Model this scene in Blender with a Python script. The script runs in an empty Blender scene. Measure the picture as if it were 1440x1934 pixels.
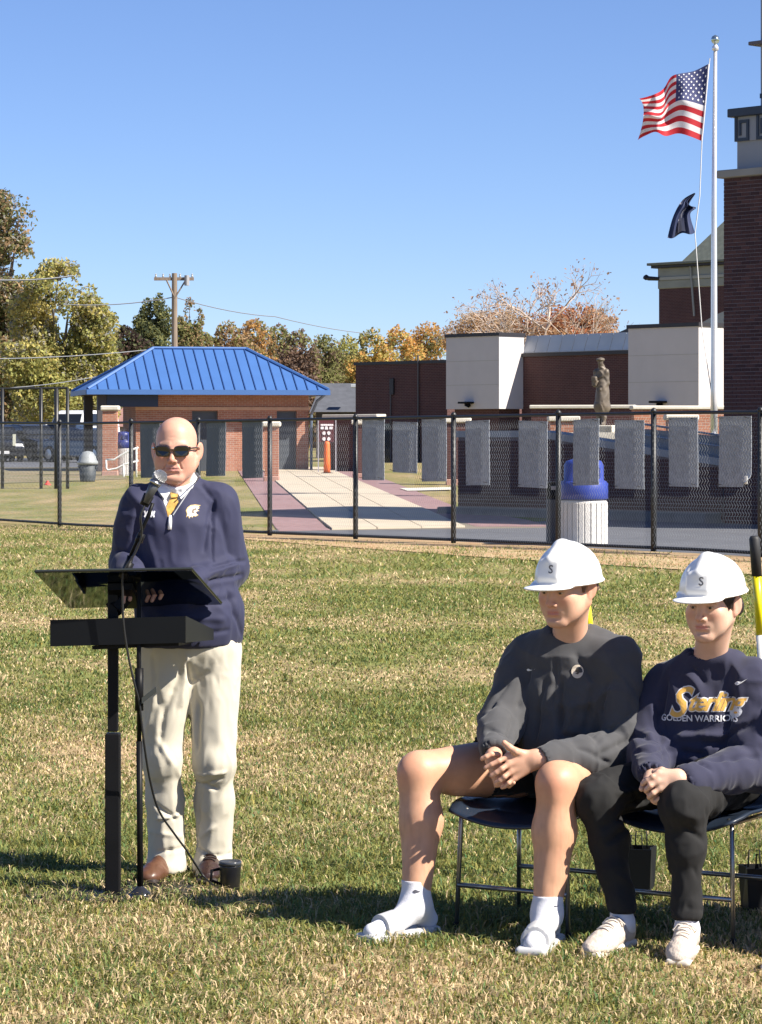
import bpy, bmesh, math, random
import numpy as np
from mathutils import Vector, Matrix
from mathutils.bvhtree import BVHTree

S = bpy.context.scene
COL = S.collection
F, HY, CH = 5500.0, 830.0, 1.675      # focal length in photo pixels, horizon row, eye height
R_ = math.radians

# ------------------------------------------------------------------ camera, sky, sun, exposure
cam = bpy.data.objects.new("camera", bpy.data.cameras.new("camera"))
COL.objects.link(cam)
cam.location = (0, 0, CH)
cam.rotation_euler = (R_(90), 0, 0)
cam.data.sensor_fit = 'VERTICAL'
cam.data.sensor_height = 24.0
cam.data.lens = 24.0 * F / 1934.0
cam.data.shift_y = -(967.0 - HY) / 1934.0
cam.data.clip_end = 3000
S.camera = cam

SUN_EL = 42.0
SUN_H = np.array([0.90, -0.436])
world = bpy.data.worlds.new("World")
S.world = world
world.use_nodes = True
wn = world.node_tree
sky = wn.nodes.new('ShaderNodeTexSky')
sky.sky_type = 'NISHITA'
sky.sun_disc = False
sky.sun_elevation = R_(SUN_EL)
sky.sun_rotation = math.atan2(SUN_H[0], SUN_H[1])
sky.altitude = 2500
sky.air_density = 1.0
sky.dust_density = 0.0
sky.ozone_density = 4.0
wn.nodes['Background'].inputs['Strength'].default_value = 0.073
tint = wn.nodes.new('ShaderNodeMix'); tint.data_type = 'RGBA'; tint.blend_type = 'MULTIPLY'
tint.inputs['Factor'].default_value = 1.0
tint.inputs['B'].default_value = (.77, .79, .95, 1)
wn.links.new(sky.outputs[0], tint.inputs['A'])
wn.links.new(tint.outputs['Result'], wn.nodes['Background'].inputs[0])

sl = bpy.data.lights.new("sun", 'SUN')
sl.energy = 4.9
sl.angle = R_(0.5)
sl.color = (1.0, 0.93, 0.82)
sun = bpy.data.objects.new("sun", sl)
COL.objects.link(sun)
e = R_(SUN_EL)
sv = Vector((SUN_H[0] * math.cos(e), SUN_H[1] * math.cos(e), math.sin(e)))
sun.rotation_euler = sv.to_track_quat('Z', 'Y').to_euler()
sun.location = (20, -15, 20)
S.view_settings.view_transform = 'Standard'
S.view_settings.look = 'None'
S.view_settings.exposure = 1.08
S.view_settings.gamma = 1.0
S.cycles.max_bounces = 6
S.cycles.transparent_max_bounces = 12

# ------------------------------------------------------------------ helpers
rng = np.random.default_rng(7)
random.seed(5)

def V(*a):
    return np.array(a, float)

def P(px, py, Y):
    """point at photo pixel px,py and depth Y"""
    return V((px - 720.0) * Y / F, Y, CH - (py - HY) * Y / F)

_gy = [-50, 15, 37, 50, 60, 110, 150, 220, 3000]
_gz = [0, 0, .22, .15, .25, .68, .80, .9, .9]
def gz(Y):
    return np.interp(Y, _gy, _gz)

def GP(px, py):
    """ground point under photo pixel"""
    Y = F * CH / (py - HY)
    for _ in range(40):
        Y = 0.5 * Y + 0.5 * F * (CH - gz(Y)) / (py - HY)
    return V((px - 720.0) * Y / F, Y, gz(Y))

def tag(o, label=None, cat=None, group=None, kind=None):
    if label: o['label'] = label
    if cat: o['category'] = cat
    if group: o['group'] = group
    if kind: o['kind'] = kind
    return o

def empty(name, loc=(0, 0, 0), rz=0.0, label=None, cat=None, group=None, kind=None):
    o = bpy.data.objects.new(name, None)
    COL.objects.link(o)
    o.location = loc
    o.rotation_euler = (0, 0, rz)
    o.empty_display_size = 0.1
    return tag(o, label, cat, group, kind)

def newmesh(name, verts, faces):
    me = bpy.data.meshes.new(name)
    verts = np.asarray(verts, dtype=np.float32)
    if isinstance(faces, np.ndarray):
        n, k = faces.shape
        me.vertices.add(len(verts))
        me.vertices.foreach_set('co', verts.ravel())
        me.loops.add(n * k)
        me.loops.foreach_set('vertex_index', faces.astype(np.int32).ravel())
        me.polygons.add(n)
        me.polygons.foreach_set('loop_start', np.arange(0, n * k, k, dtype=np.int32))
        me.update(calc_edges=True)
    else:
        me.from_pydata([tuple(map(float, v)) for v in verts], [], [tuple(int(i) for i in f) for f in faces])
        me.update()
    return me

def obj(name, verts, faces, mat, parent=None, smooth=False, colors=None, world=False):
    """link ONE mesh object; with world=True the verts are in world space although it has a parent"""
    if world and parent is not None:
        M = np.array(wm(parent).inverted())
        verts = np.asarray(verts, float) @ M[:3, :3].T + M[:3, 3]
    me = newmesh(name, verts, faces)
    if mat is not None:
        me.materials.append(mat)
    if smooth:
        me.polygons.foreach_set('use_smooth', np.ones(len(me.polygons), bool))
    if colors is not None:
        at = me.color_attributes.new('Col', 'FLOAT_COLOR', 'POINT')
        c = np.ones((len(verts), 4), np.float32)
        c[:, :3] = colors
        at.data.foreach_set('color', c.ravel())
    o = bpy.data.objects.new(name, me)
    COL.objects.link(o)
    if parent is not None:
        o.parent = parent
    return o

def wm(o):
    M = o.matrix_basis.copy()
    p = o.parent
    while p is not None:
        M = p.matrix_basis @ M
        p = p.parent
    return M

class MB:
    """collects simple solids into one mesh"""
    def __init__(s):
        s.v = []; s.f = []
    def add(s, v, f):
        n = len(s.v)
        s.v.extend([tuple(map(float, x)) for x in v])
        s.f.extend([tuple(i + n for i in q) for q in f])
        return s
    def box(s, lo, hi, M=None, bev=0.0):
        x0, y0, z0 = lo; x1, y1, z1 = hi
        if bev > 0:
            b = bev
            vs = []
            for z, d in ((z0, b), (z0 + b, 0), (z1 - b, 0), (z1, b)):
                xa, xb, ya, yb = x0 + d, x1 - d, y0 + d, y1 - d
                c = b if d == 0 else b * .3
                for q in ((xa + c, ya), (xb - c, ya), (xb, ya + c), (xb, yb - c), (xb - c, yb), (xa + c, yb), (xa, yb - c), (xa, ya + c)):
                    vs.append((q[0], q[1], z))
            fs = [tuple(range(7, -1, -1)), tuple(range(24, 32))]
            for k in range(3):
                for i in range(8):
                    j = (i + 1) % 8
                    fs.append((k * 8 + i, k * 8 + j, k * 8 + 8 + j, k * 8 + 8 + i))
        else:
            vs = [(x0, y0, z0), (x1, y0, z0), (x1, y1, z0), (x0, y1, z0), (x0, y0, z1), (x1, y0, z1), (x1, y1, z1), (x0, y1, z1)]
            fs = [(3, 2, 1, 0), (4, 5, 6, 7), (0, 1, 5, 4), (1, 2, 6, 5), (2, 3, 7, 6), (3, 0, 4, 7)]
        if M is not None:
            vs = [tuple(M @ Vector(q)) for q in vs]
        return s.add(vs, fs)
    def tube(s, pts, r, n=8, caps=True):
        pts = [np.asarray(p, float) for p in pts]
        m = len(pts)
        rs = r if hasattr(r, '__len__') else [r] * m
        vs = []
        up = None
        for i, p in enumerate(pts):
            d = pts[min(i + 1, m - 1)] - pts[max(i - 1, 0)]
            d = d / (np.linalg.norm(d) + 1e-9)
            if up is None:
                up = V(0, 0, 1) if abs(d[2]) < .9 else V(1, 0, 0)
            a = np.cross(d, up); a /= np.linalg.norm(a) + 1e-9
            b = np.cross(a, d)
            up = b
            for k in range(n):
                t = 2 * math.pi * k / n
                vs.append(p + rs[i] * (a * math.cos(t) + b * math.sin(t)))
        fs = []
        for i in range(m - 1):
            for k in range(n):
                l = (k + 1) % n
                fs.append((i * n + k, i * n + l, (i + 1) * n + l, (i + 1) * n + k))
        if caps:
            fs.append(tuple(range(n - 1, -1, -1)))
            fs.append(tuple(range((m - 1) * n, m * n)))
        return s.add(vs, fs)
    def lathe(s, prof, c=(0, 0, 0), n=24, sx=1, sy=1):
        vs = []; fs = []
        for (r, z) in prof:
            for k in range(n):
                t = 2 * math.pi * k / n
                vs.append((c[0] + r * sx * math.cos(t), c[1] + r * sy * math.sin(t), c[2] + z))
        for i in range(len(prof) - 1):
            for k in range(n):
                l = (k + 1) % n
                fs.append((i * n + k, i * n + l, (i + 1) * n + l, (i + 1) * n + k))
        fs.append(tuple(range(n - 1, -1, -1)))
        fs.append(tuple(range((len(prof) - 1) * n, len(prof) * n)))
        return s.add(vs, fs)
    def prism(s, poly, d):
        """polygon (list of 3d points) extruded by vector d"""
        n = len(poly)
        a = [np.asarray(p, float) for p in poly]
        b = [p + d for p in a]
        fs = [tuple(range(n - 1, -1, -1)), tuple(range(n, 2 * n))]
        for i in range(n):
            j = (i + 1) % n
            fs.append((i, j, n + j, n + i))
        return s.add(a + b, fs)
    def out(s, name, mat, parent=None, smooth=False, world=False):
        return obj(name, s.v, s.f, mat, parent, smooth, None, world)

# ------------------------------------------------------------------ materials
def mat(name, col, rough=0.8, var=0.0, vscale=5.0, bump=0.0, bscale=40.0, metal=0.0, spec=0.5, attr=False,
        col2=None, sheen=0.0, alpha=1.0, trans=0.0, sss=0.0, detail=4.0, stretch=None, coat=0.0, bdist=0.02):
    m = bpy.data.materials.new(name)
    m.use_nodes = True
    nt = m.node_tree
    b = nt.nodes['Principled BSDF']
    b.inputs['Roughness'].default_value = rough
    b.inputs['Metallic'].default_value = metal
    b.inputs['Specular IOR Level'].default_value = spec
    if sheen: b.inputs['Sheen Weight'].default_value = sheen
    if coat: b.inputs['Coat Weight'].default_value = coat
    if trans: b.inputs['Transmission Weight'].default_value = trans
    if sss:
        b.inputs['Subsurface Weight'].default_value = sss
        b.inputs['Subsurface Radius'].default_value = (0.012, 0.005, 0.003)
        b.inputs['Subsurface Scale'].default_value = 1.0
    b.inputs['Alpha'].default_value = alpha
    tc = nt.nodes.new('ShaderNodeTexCoord')
    src = tc.outputs['Object']
    if stretch:
        mp = nt.nodes.new('ShaderNodeMapping')
        mp.inputs['Scale'].default_value = stretch
        nt.links.new(src, mp.inputs[0]); src = mp.outputs[0]
    c4 = (*col, 1)
    if attr:
        a = nt.nodes.new('ShaderNodeAttribute'); a.attribute_name = 'Col'
        base = a.outputs['Color']
    else:
        rgb = nt.nodes.new('ShaderNodeRGB'); rgb.outputs[0].default_value = c4
        base = rgb.outputs[0]
    if var or col2 is not None:
        n = nt.nodes.new('ShaderNodeTexNoise')
        n.inputs['Scale'].default_value = vscale
        n.inputs['Detail'].default_value = detail
        nt.links.new(src, n.inputs['Vector'])
        mx = nt.nodes.new('ShaderNodeMix'); mx.data_type = 'RGBA'
        if col2 is not None:
            r = nt.nodes.new('ShaderNodeMapRange')
            r.inputs['From Min'].default_value = .4; r.inputs['From Max'].default_value = .6
            nt.links.new(n.outputs['Fac'], r.inputs['Value'])
            nt.links.new(r.outputs[0], mx.inputs['Factor'])
            nt.links.new(base, mx.inputs['A'])
            mx.inputs['B'].default_value = (*col2, 1)
        else:
            mx.blend_type = 'MULTIPLY'
            mx.inputs['Factor'].default_value = 1.0
            r = nt.nodes.new('ShaderNodeMapRange')
            r.inputs['From Min'].default_value = .25; r.inputs['From Max'].default_value = .75
            r.inputs['To Min'].default_value = 1 - var; r.inputs['To Max'].default_value = 1 + var
            nt.links.new(n.outputs['Fac'], r.inputs['Value'])
            cc = nt.nodes.new('ShaderNodeCombineColor')
            for i in range(3): nt.links.new(r.outputs[0], cc.inputs[i])
            nt.links.new(base, mx.inputs['A']); nt.links.new(cc.outputs[0], mx.inputs['B'])
        base = mx.outputs['Result']
    nt.links.new(base, b.inputs['Base Color'])
    if bump:
        n2 = nt.nodes.new('ShaderNodeTexNoise')
        n2.inputs['Scale'].default_value = bscale
        n2.inputs['Detail'].default_value = 3
        nt.links.new(src, n2.inputs['Vector'])
        bp = nt.nodes.new('ShaderNodeBump')
        bp.inputs['Strength'].default_value = bump
        bp.inputs['Distance'].default_value = bdist
        nt.links.new(n2.outputs['Fac'], bp.inputs['Height'])
        nt.links.new(bp.outputs[0], b.inputs['Normal'])
    return m

def brickmat(name, c1, c2, mortar, flip=False, scale=1.0):
    """running bond for walls too far to build brick by brick; uses object-space generated wall coords"""
    m = mat(name, c1, 0.9)
    nt = m.node_tree
    b = nt.nodes['Principled BSDF']
    tc = nt.nodes.new('ShaderNodeTexCoord')
    sp = nt.nodes.new('ShaderNodeSeparateXYZ')
    nt.links.new(tc.outputs['Object'], sp.inputs[0])
    ad = nt.nodes.new('ShaderNodeMath'); ad.operation = 'ADD'
    nt.links.new(sp.outputs[0], ad.inputs[0]); nt.links.new(sp.outputs[1], ad.inputs[1])
    cb = nt.nodes.new('ShaderNodeCombineXYZ')
    nt.links.new(ad.outputs[0], cb.inputs[0]); nt.links.new(sp.outputs[2], cb.inputs[1])
    br = nt.nodes.new('ShaderNodeTexBrick')
    nt.links.new(cb.outputs[0], br.inputs['Vector'])
    br.inputs['Color1'].default_value = (*c1, 1); br.inputs['Color2'].default_value = (*c2, 1)
    br.inputs['Mortar'].default_value = (*mortar, 1)
    br.inputs['Scale'].default_value = 1.0 * scale
    br.inputs['Mortar Size'].default_value = 0.006
    br.inputs['Brick Width'].default_value = 0.203
    br.inputs['Row Height'].default_value = 0.0677
    n = nt.nodes.new('ShaderNodeTexNoise'); n.inputs['Scale'].default_value = 1.3
    mx = nt.nodes.new('ShaderNodeMix'); mx.data_type = 'RGBA'; mx.blend_type = 'MULTIPLY'
    mx.inputs['Factor'].default_value = .5
    nt.links.new(tc.outputs['Object'], n.inputs['Vector'])
    r = nt.nodes.new('ShaderNodeMapRange'); r.inputs['To Min'].default_value = .5; r.inputs['To Max'].default_value = 1.5
    nt.links.new(n.outputs['Fac'], r.inputs['Value'])
    cc = nt.nodes.new('ShaderNodeCombineColor')
    for i in range(3): nt.links.new(r.outputs[0], cc.inputs[i])
    nt.links.new(br.outputs['Color'], mx.inputs['A']); nt.links.new(cc.outputs[0], mx.inputs['B'])
    nt.links.new(mx.outputs['Result'], b.inputs['Base Color'])
    return m

M_ = {}
def mm(k, *a, **kw):
    if k not in M_:
        M_[k] = mat(k, *a, **kw)
    return M_[k]

black_metal = mat('black_metal', (.008, .008, .009), .45, var=.2, vscale=8, bump=.1, bscale=60, bdist=.002, spec=.14)
fence_black = mat('fence_vinyl', (.016, .017, .019), .45, var=.2, vscale=3)
wire_mat = mat('fence_wire', (.20, .215, .235), .5, var=.15, vscale=2)
steel = mat('brushed_steel', (.42, .42, .43), .28, metal=.9, var=.15, vscale=12)
alum = mat('aluminium_pole', (.75, .75, .77), .3, metal=.6, var=.1, vscale=1)
white_paint = mat('white_paint', (.75, .75, .72), .55, var=.08, vscale=3)
stone_white = mat('cast_stone', (.62, .58, .5), .85, var=.12, vscale=2, bump=.2, bscale=15)
glass_dark = mat('dark_glass', (.015, .017, .02), .08, spec=.8, var=.1, vscale=1)

# ------------------------------------------------------------------ noise in numpy
def _hash(ix, iy, iz, seed):
    h = (ix.astype(np.uint32) * np.uint32(374761393) + iy.astype(np.uint32) * np.uint32(668265263) +
         iz.astype(np.uint32) * np.uint32(2246822519) + np.uint32(seed * 3266489917 & 0xffffffff))
    h = (h ^ (h >> np.uint32(13))) * np.uint32(1274126177)
    h = h ^ (h >> np.uint32(16))
    return (h & np.uint32(0xffff)).astype(np.float32) / 65535.0

def vnoise(p, seed=0):
    p = np.asarray(p, np.float32)
    f = np.floor(p); t = p - f
    t = t * t * (3 - 2 * t)
    i = f.astype(np.int64)
    out = 0
    for dx in (0, 1):
        wx = t[:, 0] if dx else 1 - t[:, 0]
        for dy in (0, 1):
            wy = t[:, 1] if dy else 1 - t[:, 1]
            for dz in (0, 1):
                wz = t[:, 2] if dz else 1 - t[:, 2]
                out = out + wx * wy * wz * _hash(i[:, 0] + dx, i[:, 1] + dy, i[:, 2] + dz, seed)
    return out * 2 - 1

def fnoise(p, seed=0, octs=3):
    a, s, o = 1.0, 0.0, 0.0
    p = np.asarray(p, np.float32)
    for k in range(octs):
        o = o + a * vnoise(p * (2.0 ** k), seed + k * 11)
        s += a; a *= .5
    return o / s

# ------------------------------------------------------------------ signed-distance modelling (bodies, clothes)
def _sub(ax, lo, hi):
    i0 = max(0, int(np.searchsorted(ax, lo)) - 1)
    i1 = min(len(ax), int(np.searchsorted(ax, hi)) + 1)
    return slice(i0, max(i1, i0 + 1))

def sdf_mesh(prims, h=0.006, pad=0.02):
    lo = np.full(3, 1e9); hi = -lo
    for q in prims:
        if q[0] == '+':
            a, b = q[2][:2] if q[1] == 'c' else (q[2][0], q[2][0])
            r = max(q[2][2], q[2][3]) if q[1] == 'c' else float(np.max(q[2][1]))*1.3 + (q[2][2] if q[1] == 'b' else 0)
            lo = np.minimum(lo, np.minimum(a, b) - r); hi = np.maximum(hi, np.maximum(a, b) + r)
    lo -= pad; hi += pad
    ax = [np.arange(lo[i], hi[i] + h, h, dtype=np.float32) for i in range(3)]
    D = np.full((len(ax[0]), len(ax[1]), len(ax[2])), .2, np.float32)
    for q in prims:
        op, kind, a = q[0], q[1], q[2]
        k = q[3] if len(q) > 3 else 0.0
        m = .03 + k
        if kind == 'c':
            A, B = np.asarray(a[0], np.float32), np.asarray(a[1], np.float32); r = max(a[2], a[3])
            bl, bh = np.minimum(A, B) - r - m, np.maximum(A, B) + r + m
        elif kind in 'eb':
            c = np.asarray(a[0], np.float32); r = float(np.max(a[1])) * (1.3 if kind == 'b' else 1)
            bl, bh = c - r - m, c + r + m
        else:
            bl, bh = lo, hi
        sx, sy, sz = (_sub(ax[i], bl[i], bh[i]) for i in range(3))
        X = ax[0][sx][:, None, None]; Y = ax[1][sy][None, :, None]; Z = ax[2][sz][None, None, :]
        if kind == 'c':
            d = B - A; L2 = float(d @ d) + 1e-12
            t = ((X - A[0]) * d[0] + (Y - A[1]) * d[1] + (Z - A[2]) * d[2]) / L2
            t = np.clip(t, 0, 1)
            v = np.sqrt((X - A[0] - t * d[0]) ** 2 + (Y - A[1] - t * d[1]) ** 2 + (Z - A[2] - t * d[2]) ** 2) - (a[2] + (a[3] - a[2]) * t)
        elif kind in 'eb':
            R = np.asarray(a[-1], np.float32) if (len(a) > (2 if kind == 'e' else 3)) else None
            x, y, z = X - c[0], Y - c[1], Z - c[2]
            if R is not None:     # R columns = local axes in world
                x, y, z = (x * R[0, i] + y * R[1, i] + z * R[2, i] for i in range(3))
            r3 = np.asarray(a[1], np.float32)
            if kind == 'e':
                k0 = np.sqrt((x / r3[0]) ** 2 + (y / r3[1]) ** 2 + (z / r3[2]) ** 2)
                k1 = np.sqrt((x / r3[0] ** 2) ** 2 + (y / r3[1] ** 2) ** 2 + (z / r3[2] ** 2) ** 2) + 1e-9
                v = k0 * (k0 - 1) / k1
                v = np.where(k0 < 1e-3, -float(r3.min()), v)
            else:
                qx, qy, qz = np.abs(x) - r3[0] + a[2], np.abs(y) - r3[1] + a[2], np.abs(z) - r3[2] + a[2]
                v = np.sqrt(np.maximum(qx, 0) ** 2 + np.maximum(qy, 0) ** 2 + np.maximum(qz, 0) ** 2) + np.minimum(np.maximum(np.maximum(qx, qy), qz), 0) - a[2]
        elif kind == 'p':         # half space: keep the side against the normal
            pt, nn = a
            v = (X - pt[0]) * nn[0] + (Y - pt[1]) * nn[1] + (Z - pt[2]) * nn[2]
        elif kind == 'w':         # intersection of half spaces
            v = None
            for pt, nn in a:
                w = (X - pt[0]) * nn[0] + (Y - pt[1]) * nn[1] + (Z - pt[2]) * nn[2]
                v = w if v is None else np.maximum(v, w)
        cur = D[sx, sy, sz]
        if op == '+':
            if k > 0:
                g = np.clip(.5 + .5 * (v - cur) / k, 0, 1)
                D[sx, sy, sz] = v * (1 - g) + cur * g - k * g * (1 - g)
            else:
                D[sx, sy, sz] = np.minimum(cur, v)
        elif op == '-':
            if k > 0:
                g = np.clip(.5 - .5 * (cur + v) / k, 0, 1)
                D[sx, sy, sz] = cur * (1 - g) - v * g + k * g * (1 - g)
            else:
                D[sx, sy, sz] = np.maximum(cur, -v)
        elif op == '&':
            D[sx, sy, sz] = np.maximum(cur, v)
    return surf_nets(D, ax[0][0], ax[1][0], ax[2][0], h)

def surf_nets(D, x0, y0, z0, h):
    D[0] = D[-1] = .1; D[:, 0] = .1; D[:, -1] = .1; D[:, :, 0] = .1; D[:, :, -1] = .1
    s = D < 0
    nx, ny, nz = D.shape
    cnt = np.zeros((nx - 1, ny - 1, nz - 1), np.uint8)
    for i in (0, 1):
        for j in (0, 1):
            for k in (0, 1):
                cnt += s[i:nx - 1 + i, j:ny - 1 + j, k:nz - 1 + k]
    act = (cnt > 0) & (cnt < 8)
    ci = np.argwhere(act)
    idx = np.full(act.shape, -1, np.int32)
    idx[act] = np.arange(len(ci))
    cor = {}
    for i in (0, 1):
        for j in (0, 1):
            for k in (0, 1):
                cor[(i, j, k)] = D[ci[:, 0] + i, ci[:, 1] + j, ci[:, 2] + k]
    acc = np.zeros((len(ci), 3), np.float32); n = np.zeros(len(ci), np.float32)
    for a in range(3):
        for u in (0, 1):
            for w in (0, 1):
                c0 = [0, 0, 0]; o = [b for b in range(3) if b != a]
                c0[o[0]] = u; c0[o[1]] = w
                c1 = list(c0); c1[a] = 1
                d0, d1 = cor[tuple(c0)], cor[tuple(c1)]
                m = (d0 < 0) != (d1 < 0)
                t = np.where(m, d0 / np.where(m, d0 - d1, 1), 0)
                p = np.zeros((len(ci), 3), np.float32)
                p[:, o[0]] = u; p[:, o[1]] = w; p[:, a] = t
                acc[m] += p[m]; n[m] += 1
    v = (ci + acc / n[:, None]) * h + np.array([x0, y0, z0])
    fs = []
    for a in range(3):
        o = [(a + 1) % 3, (a + 2) % 3]
        sl0 = [slice(1, -1)] * 3; sl0[a] = slice(0, -1)
        sl1 = list(sl0); sl1[a] = slice(1, None)
        A, B = s[tuple(sl0)], s[tuple(sl1)]
        for m, flip in ((A & ~B, False), (~A & B, True)):
            q = np.argwhere(m)
            if not len(q): continue
            base = q.copy()
            base[:, o[0]] += 1; base[:, o[1]] += 1
            def I(du, dv):
                c = base.copy(); c[:, o[0]] += du; c[:, o[1]] += dv
                return idx[c[:, 0], c[:, 1], c[:, 2]]
            quad = np.stack([I(-1, -1), I(0, -1), I(0, 0), I(-1, 0)], 1)
            if flip: quad = quad[:, ::-1]
            fs.append(quad)
    return v.astype(np.float64), np.concatenate(fs)

def vnormals(v, f):
    n = np.zeros_like(v)
    a = np.cross(v[f[:, 2]] - v[f[:, 0]], v[f[:, 3]] - v[f[:, 1]])
    for i in range(4):
        np.add.at(n, f[:, i], a)
    return n / (np.linalg.norm(n, axis=1, keepdims=True) + 1e-12)

def relax(v, f, it=2, w=.5):
    for _ in range(it):
        s = np.zeros_like(v); c = np.zeros(len(v))
        for i in range(4):
            j = (i + 1) % 4
            np.add.at(s, f[:, i], v[f[:, j]]); np.add.at(c, f[:, i], 1)
            np.add.at(s, f[:, j], v[f[:, i]]); np.add.at(c, f[:, j], 1)
        v = v * (1 - w) + w * s / np.maximum(c, 1)[:, None]
    return v

def folds(v, f, segs=(), noise=()):
    """segs: (a, b, width, amp) creases (negative) and ridges (positive); noise: (scale xyz, amp, seed, ridged)"""
    n = vnormals(v, f)
    d = np.zeros(len(v))
    for (a, b, w, amp) in segs:
        a = np.asarray(a, float); b = np.asarray(b, float); ab = b - a
        t = np.clip(((v - a) @ ab) / (ab @ ab + 1e-9), 0, 1)
        q = a + t[:, None] * ab
        dd = np.linalg.norm(v - q, axis=1)
        d += 1.15 * amp * np.exp(-(dd / (w * .8)) ** 2) * (1 - .5 * np.abs(2 * t - 1) ** 3)
    for (sc, amp, seed, ridged) in noise:
        sc = np.asarray(sc, float)
        w = fnoise(v * 3.1, seed + 50, 2)[:, None] * 0.9
        q = fnoise(v * sc + w * 1.2, seed, 2)
        if ridged:
            q = (1 - 2.6 * np.abs(q)) ; q = np.maximum(q, -.4)
        d += amp * q
    return v + n * d[:, None]

def rotz(a):
    c, s = math.cos(a), math.sin(a)
    return np.array([[c, -s, 0], [s, c, 0], [0, 0, 1.0]])
def rotx(a):
    c, s = math.cos(a), math.sin(a)
    return np.array([[1.0, 0, 0], [0, c, -s], [0, s, c]])
def roty(a):
    c, s = math.cos(a), math.sin(a)
    return np.array([[c, 0, s], [0, 1.0, 0], [-s, 0, c]])

def joinm(parts):
    vs, fs, n = [], [], 0
    for v, f in parts:
        vs.append(v); fs.append(f + n); n += len(v)
    return np.concatenate(vs), np.concatenate(fs)

def decal(name, polys, o, xa, ya, target, mat_, parent, off=.003, sub=0):
    """flat print: 2-d polygons laid onto the surface of target=(v,f), cast along the print's own normal"""
    xa = np.asarray(xa, float); ya = np.asarray(ya, float); xa /= np.linalg.norm(xa); ya /= np.linalg.norm(ya)
    nz_ = np.cross(xa, ya)
    bvh = target if isinstance(target, BVHTree) else BVHTree.FromPolygons([tuple(p) for p in target[0]], [tuple(int(i) for i in q) for q in target[1]])
    if name != 'tie' and not name.startswith('tie_') and not name.startswith('collar'):
        cp = Vector((0, 0, CH)); h0 = bvh.ray_cast(cp, (Vector(o) - cp).normalized(), 60)
        if h0[0] is not None: o = np.array(h0[0])
    bm = bmesh.new()
    for poly in polys:
        if isinstance(poly, tuple):      # (verts2d, faces)
            vv = [bm.verts.new((p[0], p[1], 0)) for p in poly[0]]
            for fc in poly[1]:
                try: bm.faces.new([vv[i] for i in fc])
                except ValueError: pass
        else:
            bm.faces.new([bm.verts.new((p[0], p[1], 0)) for p in poly])
    bmesh.ops.triangulate(bm, faces=bm.faces[:])
    for _ in range(sub):
        es = [ed for ed in bm.edges if ed.calc_length() > .012]
        if es:
            bmesh.ops.subdivide_edges(bm, edges=es, cuts=1)
            bmesh.ops.triangulate(bm, faces=bm.faces[:])
    for vtx in bm.verts:
        w = np.asarray(o) + xa * vtx.co.x + ya * vtx.co.y
        st = Vector(w + nz_ * .25)
        loc, nn, ix, ds = bvh.ray_cast(st, Vector(-nz_), .6)
        if loc is None:
            loc = Vector(w)
            nn = Vector(nz_)
        vtx.co = loc + Vector(nz_) * off
    vs = [tuple(x.co) for x in bm.verts]
    bm.verts.index_update()
    fs = [tuple(x.index for x in fc.verts) for fc in bm.faces]
    bm.free()
    return obj(name, vs, fs, mat_, parent, False, None, True)

def textpoly(txt, size, shear=0.0, offset=0.0, spacing=1.0):
    cu = bpy.data.curves.new('lettering', 'FONT')
    cu.body = txt; cu.size = size; cu.shear = shear; cu.offset = offset
    cu.space_character = spacing
    cu.align_x = 'CENTER'; cu.align_y = 'CENTER'
    cu.resolution_u = 3
    o = bpy.data.objects.new('lettering', cu)
    COL.objects.link(o)
    dg = bpy.context.evaluated_depsgraph_get()
    me = o.evaluated_get(dg).to_mesh()
    vs = [(q.co.x, q.co.y) for q in me.vertices]
    fs = [tuple(p.vertices) for p in me.polygons]
    o.evaluated_get(dg).to_mesh_clear()
    bpy.data.objects.remove(o); bpy.data.curves.remove(cu)
    return (vs, fs)
# ------------------------------------------------------------------ ground
GREEN, STRAW, TAN = V(.20, .215, .065), V(.45, .33, .19), V(.33, .235, .13)
def lawn_mix(x, y):
    p = np.stack([x, y, np.zeros_like(x)], 1)
    n = .45 * fnoise(p * V(.55, .35, 1), 3, 3) + .75 * fnoise(p * V(1.5, 1.0, 1), 9, 3) + .25 * fnoise(p * V(.16, .45, 1), 21, 2)
    bias = np.interp(y, [0, 9.2, 9.9, 11.5, 13.5, 15, 17, 22, 30, 36, 40, 60, 90, 140], [.34, .30, .14, .02, .12, .24, .04, -.10, -.16, -.04, .14, -.1, .05, .1])
    return np.clip(.34 + .9 * n + bias, 0, 1)
def lawn_col(x, y):
    m = lawn_mix(x, y)[:, None]
    return GREEN * (1 - m) + STRAW * m

ys = np.unique(np.concatenate([np.array(_gy), np.arange(6, 62, .22), np.arange(62, 240, 3.0), np.arange(240, 2400, 180.0)]))
xs = np.unique(np.concatenate([np.arange(-9, 9.01, .22), np.array([-900, -400, -200, -120, -80, -60, -45, -35, -28, -22, -17, -13, -11]), -np.array([-900, -400, -200, -120, -80, -60, -45, -35, -28, -22, -17, -13, -11.])]))
gx, gyy = np.meshgrid(xs, ys)
gv = np.stack([gx.ravel(), gyy.ravel(), gz(gyy.ravel())], 1)
nx_, ny_ = len(xs), len(ys)
ii = np.arange((ny_ - 1) * nx_).reshape(ny_ - 1, nx_)[:, :-1].ravel()
gf = np.stack([ii, ii + 1, ii + 1 + nx_, ii + nx_], 1)
lawn_mat = mat('lawn_soil', (0, 0, 0), .95, attr=True, var=.45, vscale=9, bump=.8, bscale=22, spec=.1, detail=8)
lawn = obj('lawn', gv, gf, lawn_mat, colors=lawn_col(gv[:, 0], gv[:, 1]) * .8)
tag(lawn, kind='structure')

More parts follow.
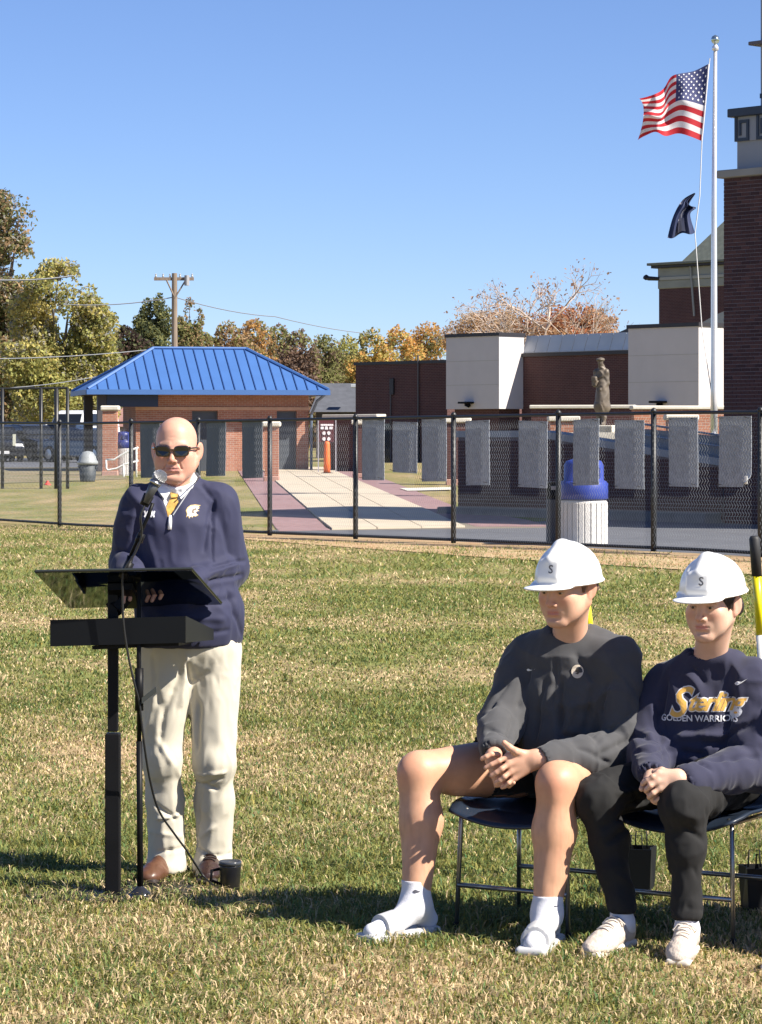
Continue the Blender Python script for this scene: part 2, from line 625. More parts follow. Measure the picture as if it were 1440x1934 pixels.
def drape(name, poly, matr, off=.012, h=.0, step=1.0):
    """flat sheet of ground (photo-pixel polygon) laid on the terrain"""
    pts = [GP(*q)[:2] for q in poly]
    bm = bmesh.new()
    fc = bm.faces.new([bm.verts.new((p[0], p[1], 0)) for p in pts])
    for yb in [15, 37, 50, 60, 110, 150, 220]:
        g = bm.verts[:] + bm.edges[:] + bm.faces[:]
        bmesh.ops.bisect_plane(bm, geom=g, plane_co=(0, yb, 0), plane_no=(0, 1, 0))
    for v in bm.verts: v.co.z = gz(v.co.y) + off
    bm.verts.index_update()
    vs = [tuple(v.co) for v in bm.verts]; fs = [tuple(v.index for v in q.verts) for q in bm.faces]
    bm.free()
    o = obj(name, vs, fs, matr)
    bmx = bmesh.new(); bmx.from_mesh(o.data); bmesh.ops.recalc_face_normals(bmx, faces=bmx.faces[:])
    if sum(q.normal.z for q in bmx.faces) < 0: bmesh.ops.reverse_faces(bmx, faces=bmx.faces[:])
    bmx.to_mesh(o.data); bmx.free()
    return tag(o, kind='structure')

asphalt = mat('asphalt', (.10, .105, .12), .9, var=.18, vscale=3, bump=.3, bscale=90)
concrete = mat('walk_concrete', (.50, .43, .33), .9, var=.12, vscale=1.5, bump=.2, bscale=60)
paver = mat('purple_paver', (.27, .165, .165), .9, var=.25, vscale=7, bump=.3, bscale=30)
dry = mat('dry_soil', (.40, .25, .13), .95, var=.35, vscale=3, bump=.5, bscale=20, col2=(.42, .31, .17))
drape('asphalt_path', [(505, 1002), (620, 1000), (780, 994), (1040, 985), (1040, 975), (1560, 975), (1560, 1075), (1235, 1044), (857, 1025), (672, 1017), (505, 1008)], asphalt, .010)
drape('paver_border', [(446, 884), (490, 884), (626, 1003), (528, 1005)], paver, .014)
drape('paver_border', [(617, 884), (672, 884), (862, 958), (1000, 984), (1042, 996), (900, 996), (790, 962)], paver, .014)
drape('curb_line', [(755, 924), (852, 922), (852, 927), (770, 929)], stone_white, .03)
parking = drape('parking_lot', [(-260, 866), (190, 866), (190, 883), (-260, 885)], asphalt, .012)
drape('dirt_track', [(-60, 884), (235, 884), (240, 905), (-60, 916)], mat('worn_soil', (.25, .19, .115), .95, var=.3, vscale=1.2, col2=(.16, .15, .06)), .012)

# concrete walkway: base sheet with slabs laid in it, joints recessed
walk = drape('walkway', [(489, 884), (618, 884), (793, 962), (1045, 993), (1045, 998), (628, 1003)], mat('joint_sand', (.20, .17, .13), .95), .011)
A0, A1, B0, B1 = GP(490, 884)[:2], GP(617, 884)[:2], GP(627, 1002)[:2], GP(880, 998)[:2]
nS, nT = 3, 13
for i in range(nS):
    for j in range(nT):
        def q(s, t):
            t2 = t / nT
            a = A0 * (1 - t2) + B0 * t2; b = A1 * (1 - t2) + B1 * t2
            p = a + (b - a) * s / nS
            return p
        g = .012
        c = [q(i + g, j + g), q(i + 1 - g, j + g), q(i + 1 - g, j + 1 - g), q(i + g, j + 1 - g)]
        mb = MB(); mb.prism([(p[0], p[1], float(gz(p[1])) + .012 + .0015 * ((i * 7 + j * 3) % 3)) for p in c], V(0, 0, .03))
        s = mb.out('concrete_slab', concrete, walk)

# bare strip of dried turf in front of the fence
drape('bare_verge', [(440, 1008), (672, 1016), (857, 1024), (1235, 1043), (1560, 1062), (1560, 1096), (1235, 1074), (857, 1050), (672, 1036), (440, 1018)], dry, .012)

# ------------------------------------------------------------------ grass blades (near field)
def blades(name, y0, y1, dens, hgt, wid, seed, two=True, mg=1.0, alpha=.0):
    r = np.random.default_rng(seed)
    xw = lambda y: y * 720 / F + mg
    n = int(dens * (y1 - y0) * (xw(y0) + xw(y1)))
    y = r.uniform(y0, y1, n); x = r.uniform(-1, 1, n) * xw(y1)
    k = np.abs(x) < xw(y); x, y = x[k], y[k]; n = len(x)
    # keep blades off the asphalt and thin them on the dry verge near the fence
    tl = 50.46 - (x + 5.5) * 12.79 / 9.03
    k = ~((y > tl - .25) & (x > -2.2)) & ~((y > tl - 1.3) & (x > -3.5) & (r.random(n) < .82))
    x, y = x[k], y[k]; n = len(x)
    m = lawn_mix(x, y)
    clump = fnoise(np.stack([x * 6, y * 6, x * 0], 1), seed + 3, 2)
    h = hgt * (0.55 + .5 * r.random(n)) * (1 + .55 * clump) * (1.15 - .45 * m)
    a = r.uniform(0, 2 * np.pi, n); lean = r.uniform(.3, 1.5, n) * h
    la = r.uniform(0, 2 * np.pi, n)
    w = wid * r.uniform(.6, 1.3, n)
    z = gz(y)
    wx, wy = np.cos(a) * w / 2, np.sin(a) * w / 2
    base = np.stack([x, y, z - .004], 1)
    W = np.stack([wx, wy, wx * 0], 1)
    mid = base + np.stack([np.cos(la) * lean * .3, np.sin(la) * lean * .3, h * .6], 1)
    tip = base + np.stack([np.cos(la) * lean, np.sin(la) * lean, h * (1 - .35 * np.minimum(lean / h, 1.4))], 1)
    st = (r.random(n) < (.05 + .56 * m))[:, None]
    j = r.uniform(.7, 1.3, (n, 1))
    g = V(.205, .225, .066) * j * (1 + .25 * r.normal(size=(n, 1)) * V(1, .3, 0))
    s = V(.62, .47, .28) * j
    c = np.where(st, s, g)
    c = np.clip(c, .01, .75)
    if two:
        vs = np.stack([base - W, base + W, mid + W * .75, mid - W * .75, tip], 1).reshape(-1, 3)
        o = np.arange(n) * 5
        f = np.concatenate([np.stack([o, o + 1, o + 2], 1), np.stack([o, o + 2, o + 3], 1), np.stack([o + 3, o + 2, o + 4], 1)])
        cc = np.repeat(c, 5, 0)
    else:
        vs = np.stack([base - W, base + W, tip], 1).reshape(-1, 3)
        o = np.arange(n) * 3
        f = np.stack([o, o + 1, o + 2], 1)
        cc = np.repeat(c, 3, 0)
    o = obj(name, vs, f, blade_mat, colors=cc)
    return o
blade_mat = mat('grass_blade', (0, 0, 0), .6, attr=True, spec=.25)
nt = blade_mat.node_tree; b_ = nt.nodes['Principled BSDF']
tr = nt.nodes.new('ShaderNodeBsdfTranslucent'); ms = nt.nodes.new('ShaderNodeMixShader'); ms.inputs[0].default_value = .3
at = [q for q in nt.nodes if q.type == 'ATTRIBUTE'][0]
nt.links.new(at.outputs['Color'], tr.inputs['Color']); nt.links.new(b_.outputs[0], ms.inputs[1]); nt.links.new(tr.outputs[0], ms.inputs[2])
nt.links.new(ms.outputs[0], [q for q in nt.nodes if q.type == 'OUTPUT_MATERIAL'][0].inputs['Surface'])
for i, a in enumerate([(7.4, 12.6, 7000, .050, .0060, 11), (12.6, 19, 3400, .042, .0078, 12), (19, 30, 1300, .036, .011, 13)]):
    g = blades('lawn_grass', *a)
    tag(g, ['short mixed green and straw grass around the chairs and lectern', 'short grass in the middle of the field behind the speaker', 'short grass farther back towards the black fence'][i], 'grass', kind='stuff')
g = blades('lawn_grass', 30, 51, 420, .06, .02, 14, two=False)
tag(g, 'thin grass in front of the black chain-link fence', 'grass', kind='stuff')

# ------------------------------------------------------------------ trees
leaf_mat = mat('leaves', (0, 0, 0), .8, attr=True, spec=.1)
nt = leaf_mat.node_tree
tr = nt.nodes.new('ShaderNodeBsdfTranslucent'); ms = nt.nodes.new('ShaderNodeMixShader'); ms.inputs[0].default_value = .5
nt.links.new([q for q in nt.nodes if q.type == 'ATTRIBUTE'][0].outputs['Color'], tr.inputs['Color']); nt.links.new(nt.nodes['Principled BSDF'].outputs[0], ms.inputs[1]); nt.links.new(tr.outputs[0], ms.inputs[2])
nt.links.new(ms.outputs[0], nt.nodes['Material Output'].inputs['Surface'])
bark = mat('bark', (.16, .125, .095), .95, var=.35, vscale=2, bump=.6, bscale=12)
pale_bark = mat('pale_bark', (.44, .35, .29), .95, var=.3, vscale=1)

def limb_tree(name, label, base, H, trunk_r, blobs, cols, nleaf, ls, group='trees beyond the building and the parking lot', seed=0, shell=.55, bm=None):
    """blobs: (dx, dz, rx, rz) in metres from the trunk foot; leaves are small faces spread through each clump"""
    r = np.random.default_rng(seed)
    root = empty(name, base, 0, label, 'tree', group)
    mb = MB()
    top = V(r.normal() * .3, 0, H * .72)
    mb.tube([V(0, 0, -.3), V(r.normal() * .1, 0, H * .25), V(r.normal() * .25, 0, H * .5), top], [trunk_r, trunk_r * .8, trunk_r * .5, trunk_r * .15], 8)
    L = []; C = []
    vol = sum(b[2] ** 2 * b[3] for b in blobs)
    for bi, (dx, dz, rx, rz) in enumerate(blobs):
        cy = r.uniform(-.5, .5) * rx
        c = V(dx, cy, dz)
        s0 = V(0, 0, H * r.uniform(.15, .45))
        m1 = (s0 + c) / 2 + r.normal(size=3) * .3 * V(1, 1, .5)
        mb.tube([s0, m1, c, c + V(dx * .3, cy * .3, rz * .6)], [trunk_r * .38, trunk_r * .22, trunk_r * .1, .02], 5)
        n = max(30, int(nleaf * rx ** 2 * rz / vol))
        d = r.normal(size=(n, 3)); d /= np.linalg.norm(d, axis=1, keepdims=True)
        rad = 1 - shell * r.random(n) ** 1.6
        bump = 1 + .38 * fnoise(d * 2.2 + bi * 5, seed + bi, 2)
        p = c + d * (rad * bump)[:, None] * V(rx, rx, rz)
        hole = fnoise(p * .55, seed + 77, 2)
        k = hole > -.42 + .18 * r.random(n)
        p = p[k]; n = len(p)
        t = fnoise(p * .5, seed + 5, 2) * .9 + .5 + .25 * r.normal(size=n)
        ci = np.clip((t * len(cols)).astype(int), 0, len(cols) - 1)
        col = np.array(cols)[ci] * r.uniform(1.25, 2.1, (n, 1))
        L.append(p); C.append(col)
    mb.out('trunk', bark, root)
    p = np.concatenate(L); c = np.concatenate(C); n = len(p)
    a = r.normal(size=(n, 3)); a /= np.linalg.norm(a, axis=1, keepdims=True)
    b = np.cross(a, r.normal(size=(n, 3))); b /= np.linalg.norm(b, axis=1, keepdims=True)
    s = (ls * r.uniform(.5, 1.3, n))[:, None]
    vs = np.stack([p - a * s, p - b * s * .6, p + a * s, p + b * s * .6], 1).reshape(-1, 3)
    f = np.arange(4 * n).reshape(-1, 4)
    obj('crown', vs, f, leaf_mat, root, colors=np.clip(np.repeat(c, 4, 0), .01, .8))
    return root

def tree_px(name, label, px, Y, blobs_px, cols, nleaf, ls, seed, base_y=None, shell=.55, tr=None):
    g = float(gz(Y)); k = Y / F
    base = (float((px - 720) * k), Y, g)
    bl = [((x - px) * k, CH - (y - HY) * k - g, rx * k, ry * k) for (x, y, rx, ry) in blobs_px]
    H = max(b[1] + b[3] for b in bl)
    return limb_tree(name, label, base, H, tr or H * .022, bl, cols, int(nleaf*4.4), ls*.46, seed=seed, shell=shell)

OLV, DRK, YEL, BRN, ORG, RST, LIM = (.16, .16, .065), (.085, .095, .045), (.33, .28, .10), (.26, .18, .105), (.40, .24, .085), (.30, .13, .07), (.24, .24, .085)
GRY = (.22, .21, .18)
tree_px('broadleaf_tree', 'tallest tree at the left edge, half bare with brown and olive leaves', -20, 175,
        [(-10, 400, 45, 45), (35, 420, 32, 48), (-40, 470, 60, 50), (30, 470, 38, 35), (10, 560, 55, 50), (-50, 590, 70, 70), (0, 680, 70, 60), (20, 620, 40, 50), (40, 740, 50, 60), (-20, 780, 80, 60)],
        [OLV, BRN, DRK, BRN, GRY, OLV], 17000, .30, 31, shell=.8)
tree_px('broadleaf_tree', 'yellow-green tree left of the blue roof, pale light on its leaves', 120, 160,
        [(112, 520, 42, 36), (95, 545, 50, 40), (60, 600, 50, 50), (75, 570, 45, 45), (175, 600, 44, 40), (150, 580, 45, 45), (185, 625, 38, 45), (110, 640, 60, 50), (60, 690, 60, 55), (150, 700, 60, 50), (195, 680, 36, 45), (100, 760, 70, 60), (180, 770, 50, 50)],
        [LIM, YEL, OLV, LIM, GRY, YEL], 11000, .26, 32, shell=.7)
tree_px('broadleaf_tree', 'brown leaved tree between the tallest tree and the yellow-green one', 40, 190,
        [(45, 640, 50, 55), (20, 720, 60, 60), (80, 740, 60, 60), (50, 800, 80, 50)], [BRN, OLV, YEL, BRN], 4500, .30, 33)
tree_px('poplar_tree', 'dark green tree with upright plumes behind the utility pole', 290, 185,
        [(278, 590, 13, 26), (300, 580, 12, 24), (265, 615, 14, 24), (310, 610, 18, 30), (285, 640, 34, 34), (290, 690, 44, 40)],
        [DRK, OLV, (.07, .085, .05), OLV], 4200, .24, 34)
tree_px('poplar_tree', 'grey-green plumed tree just right of the utility pole', 362, 190,
        [(358, 585, 10, 24), (375, 605, 12, 24), (345, 620, 18, 26), (365, 650, 34, 34), (370, 700, 44, 36)],
        [OLV, BRN, (.10, .11, .06), BRN], 3600, .24, 35)
tree_px('dark_tree', 'low dark maroon tree left of the utility pole behind the roof', 240, 175,
        [(235, 640, 26, 26), (215, 680, 34, 34), (262, 670, 34, 34), (240, 720, 55, 40)], [(.05, .035, .03), DRK, (.08, .05, .04)], 3200, .26, 36)
row = [(430, 640, 46, BRN, (.17, .16, .06), 'brown and olive tree above the right half of the blue roof'),
       (480, 630, 44, BRN, ORG, 'rust brown tree beyond the blue roof ridge'),
       (525, 645, 40, (.16, .10, .08), BRN, 'dull brown tree beyond the right slope of the blue roof'),
       (565, 655, 38, (.15, .11, .09), (.2, .13, .09), 'greyish brown tree over the right eave of the blue roof'),
       (612, 665, 42, OLV, (.17, .12, .09), 'olive topped tree between the blue roof and the brick wing'),
       (655, 665, 40, LIM, YEL, 'yellow-green tree over the dark grey roof'),
       (700, 655, 46, YEL, ORG, 'golden tree over the left end of the brick wing'),
       (752, 650, 46, ORG, YEL, 'gold and orange tree behind the brick wing'),
       (806, 640, 48, (.34, .2, .07), ORG, 'orange tree beside the first grey block')]
for i, (x, y, w, c1, c2, lb) in enumerate(row):
    tree_px('autumn_tree', lb, x, 205 + (i * 13) % 37, [(x, y, w * .62, 32), (x - w * .55, y + 35, w * .6, 36), (x + w * .55, y + 30, w * .6, 38), (x, y + 70, w * 1.1, 44), (x + 5, y + 120, w * 1.1, 50)],
            [c1, c2, c1, OLV], 3000, .30, 40 + i)
tree_px('autumn_tree', 'rust coloured tree low behind the glass roof', 1090, 215, [(1060, 610, 42, 32), (1110, 605, 40, 30), (1140, 615, 30, 24), (1090, 650, 80, 40), (1000, 625, 40, 30)], [RST, (.30, .17, .09), (.34, .22, .12), (.25, .16, .1)], 5200, .24, 61, shell=.8)
tree_px('autumn_tree', 'thin tawny tree between the grey block and the bare crown', 905, 225, [(905, 610, 45, 26), (880, 640, 50, 34), (950, 630, 46, 30), (960, 600, 30, 24)], [(.30, .2, .12), (.34, .24, .15), BRN], 2200, .22, 62, shell=.9)

# the nearly bare tree: recursive boughs and twigs, only a dusting of leaves
def bare_tree(px, Y, top_y, seed):
    r = random.Random(seed)
    g = float(gz(Y)); k = Y / F
    root = empty('bare_tree', ((px - 720) * k, Y, g), 0, 'wide nearly bare tree with pale branches behind the glass roof', 'tree', 'trees beyond the building and the parking lot')
    H = CH - (top_y - HY) * k - g
    tk = MB(); br = MB(); tips = []
    tk.tube([V(0, 0, -.3), V(.1, 0, H * .2), V(-.1, 0, H * .42)], [.34, .28, .2], 8)
    def grow(p, d, L, rad, lev):
        pts = [p]; q = p.copy()
        for s in range(3):
            d = d + V(r.gauss(0, .16), r.gauss(0, .16), r.gauss(.03, .10))
            d /= np.linalg.norm(d)
            q = q + d * L / 3
            pts.append(q)
        br.tube(pts, [rad, rad * .8, rad * .65, rad * .5], 4 if lev > 1 else 6, caps=False)
        if lev >= 5:
            tips.append(q); return
        for c in range(3 if lev < 5 else 2):
            a = r.uniform(0, 2 * math.pi); sp = r.uniform(.35, .85)
            o = np.cross(d, V(math.cos(a), math.sin(a), .2)); o /= np.linalg.norm(o) + 1e-6
            nd = d * math.cos(sp) + o * math.sin(sp); nd[2] *= .85
            grow(pts[r.choice([2, 3, 3])], nd / np.linalg.norm(nd), L * r.uniform(.62, .80), rad * .62, lev + 1)
    for i in range(6):
        a = i * math.pi / 3 + .3
        grow(V(0, 0, H * r.uniform(.25, .42)), V(math.cos(a) * 1.25, math.sin(a) * .8, .95), H * .27, .14, 1)
    grow(V(0, 0, H * .42), V(.05, 0, 1), H * .24, .15, 1)
    tk.out('trunk', pale_bark, root)
    br.out('branches', pale_bark, root)
    rr = np.random.default_rng(seed)
    t = np.array(tips); t = t[rr.random(len(t)) < .62]; t = np.repeat(t, 4, 0) + rr.normal(size=(len(t) * 4, 3)) * .30
    n = len(t); a = rr.normal(size=(n, 3)) * .06; b = rr.normal(size=(n, 3)) * .055
    col = np.array([(.42, .25, .15), (.36, .20, .13), (.48, .33, .22)])[rr.integers(0, 3, n)]
    obj('crown', np.stack([t - a, t - b, t + a, t + b], 1).reshape(-1, 3), np.arange(4 * n).reshape(-1, 4), leaf_mat, root, colors=np.repeat(col, 4, 0))
bare_tree(1030, 210, 505, 4)

# dense far wood that closes the view behind the trees
def far_wood():
    r = np.random.default_rng(3); n = 26000
    x = r.uniform(-75, 30, n); y = 262 + r.uniform(-4, 4, n)
    top = 7.5 + 1.6 * fnoise(np.stack([x * .16, x * 0, x * 0], 1), 5, 3)
    z = .6 + r.random(n) ** .8 * top
    p = np.stack([x, y, z], 1)
    t = (fnoise(p * .25, 8, 2) * .8 + .5 + .15 * r.normal(size=n)).clip(0, .999)
    cols = np.array([DRK, OLV, BRN, (.15, .1, .07), YEL, ORG])
    c = cols[(t * 6).astype(int)] * r.uniform(1.1, 1.9, (n, 1))
    a = r.normal(size=(n, 3)); a /= np.linalg.norm(a, axis=1, keepdims=True)
    b = np.cross(a, r.normal(size=(n, 3))); b /= np.linalg.norm(b, axis=1, keepdims=True)
    s = r.uniform(.3, .8, n)[:, None]
    o = obj('far_wood', np.stack([p - a * s, p - b * s * .7, p + a * s, p + b * s * .7], 1).reshape(-1, 3), np.arange(4 * n).reshape(-1, 4), leaf_mat, colors=np.repeat(c, 4, 0))
    tag(o, 'distant brown and olive wood closing the horizon behind the trees', 'wood', kind='stuff')
far_wood()

# ------------------------------------------------------------------ utility pole and wires
def util_pole():
    Y = 128.0; k = Y / F
    root = empty('utility_pole', ((330 - 720) * k, Y, float(gz(Y))), 0, 'wooden utility pole with crossarm rising behind the blue roof', 'utility pole')
    wood = mat('pole_wood', (.22, .17, .13), .9, var=.3, vscale=2, stretch=(6, 6, .6))
    top = (HY - 516) * k + CH - float(gz(Y))
    MB().tube([V(0, 0, -.5), V(0, 0, top)], [.17, .12], 10).out('pole', wood, root)
    arm = MB().box((-.9, -.05, top - .32), (.85, .06, top - .18), Matrix.Rotation(.0, 4, 'Z')).out('crossarm', wood, root)
    MB().tube([V(-.35, -.07, top - .3), V(-.02, -.1, top - 1.0)], .035, 5).out('brace', wood, root)
    MB().tube([V(.5, -.07, top - .3), V(.02, -.1, top - 1.1)], .035, 5).out('brace', wood, root)
    MB().tube([V(.55, -.12, top - .55), V(.55, -.12, top - .1)], .11, 8).out('transformer', mm('grey_can', (.3, .3, .31), .6), root)
    for x in (-.82, -.5, -.2, .25, .78):
        MB().lathe([(.03, 0), (.05, .05), (.03, .09), (.045, .12), (.01, .17)], (x, 0, top - .18), 8).out('insulator', mm('insulator', (.35, .36, .36), .3), root)
util_pole()
def wire(pts, label, r=.016):
    P3 = [P(*q) for q in pts]
    out = []
    for a, b in zip(P3[:-1], P3[1:]):
        for t in np.linspace(0, 1, 9)[:-1]:
            out.append(a * (1 - t) + b * t - V(0, 0, 4 * .15 * t * (1 - t)))
    out.append(P3[-1])
    tag(MB().tube(out, r, 4).out('overhead_wire', mm('wire_grey', (.22, .23, .25), .6)), label, 'wire', 'overhead wires')
wire([(-80, 524, 120), (140, 521, 122)], 'pale overhead wire crossing the tallest left tree', .03)
wire([(-80, 678, 118), (330, 655, 128)], 'overhead wire sagging low across the yellow-green tree', .02)
wire([(120, 575, 128), (330, 561, 128), (520, 598, 150), (720, 632, 190)], 'overhead wire running right from the utility pole to the golden trees', .022)
wire([(-80, 735, 120), (180, 712, 124), (330, 668, 128)], 'lowest overhead wire left of the utility pole', .018)

# ------------------------------------------------------------------ buildings of the school, all on one grid turned to the fence line
Ux, Vx = V(.68, -.7332), V(.7332, .68)
RZ = math.atan2(Ux[1], Ux[0])
def on_line(px, N, d):
    """distance a so that N + a*d projects onto photo column px"""
    k = (px - 720) / F
    return (k * N[1] - N[0]) / (d[0] - k * d[1])
def N_at(px, Y): return V((px - 720) * Y / F, Y)
def zt(py, Y): return CH - (py - HY) * Y / F

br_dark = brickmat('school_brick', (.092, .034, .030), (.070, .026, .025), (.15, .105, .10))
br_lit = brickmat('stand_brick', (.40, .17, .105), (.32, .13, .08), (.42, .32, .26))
coping_dark = mat('dark_coping', (.02, .017, .02), .5, var=.1)
stucco = mat('grey_stucco', (.57, .53, .52), .9, var=.05, vscale=1.2, bump=.15, bscale=40)
roofgrey = mat('slate_roof', (.085, .09, .105), .8, var=.2, vscale=3, bump=.3, bscale=20)

def rbase(name, L, label, cat='building', z=None):
    return empty(name, (L[0], L[1], float(gz(L[1])) if z is None else z), RZ, label, cat)

def block(px_l, px_n, px_r, Y, py_top, label, light_px, lowbot=None):
    N = N_at(px_n, Y)
    a = on_line(px_l, N, -Ux); b = on_line(px_r, N, Vx)
    L = N - a * Ux
    root = rbase('stucco_block', L, label)
    z0 = -.3; g = float(gz(L[1])); zT = zt(py_top, Y) - g; zb = zt(772, Y) - g
    MB().box((0, 0, zb), (a, max(b, .5), zT)).out('wall', stucco, root)
    MB().box((-.05, -.05, zT), (a + .05, max(b, .5) + .05, zT + .14)).out('coping', coping_dark, root)
    MB().box((.25, .25, z0), (a - .25, max(b, .5), zb - .002)).out('lower_wall', br_dark, root)
    # score lines of the stucco: thin recess strips proud of the face
    for f_ in (.33, .66):
        MB().box((.02, -.006, zb + (zT - zb) * f_), (a - .02, -.001, zb + (zT - zb) * f_ + .02)).out('reveal_strip', mm('reveal', (.46, .43, .38), .9), root)
    fx = on_line(light_px, L, Ux)
    lm = MB().box((fx - .28, -.42, zb + .22), (fx + .28, -.001, zb + .30), None, .02)
    lm.tube([V(fx, -.2, zb + .2), V(fx, -.02, zb + .14)], .09, 8)
    lm.out('wall_light', black_metal, root)
    return N, a, b
block(843, 943, 990, 118, 634, 'left grey stucco block with sunlit cream side beside the orange tree', 887)
block(1187, 1320, 1367, 105, 616, 'right grey stucco block with sunlit cream side behind the flagpole', 1250)

# brick wing at left of the first block
L = N_at(672, 126); a = on_line(845, L, Ux)
root = rbase('brick_wing', L, 'low dark brick wing between the blue-roofed stand and the grey block')
g = float(gz(126)); zT = zt(690, 126) - g
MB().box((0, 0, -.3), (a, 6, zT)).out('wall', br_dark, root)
MB().box((-.06, -.06, zT), (a + .05, 6, zT + .13)).out('coping', coping_dark, root)
x = on_line(742, L, Ux); MB().box((x - .12, -.08, zt(745, 124) - g), (x + .12, -.002, zt(715, 124) - g)).out('louvre', coping_dark, root)
x = on_line(792, L, Ux); MB().tube([V(x, -.06, -.2), V(x, -.06, zT + .35)], .04, 6).out('downspout', mm('spout', (.10, .09, .09), .6), root)
x = on_line(740, L, Ux); MB().tube([V(x, -.06, -.2), V(x, -.06, zt(745, 124) - g)], .03, 6).out('downspout', mm('spout', (.10, .09, .09), .6), root)
for px0, px1 in ((727, 737), (787, 794), (840, 843)):  # narrow dark strips on the wall, in line with gaps between fence panels
    x0, x1 = on_line(px0, L, Ux), on_line(px1, L, Ux)
    MB().box((x0, -.012, .0), (x1, -.002, zt(800, 124) - g)).out('dark_strip', glass_dark, root)

# brick wall and glazed roof between the blocks
L = N_at(986, 119); a = on_line(1200, L, Ux)
root = rbase('entrance_hall', L, 'shaded brick hall with pale metal roof between the two grey blocks')
g = float(gz(119)); z1, z2 = zt(674, 119) - g, zt(641, 119) - g
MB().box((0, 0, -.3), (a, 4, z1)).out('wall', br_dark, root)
MB().box((0, -.10, z1), (a, .2, z1 + .14)).out('coping', coping_dark, root)
glz = mat('pale_roof_panel', (.52, .55, .56), .35, var=.12, vscale=.8)
npan = 9
for i in range(npan):
    x0, x1 = a * i / npan, a * (i + 1) / npan - .03
    MB().prism([(x0, .05, z1 + .16), (x1, .05, z1 + .16), (x1, .30, z2 + .1), (x0, .30, z2 + .1)], V(0, .0, .05)).out('roof_panel', glz, root)
MB().prism([(0, 0.12, z1 + .1), (a, .12, z1 + .1), (a, .45, z2 + .04), (0, .45, z2 + .04)], V(0, 0, .04)).out('roof_deck', mm('roof_frame', (.3, .3, .31), .6), root)
MB().box((0, .5, z1), (a, 3.9, z2 + .12)).out('ridge_wall', stucco, root)
# small grey gable seen over its right end
L = N_at(1150, 150); root = rbase('grey_gable', L, 'small blue-grey roof slope peeking over the glazed hall')
g = float(gz(150)); zb, zp = zt(650, 150) - g, zt(618, 150) - g
MB().prism([(-1.2, 0, zb), (2.5, 0, zb), (1.6, 0, zp)], V(0, 5, 0)).out('roof', roofgrey, root)
MB().box((-.8, .3, -.3), (2.3, 4.5, zb - .002)).out('wall', br_dark, root)

# older building with cornice behind the flagpole
L = N_at(1245, 138); a = 9.0
root = rbase('corniced_building', L, 'tall dark brick building with pale cornice and sloping roof behind the flagpole')
g = float(gz(138)); z = lambda py: zt(py, 138) - g
MB().box((0, 0, -.3), (a, 8, z(546))).out('wall', br_dark, root)
cstone = mat('cornice_stone', (.30, .30, .25), .85, var=.1, vscale=1.5)
MB().box((-.05, -.05, z(546)), (a, 8, z(530)), None, .03).out('frieze', cstone, root)
MB().box((-.10, -.10, z(530)), (a, 8, z(524)), None, .01).out('frieze_band', mm('cornice_b', (.38, .37, .32), .85), root)
MB().box((-.04, -.04, z(524)), (a, 8, z(507)), None, .01).out('frieze', cstone, root)
MB().box((-.28, -.28, z(507)), (a, 8.2, z(502)), None, .02).out('cornice', coping_dark, root)
MB().box((-.42, -.42, z(502)), (a, 8.4, z(497)), None, .02).out('cornice', mm('cornice_g', (.16, .17, .14), .8), root)
MB().prism([(1.0, .4, z(497)), (a, .4, z(497)), (a, 3.5, z(497) + 4.5), (4.6, 3.5, z(497) + 4.5)], V(0, .3, 0)).out('roof', mm('green_roof', (.20, .21, .16), .7, var=.2), root)
MB().prism([(1.0, .45, z(497)), (4.6, 3.55, z(497) + 4.5), (4.6, 6, z(497) + 4.5), (1.0, 7, z(497))], V(.05, 0, -.1)).out('roof', mm('green_roof', (.20, .21, .16), .7, var=.2), root)
sp = MB(); sp.tube([V(.1, -.05, z(527)), V(-.55, -.1, z(525)), V(-.85, -.12, z(522))], [.10, .12, .06], 6)
sp.lathe([(.05, 0), (.16, .08), (.12, .2), (.03, .26)], (-.72, -.1, z(528)), 8)
sp.out('water_spout', coping_dark, root)
MB().tube([V(2.05, -.12, z(497)), V(2.3, -.12, z(600))], .05, 6).out('downspout', mm('spout_g', (.3, .3, .28), .6), root)
# canopy slope at the right of block two
L = N_at(1318, 112)
root = rbase('canopy_roof', L, 'pale sloped canopy roof between the right grey block and the brick tower')
g = float(gz(112)); zz = lambda py: zt(py, 112) - g
MB().prism([(0, 0, zz(614)), (1.6, 0, zz(614)), (1.6, 0, zz(586)), (.9, 0, zz(596))], V(0, 3, 0)).out('roof', mm('canopy_g', (.33, .34, .31), .7, var=.15), root)
MB().box((.2, .4, -.3), (1.5, 2.8, zz(614) - .003)).out('wall', br_dark, root)

# dark grey gabled house roof behind the stand
Yh = 140.0
L = N_at(585, Yh)
root = empty('grey_roofed_house', (L[0], L[1], float(gz(Yh))), 0, 'house with dark grey shingle roof behind the orange delineator', 'building')
g = float(gz(Yh)); zz = lambda py: zt(py, Yh) - g
wh = (672 - 575) * Yh / F
MB().prism([(0, 0, zz(778)), (wh, 0, zz(778)), (wh, 3.5, zz(722)), (.5, 3.5, zz(722))], V(0, .1, .02)).out('roof', roofgrey, root)
MB().box((.3, .3, -.3), (wh - .2, 3.4, zz(778) - .003)).out('wall', mm('house_wall', (.07, .06, .055), .9), root)
MB().box((wh - .5, -.3, zz(732)), (wh, .1, zz(726)), None, .02).out('gutter', mm('gutter', (.4, .42, .45), .5), root)

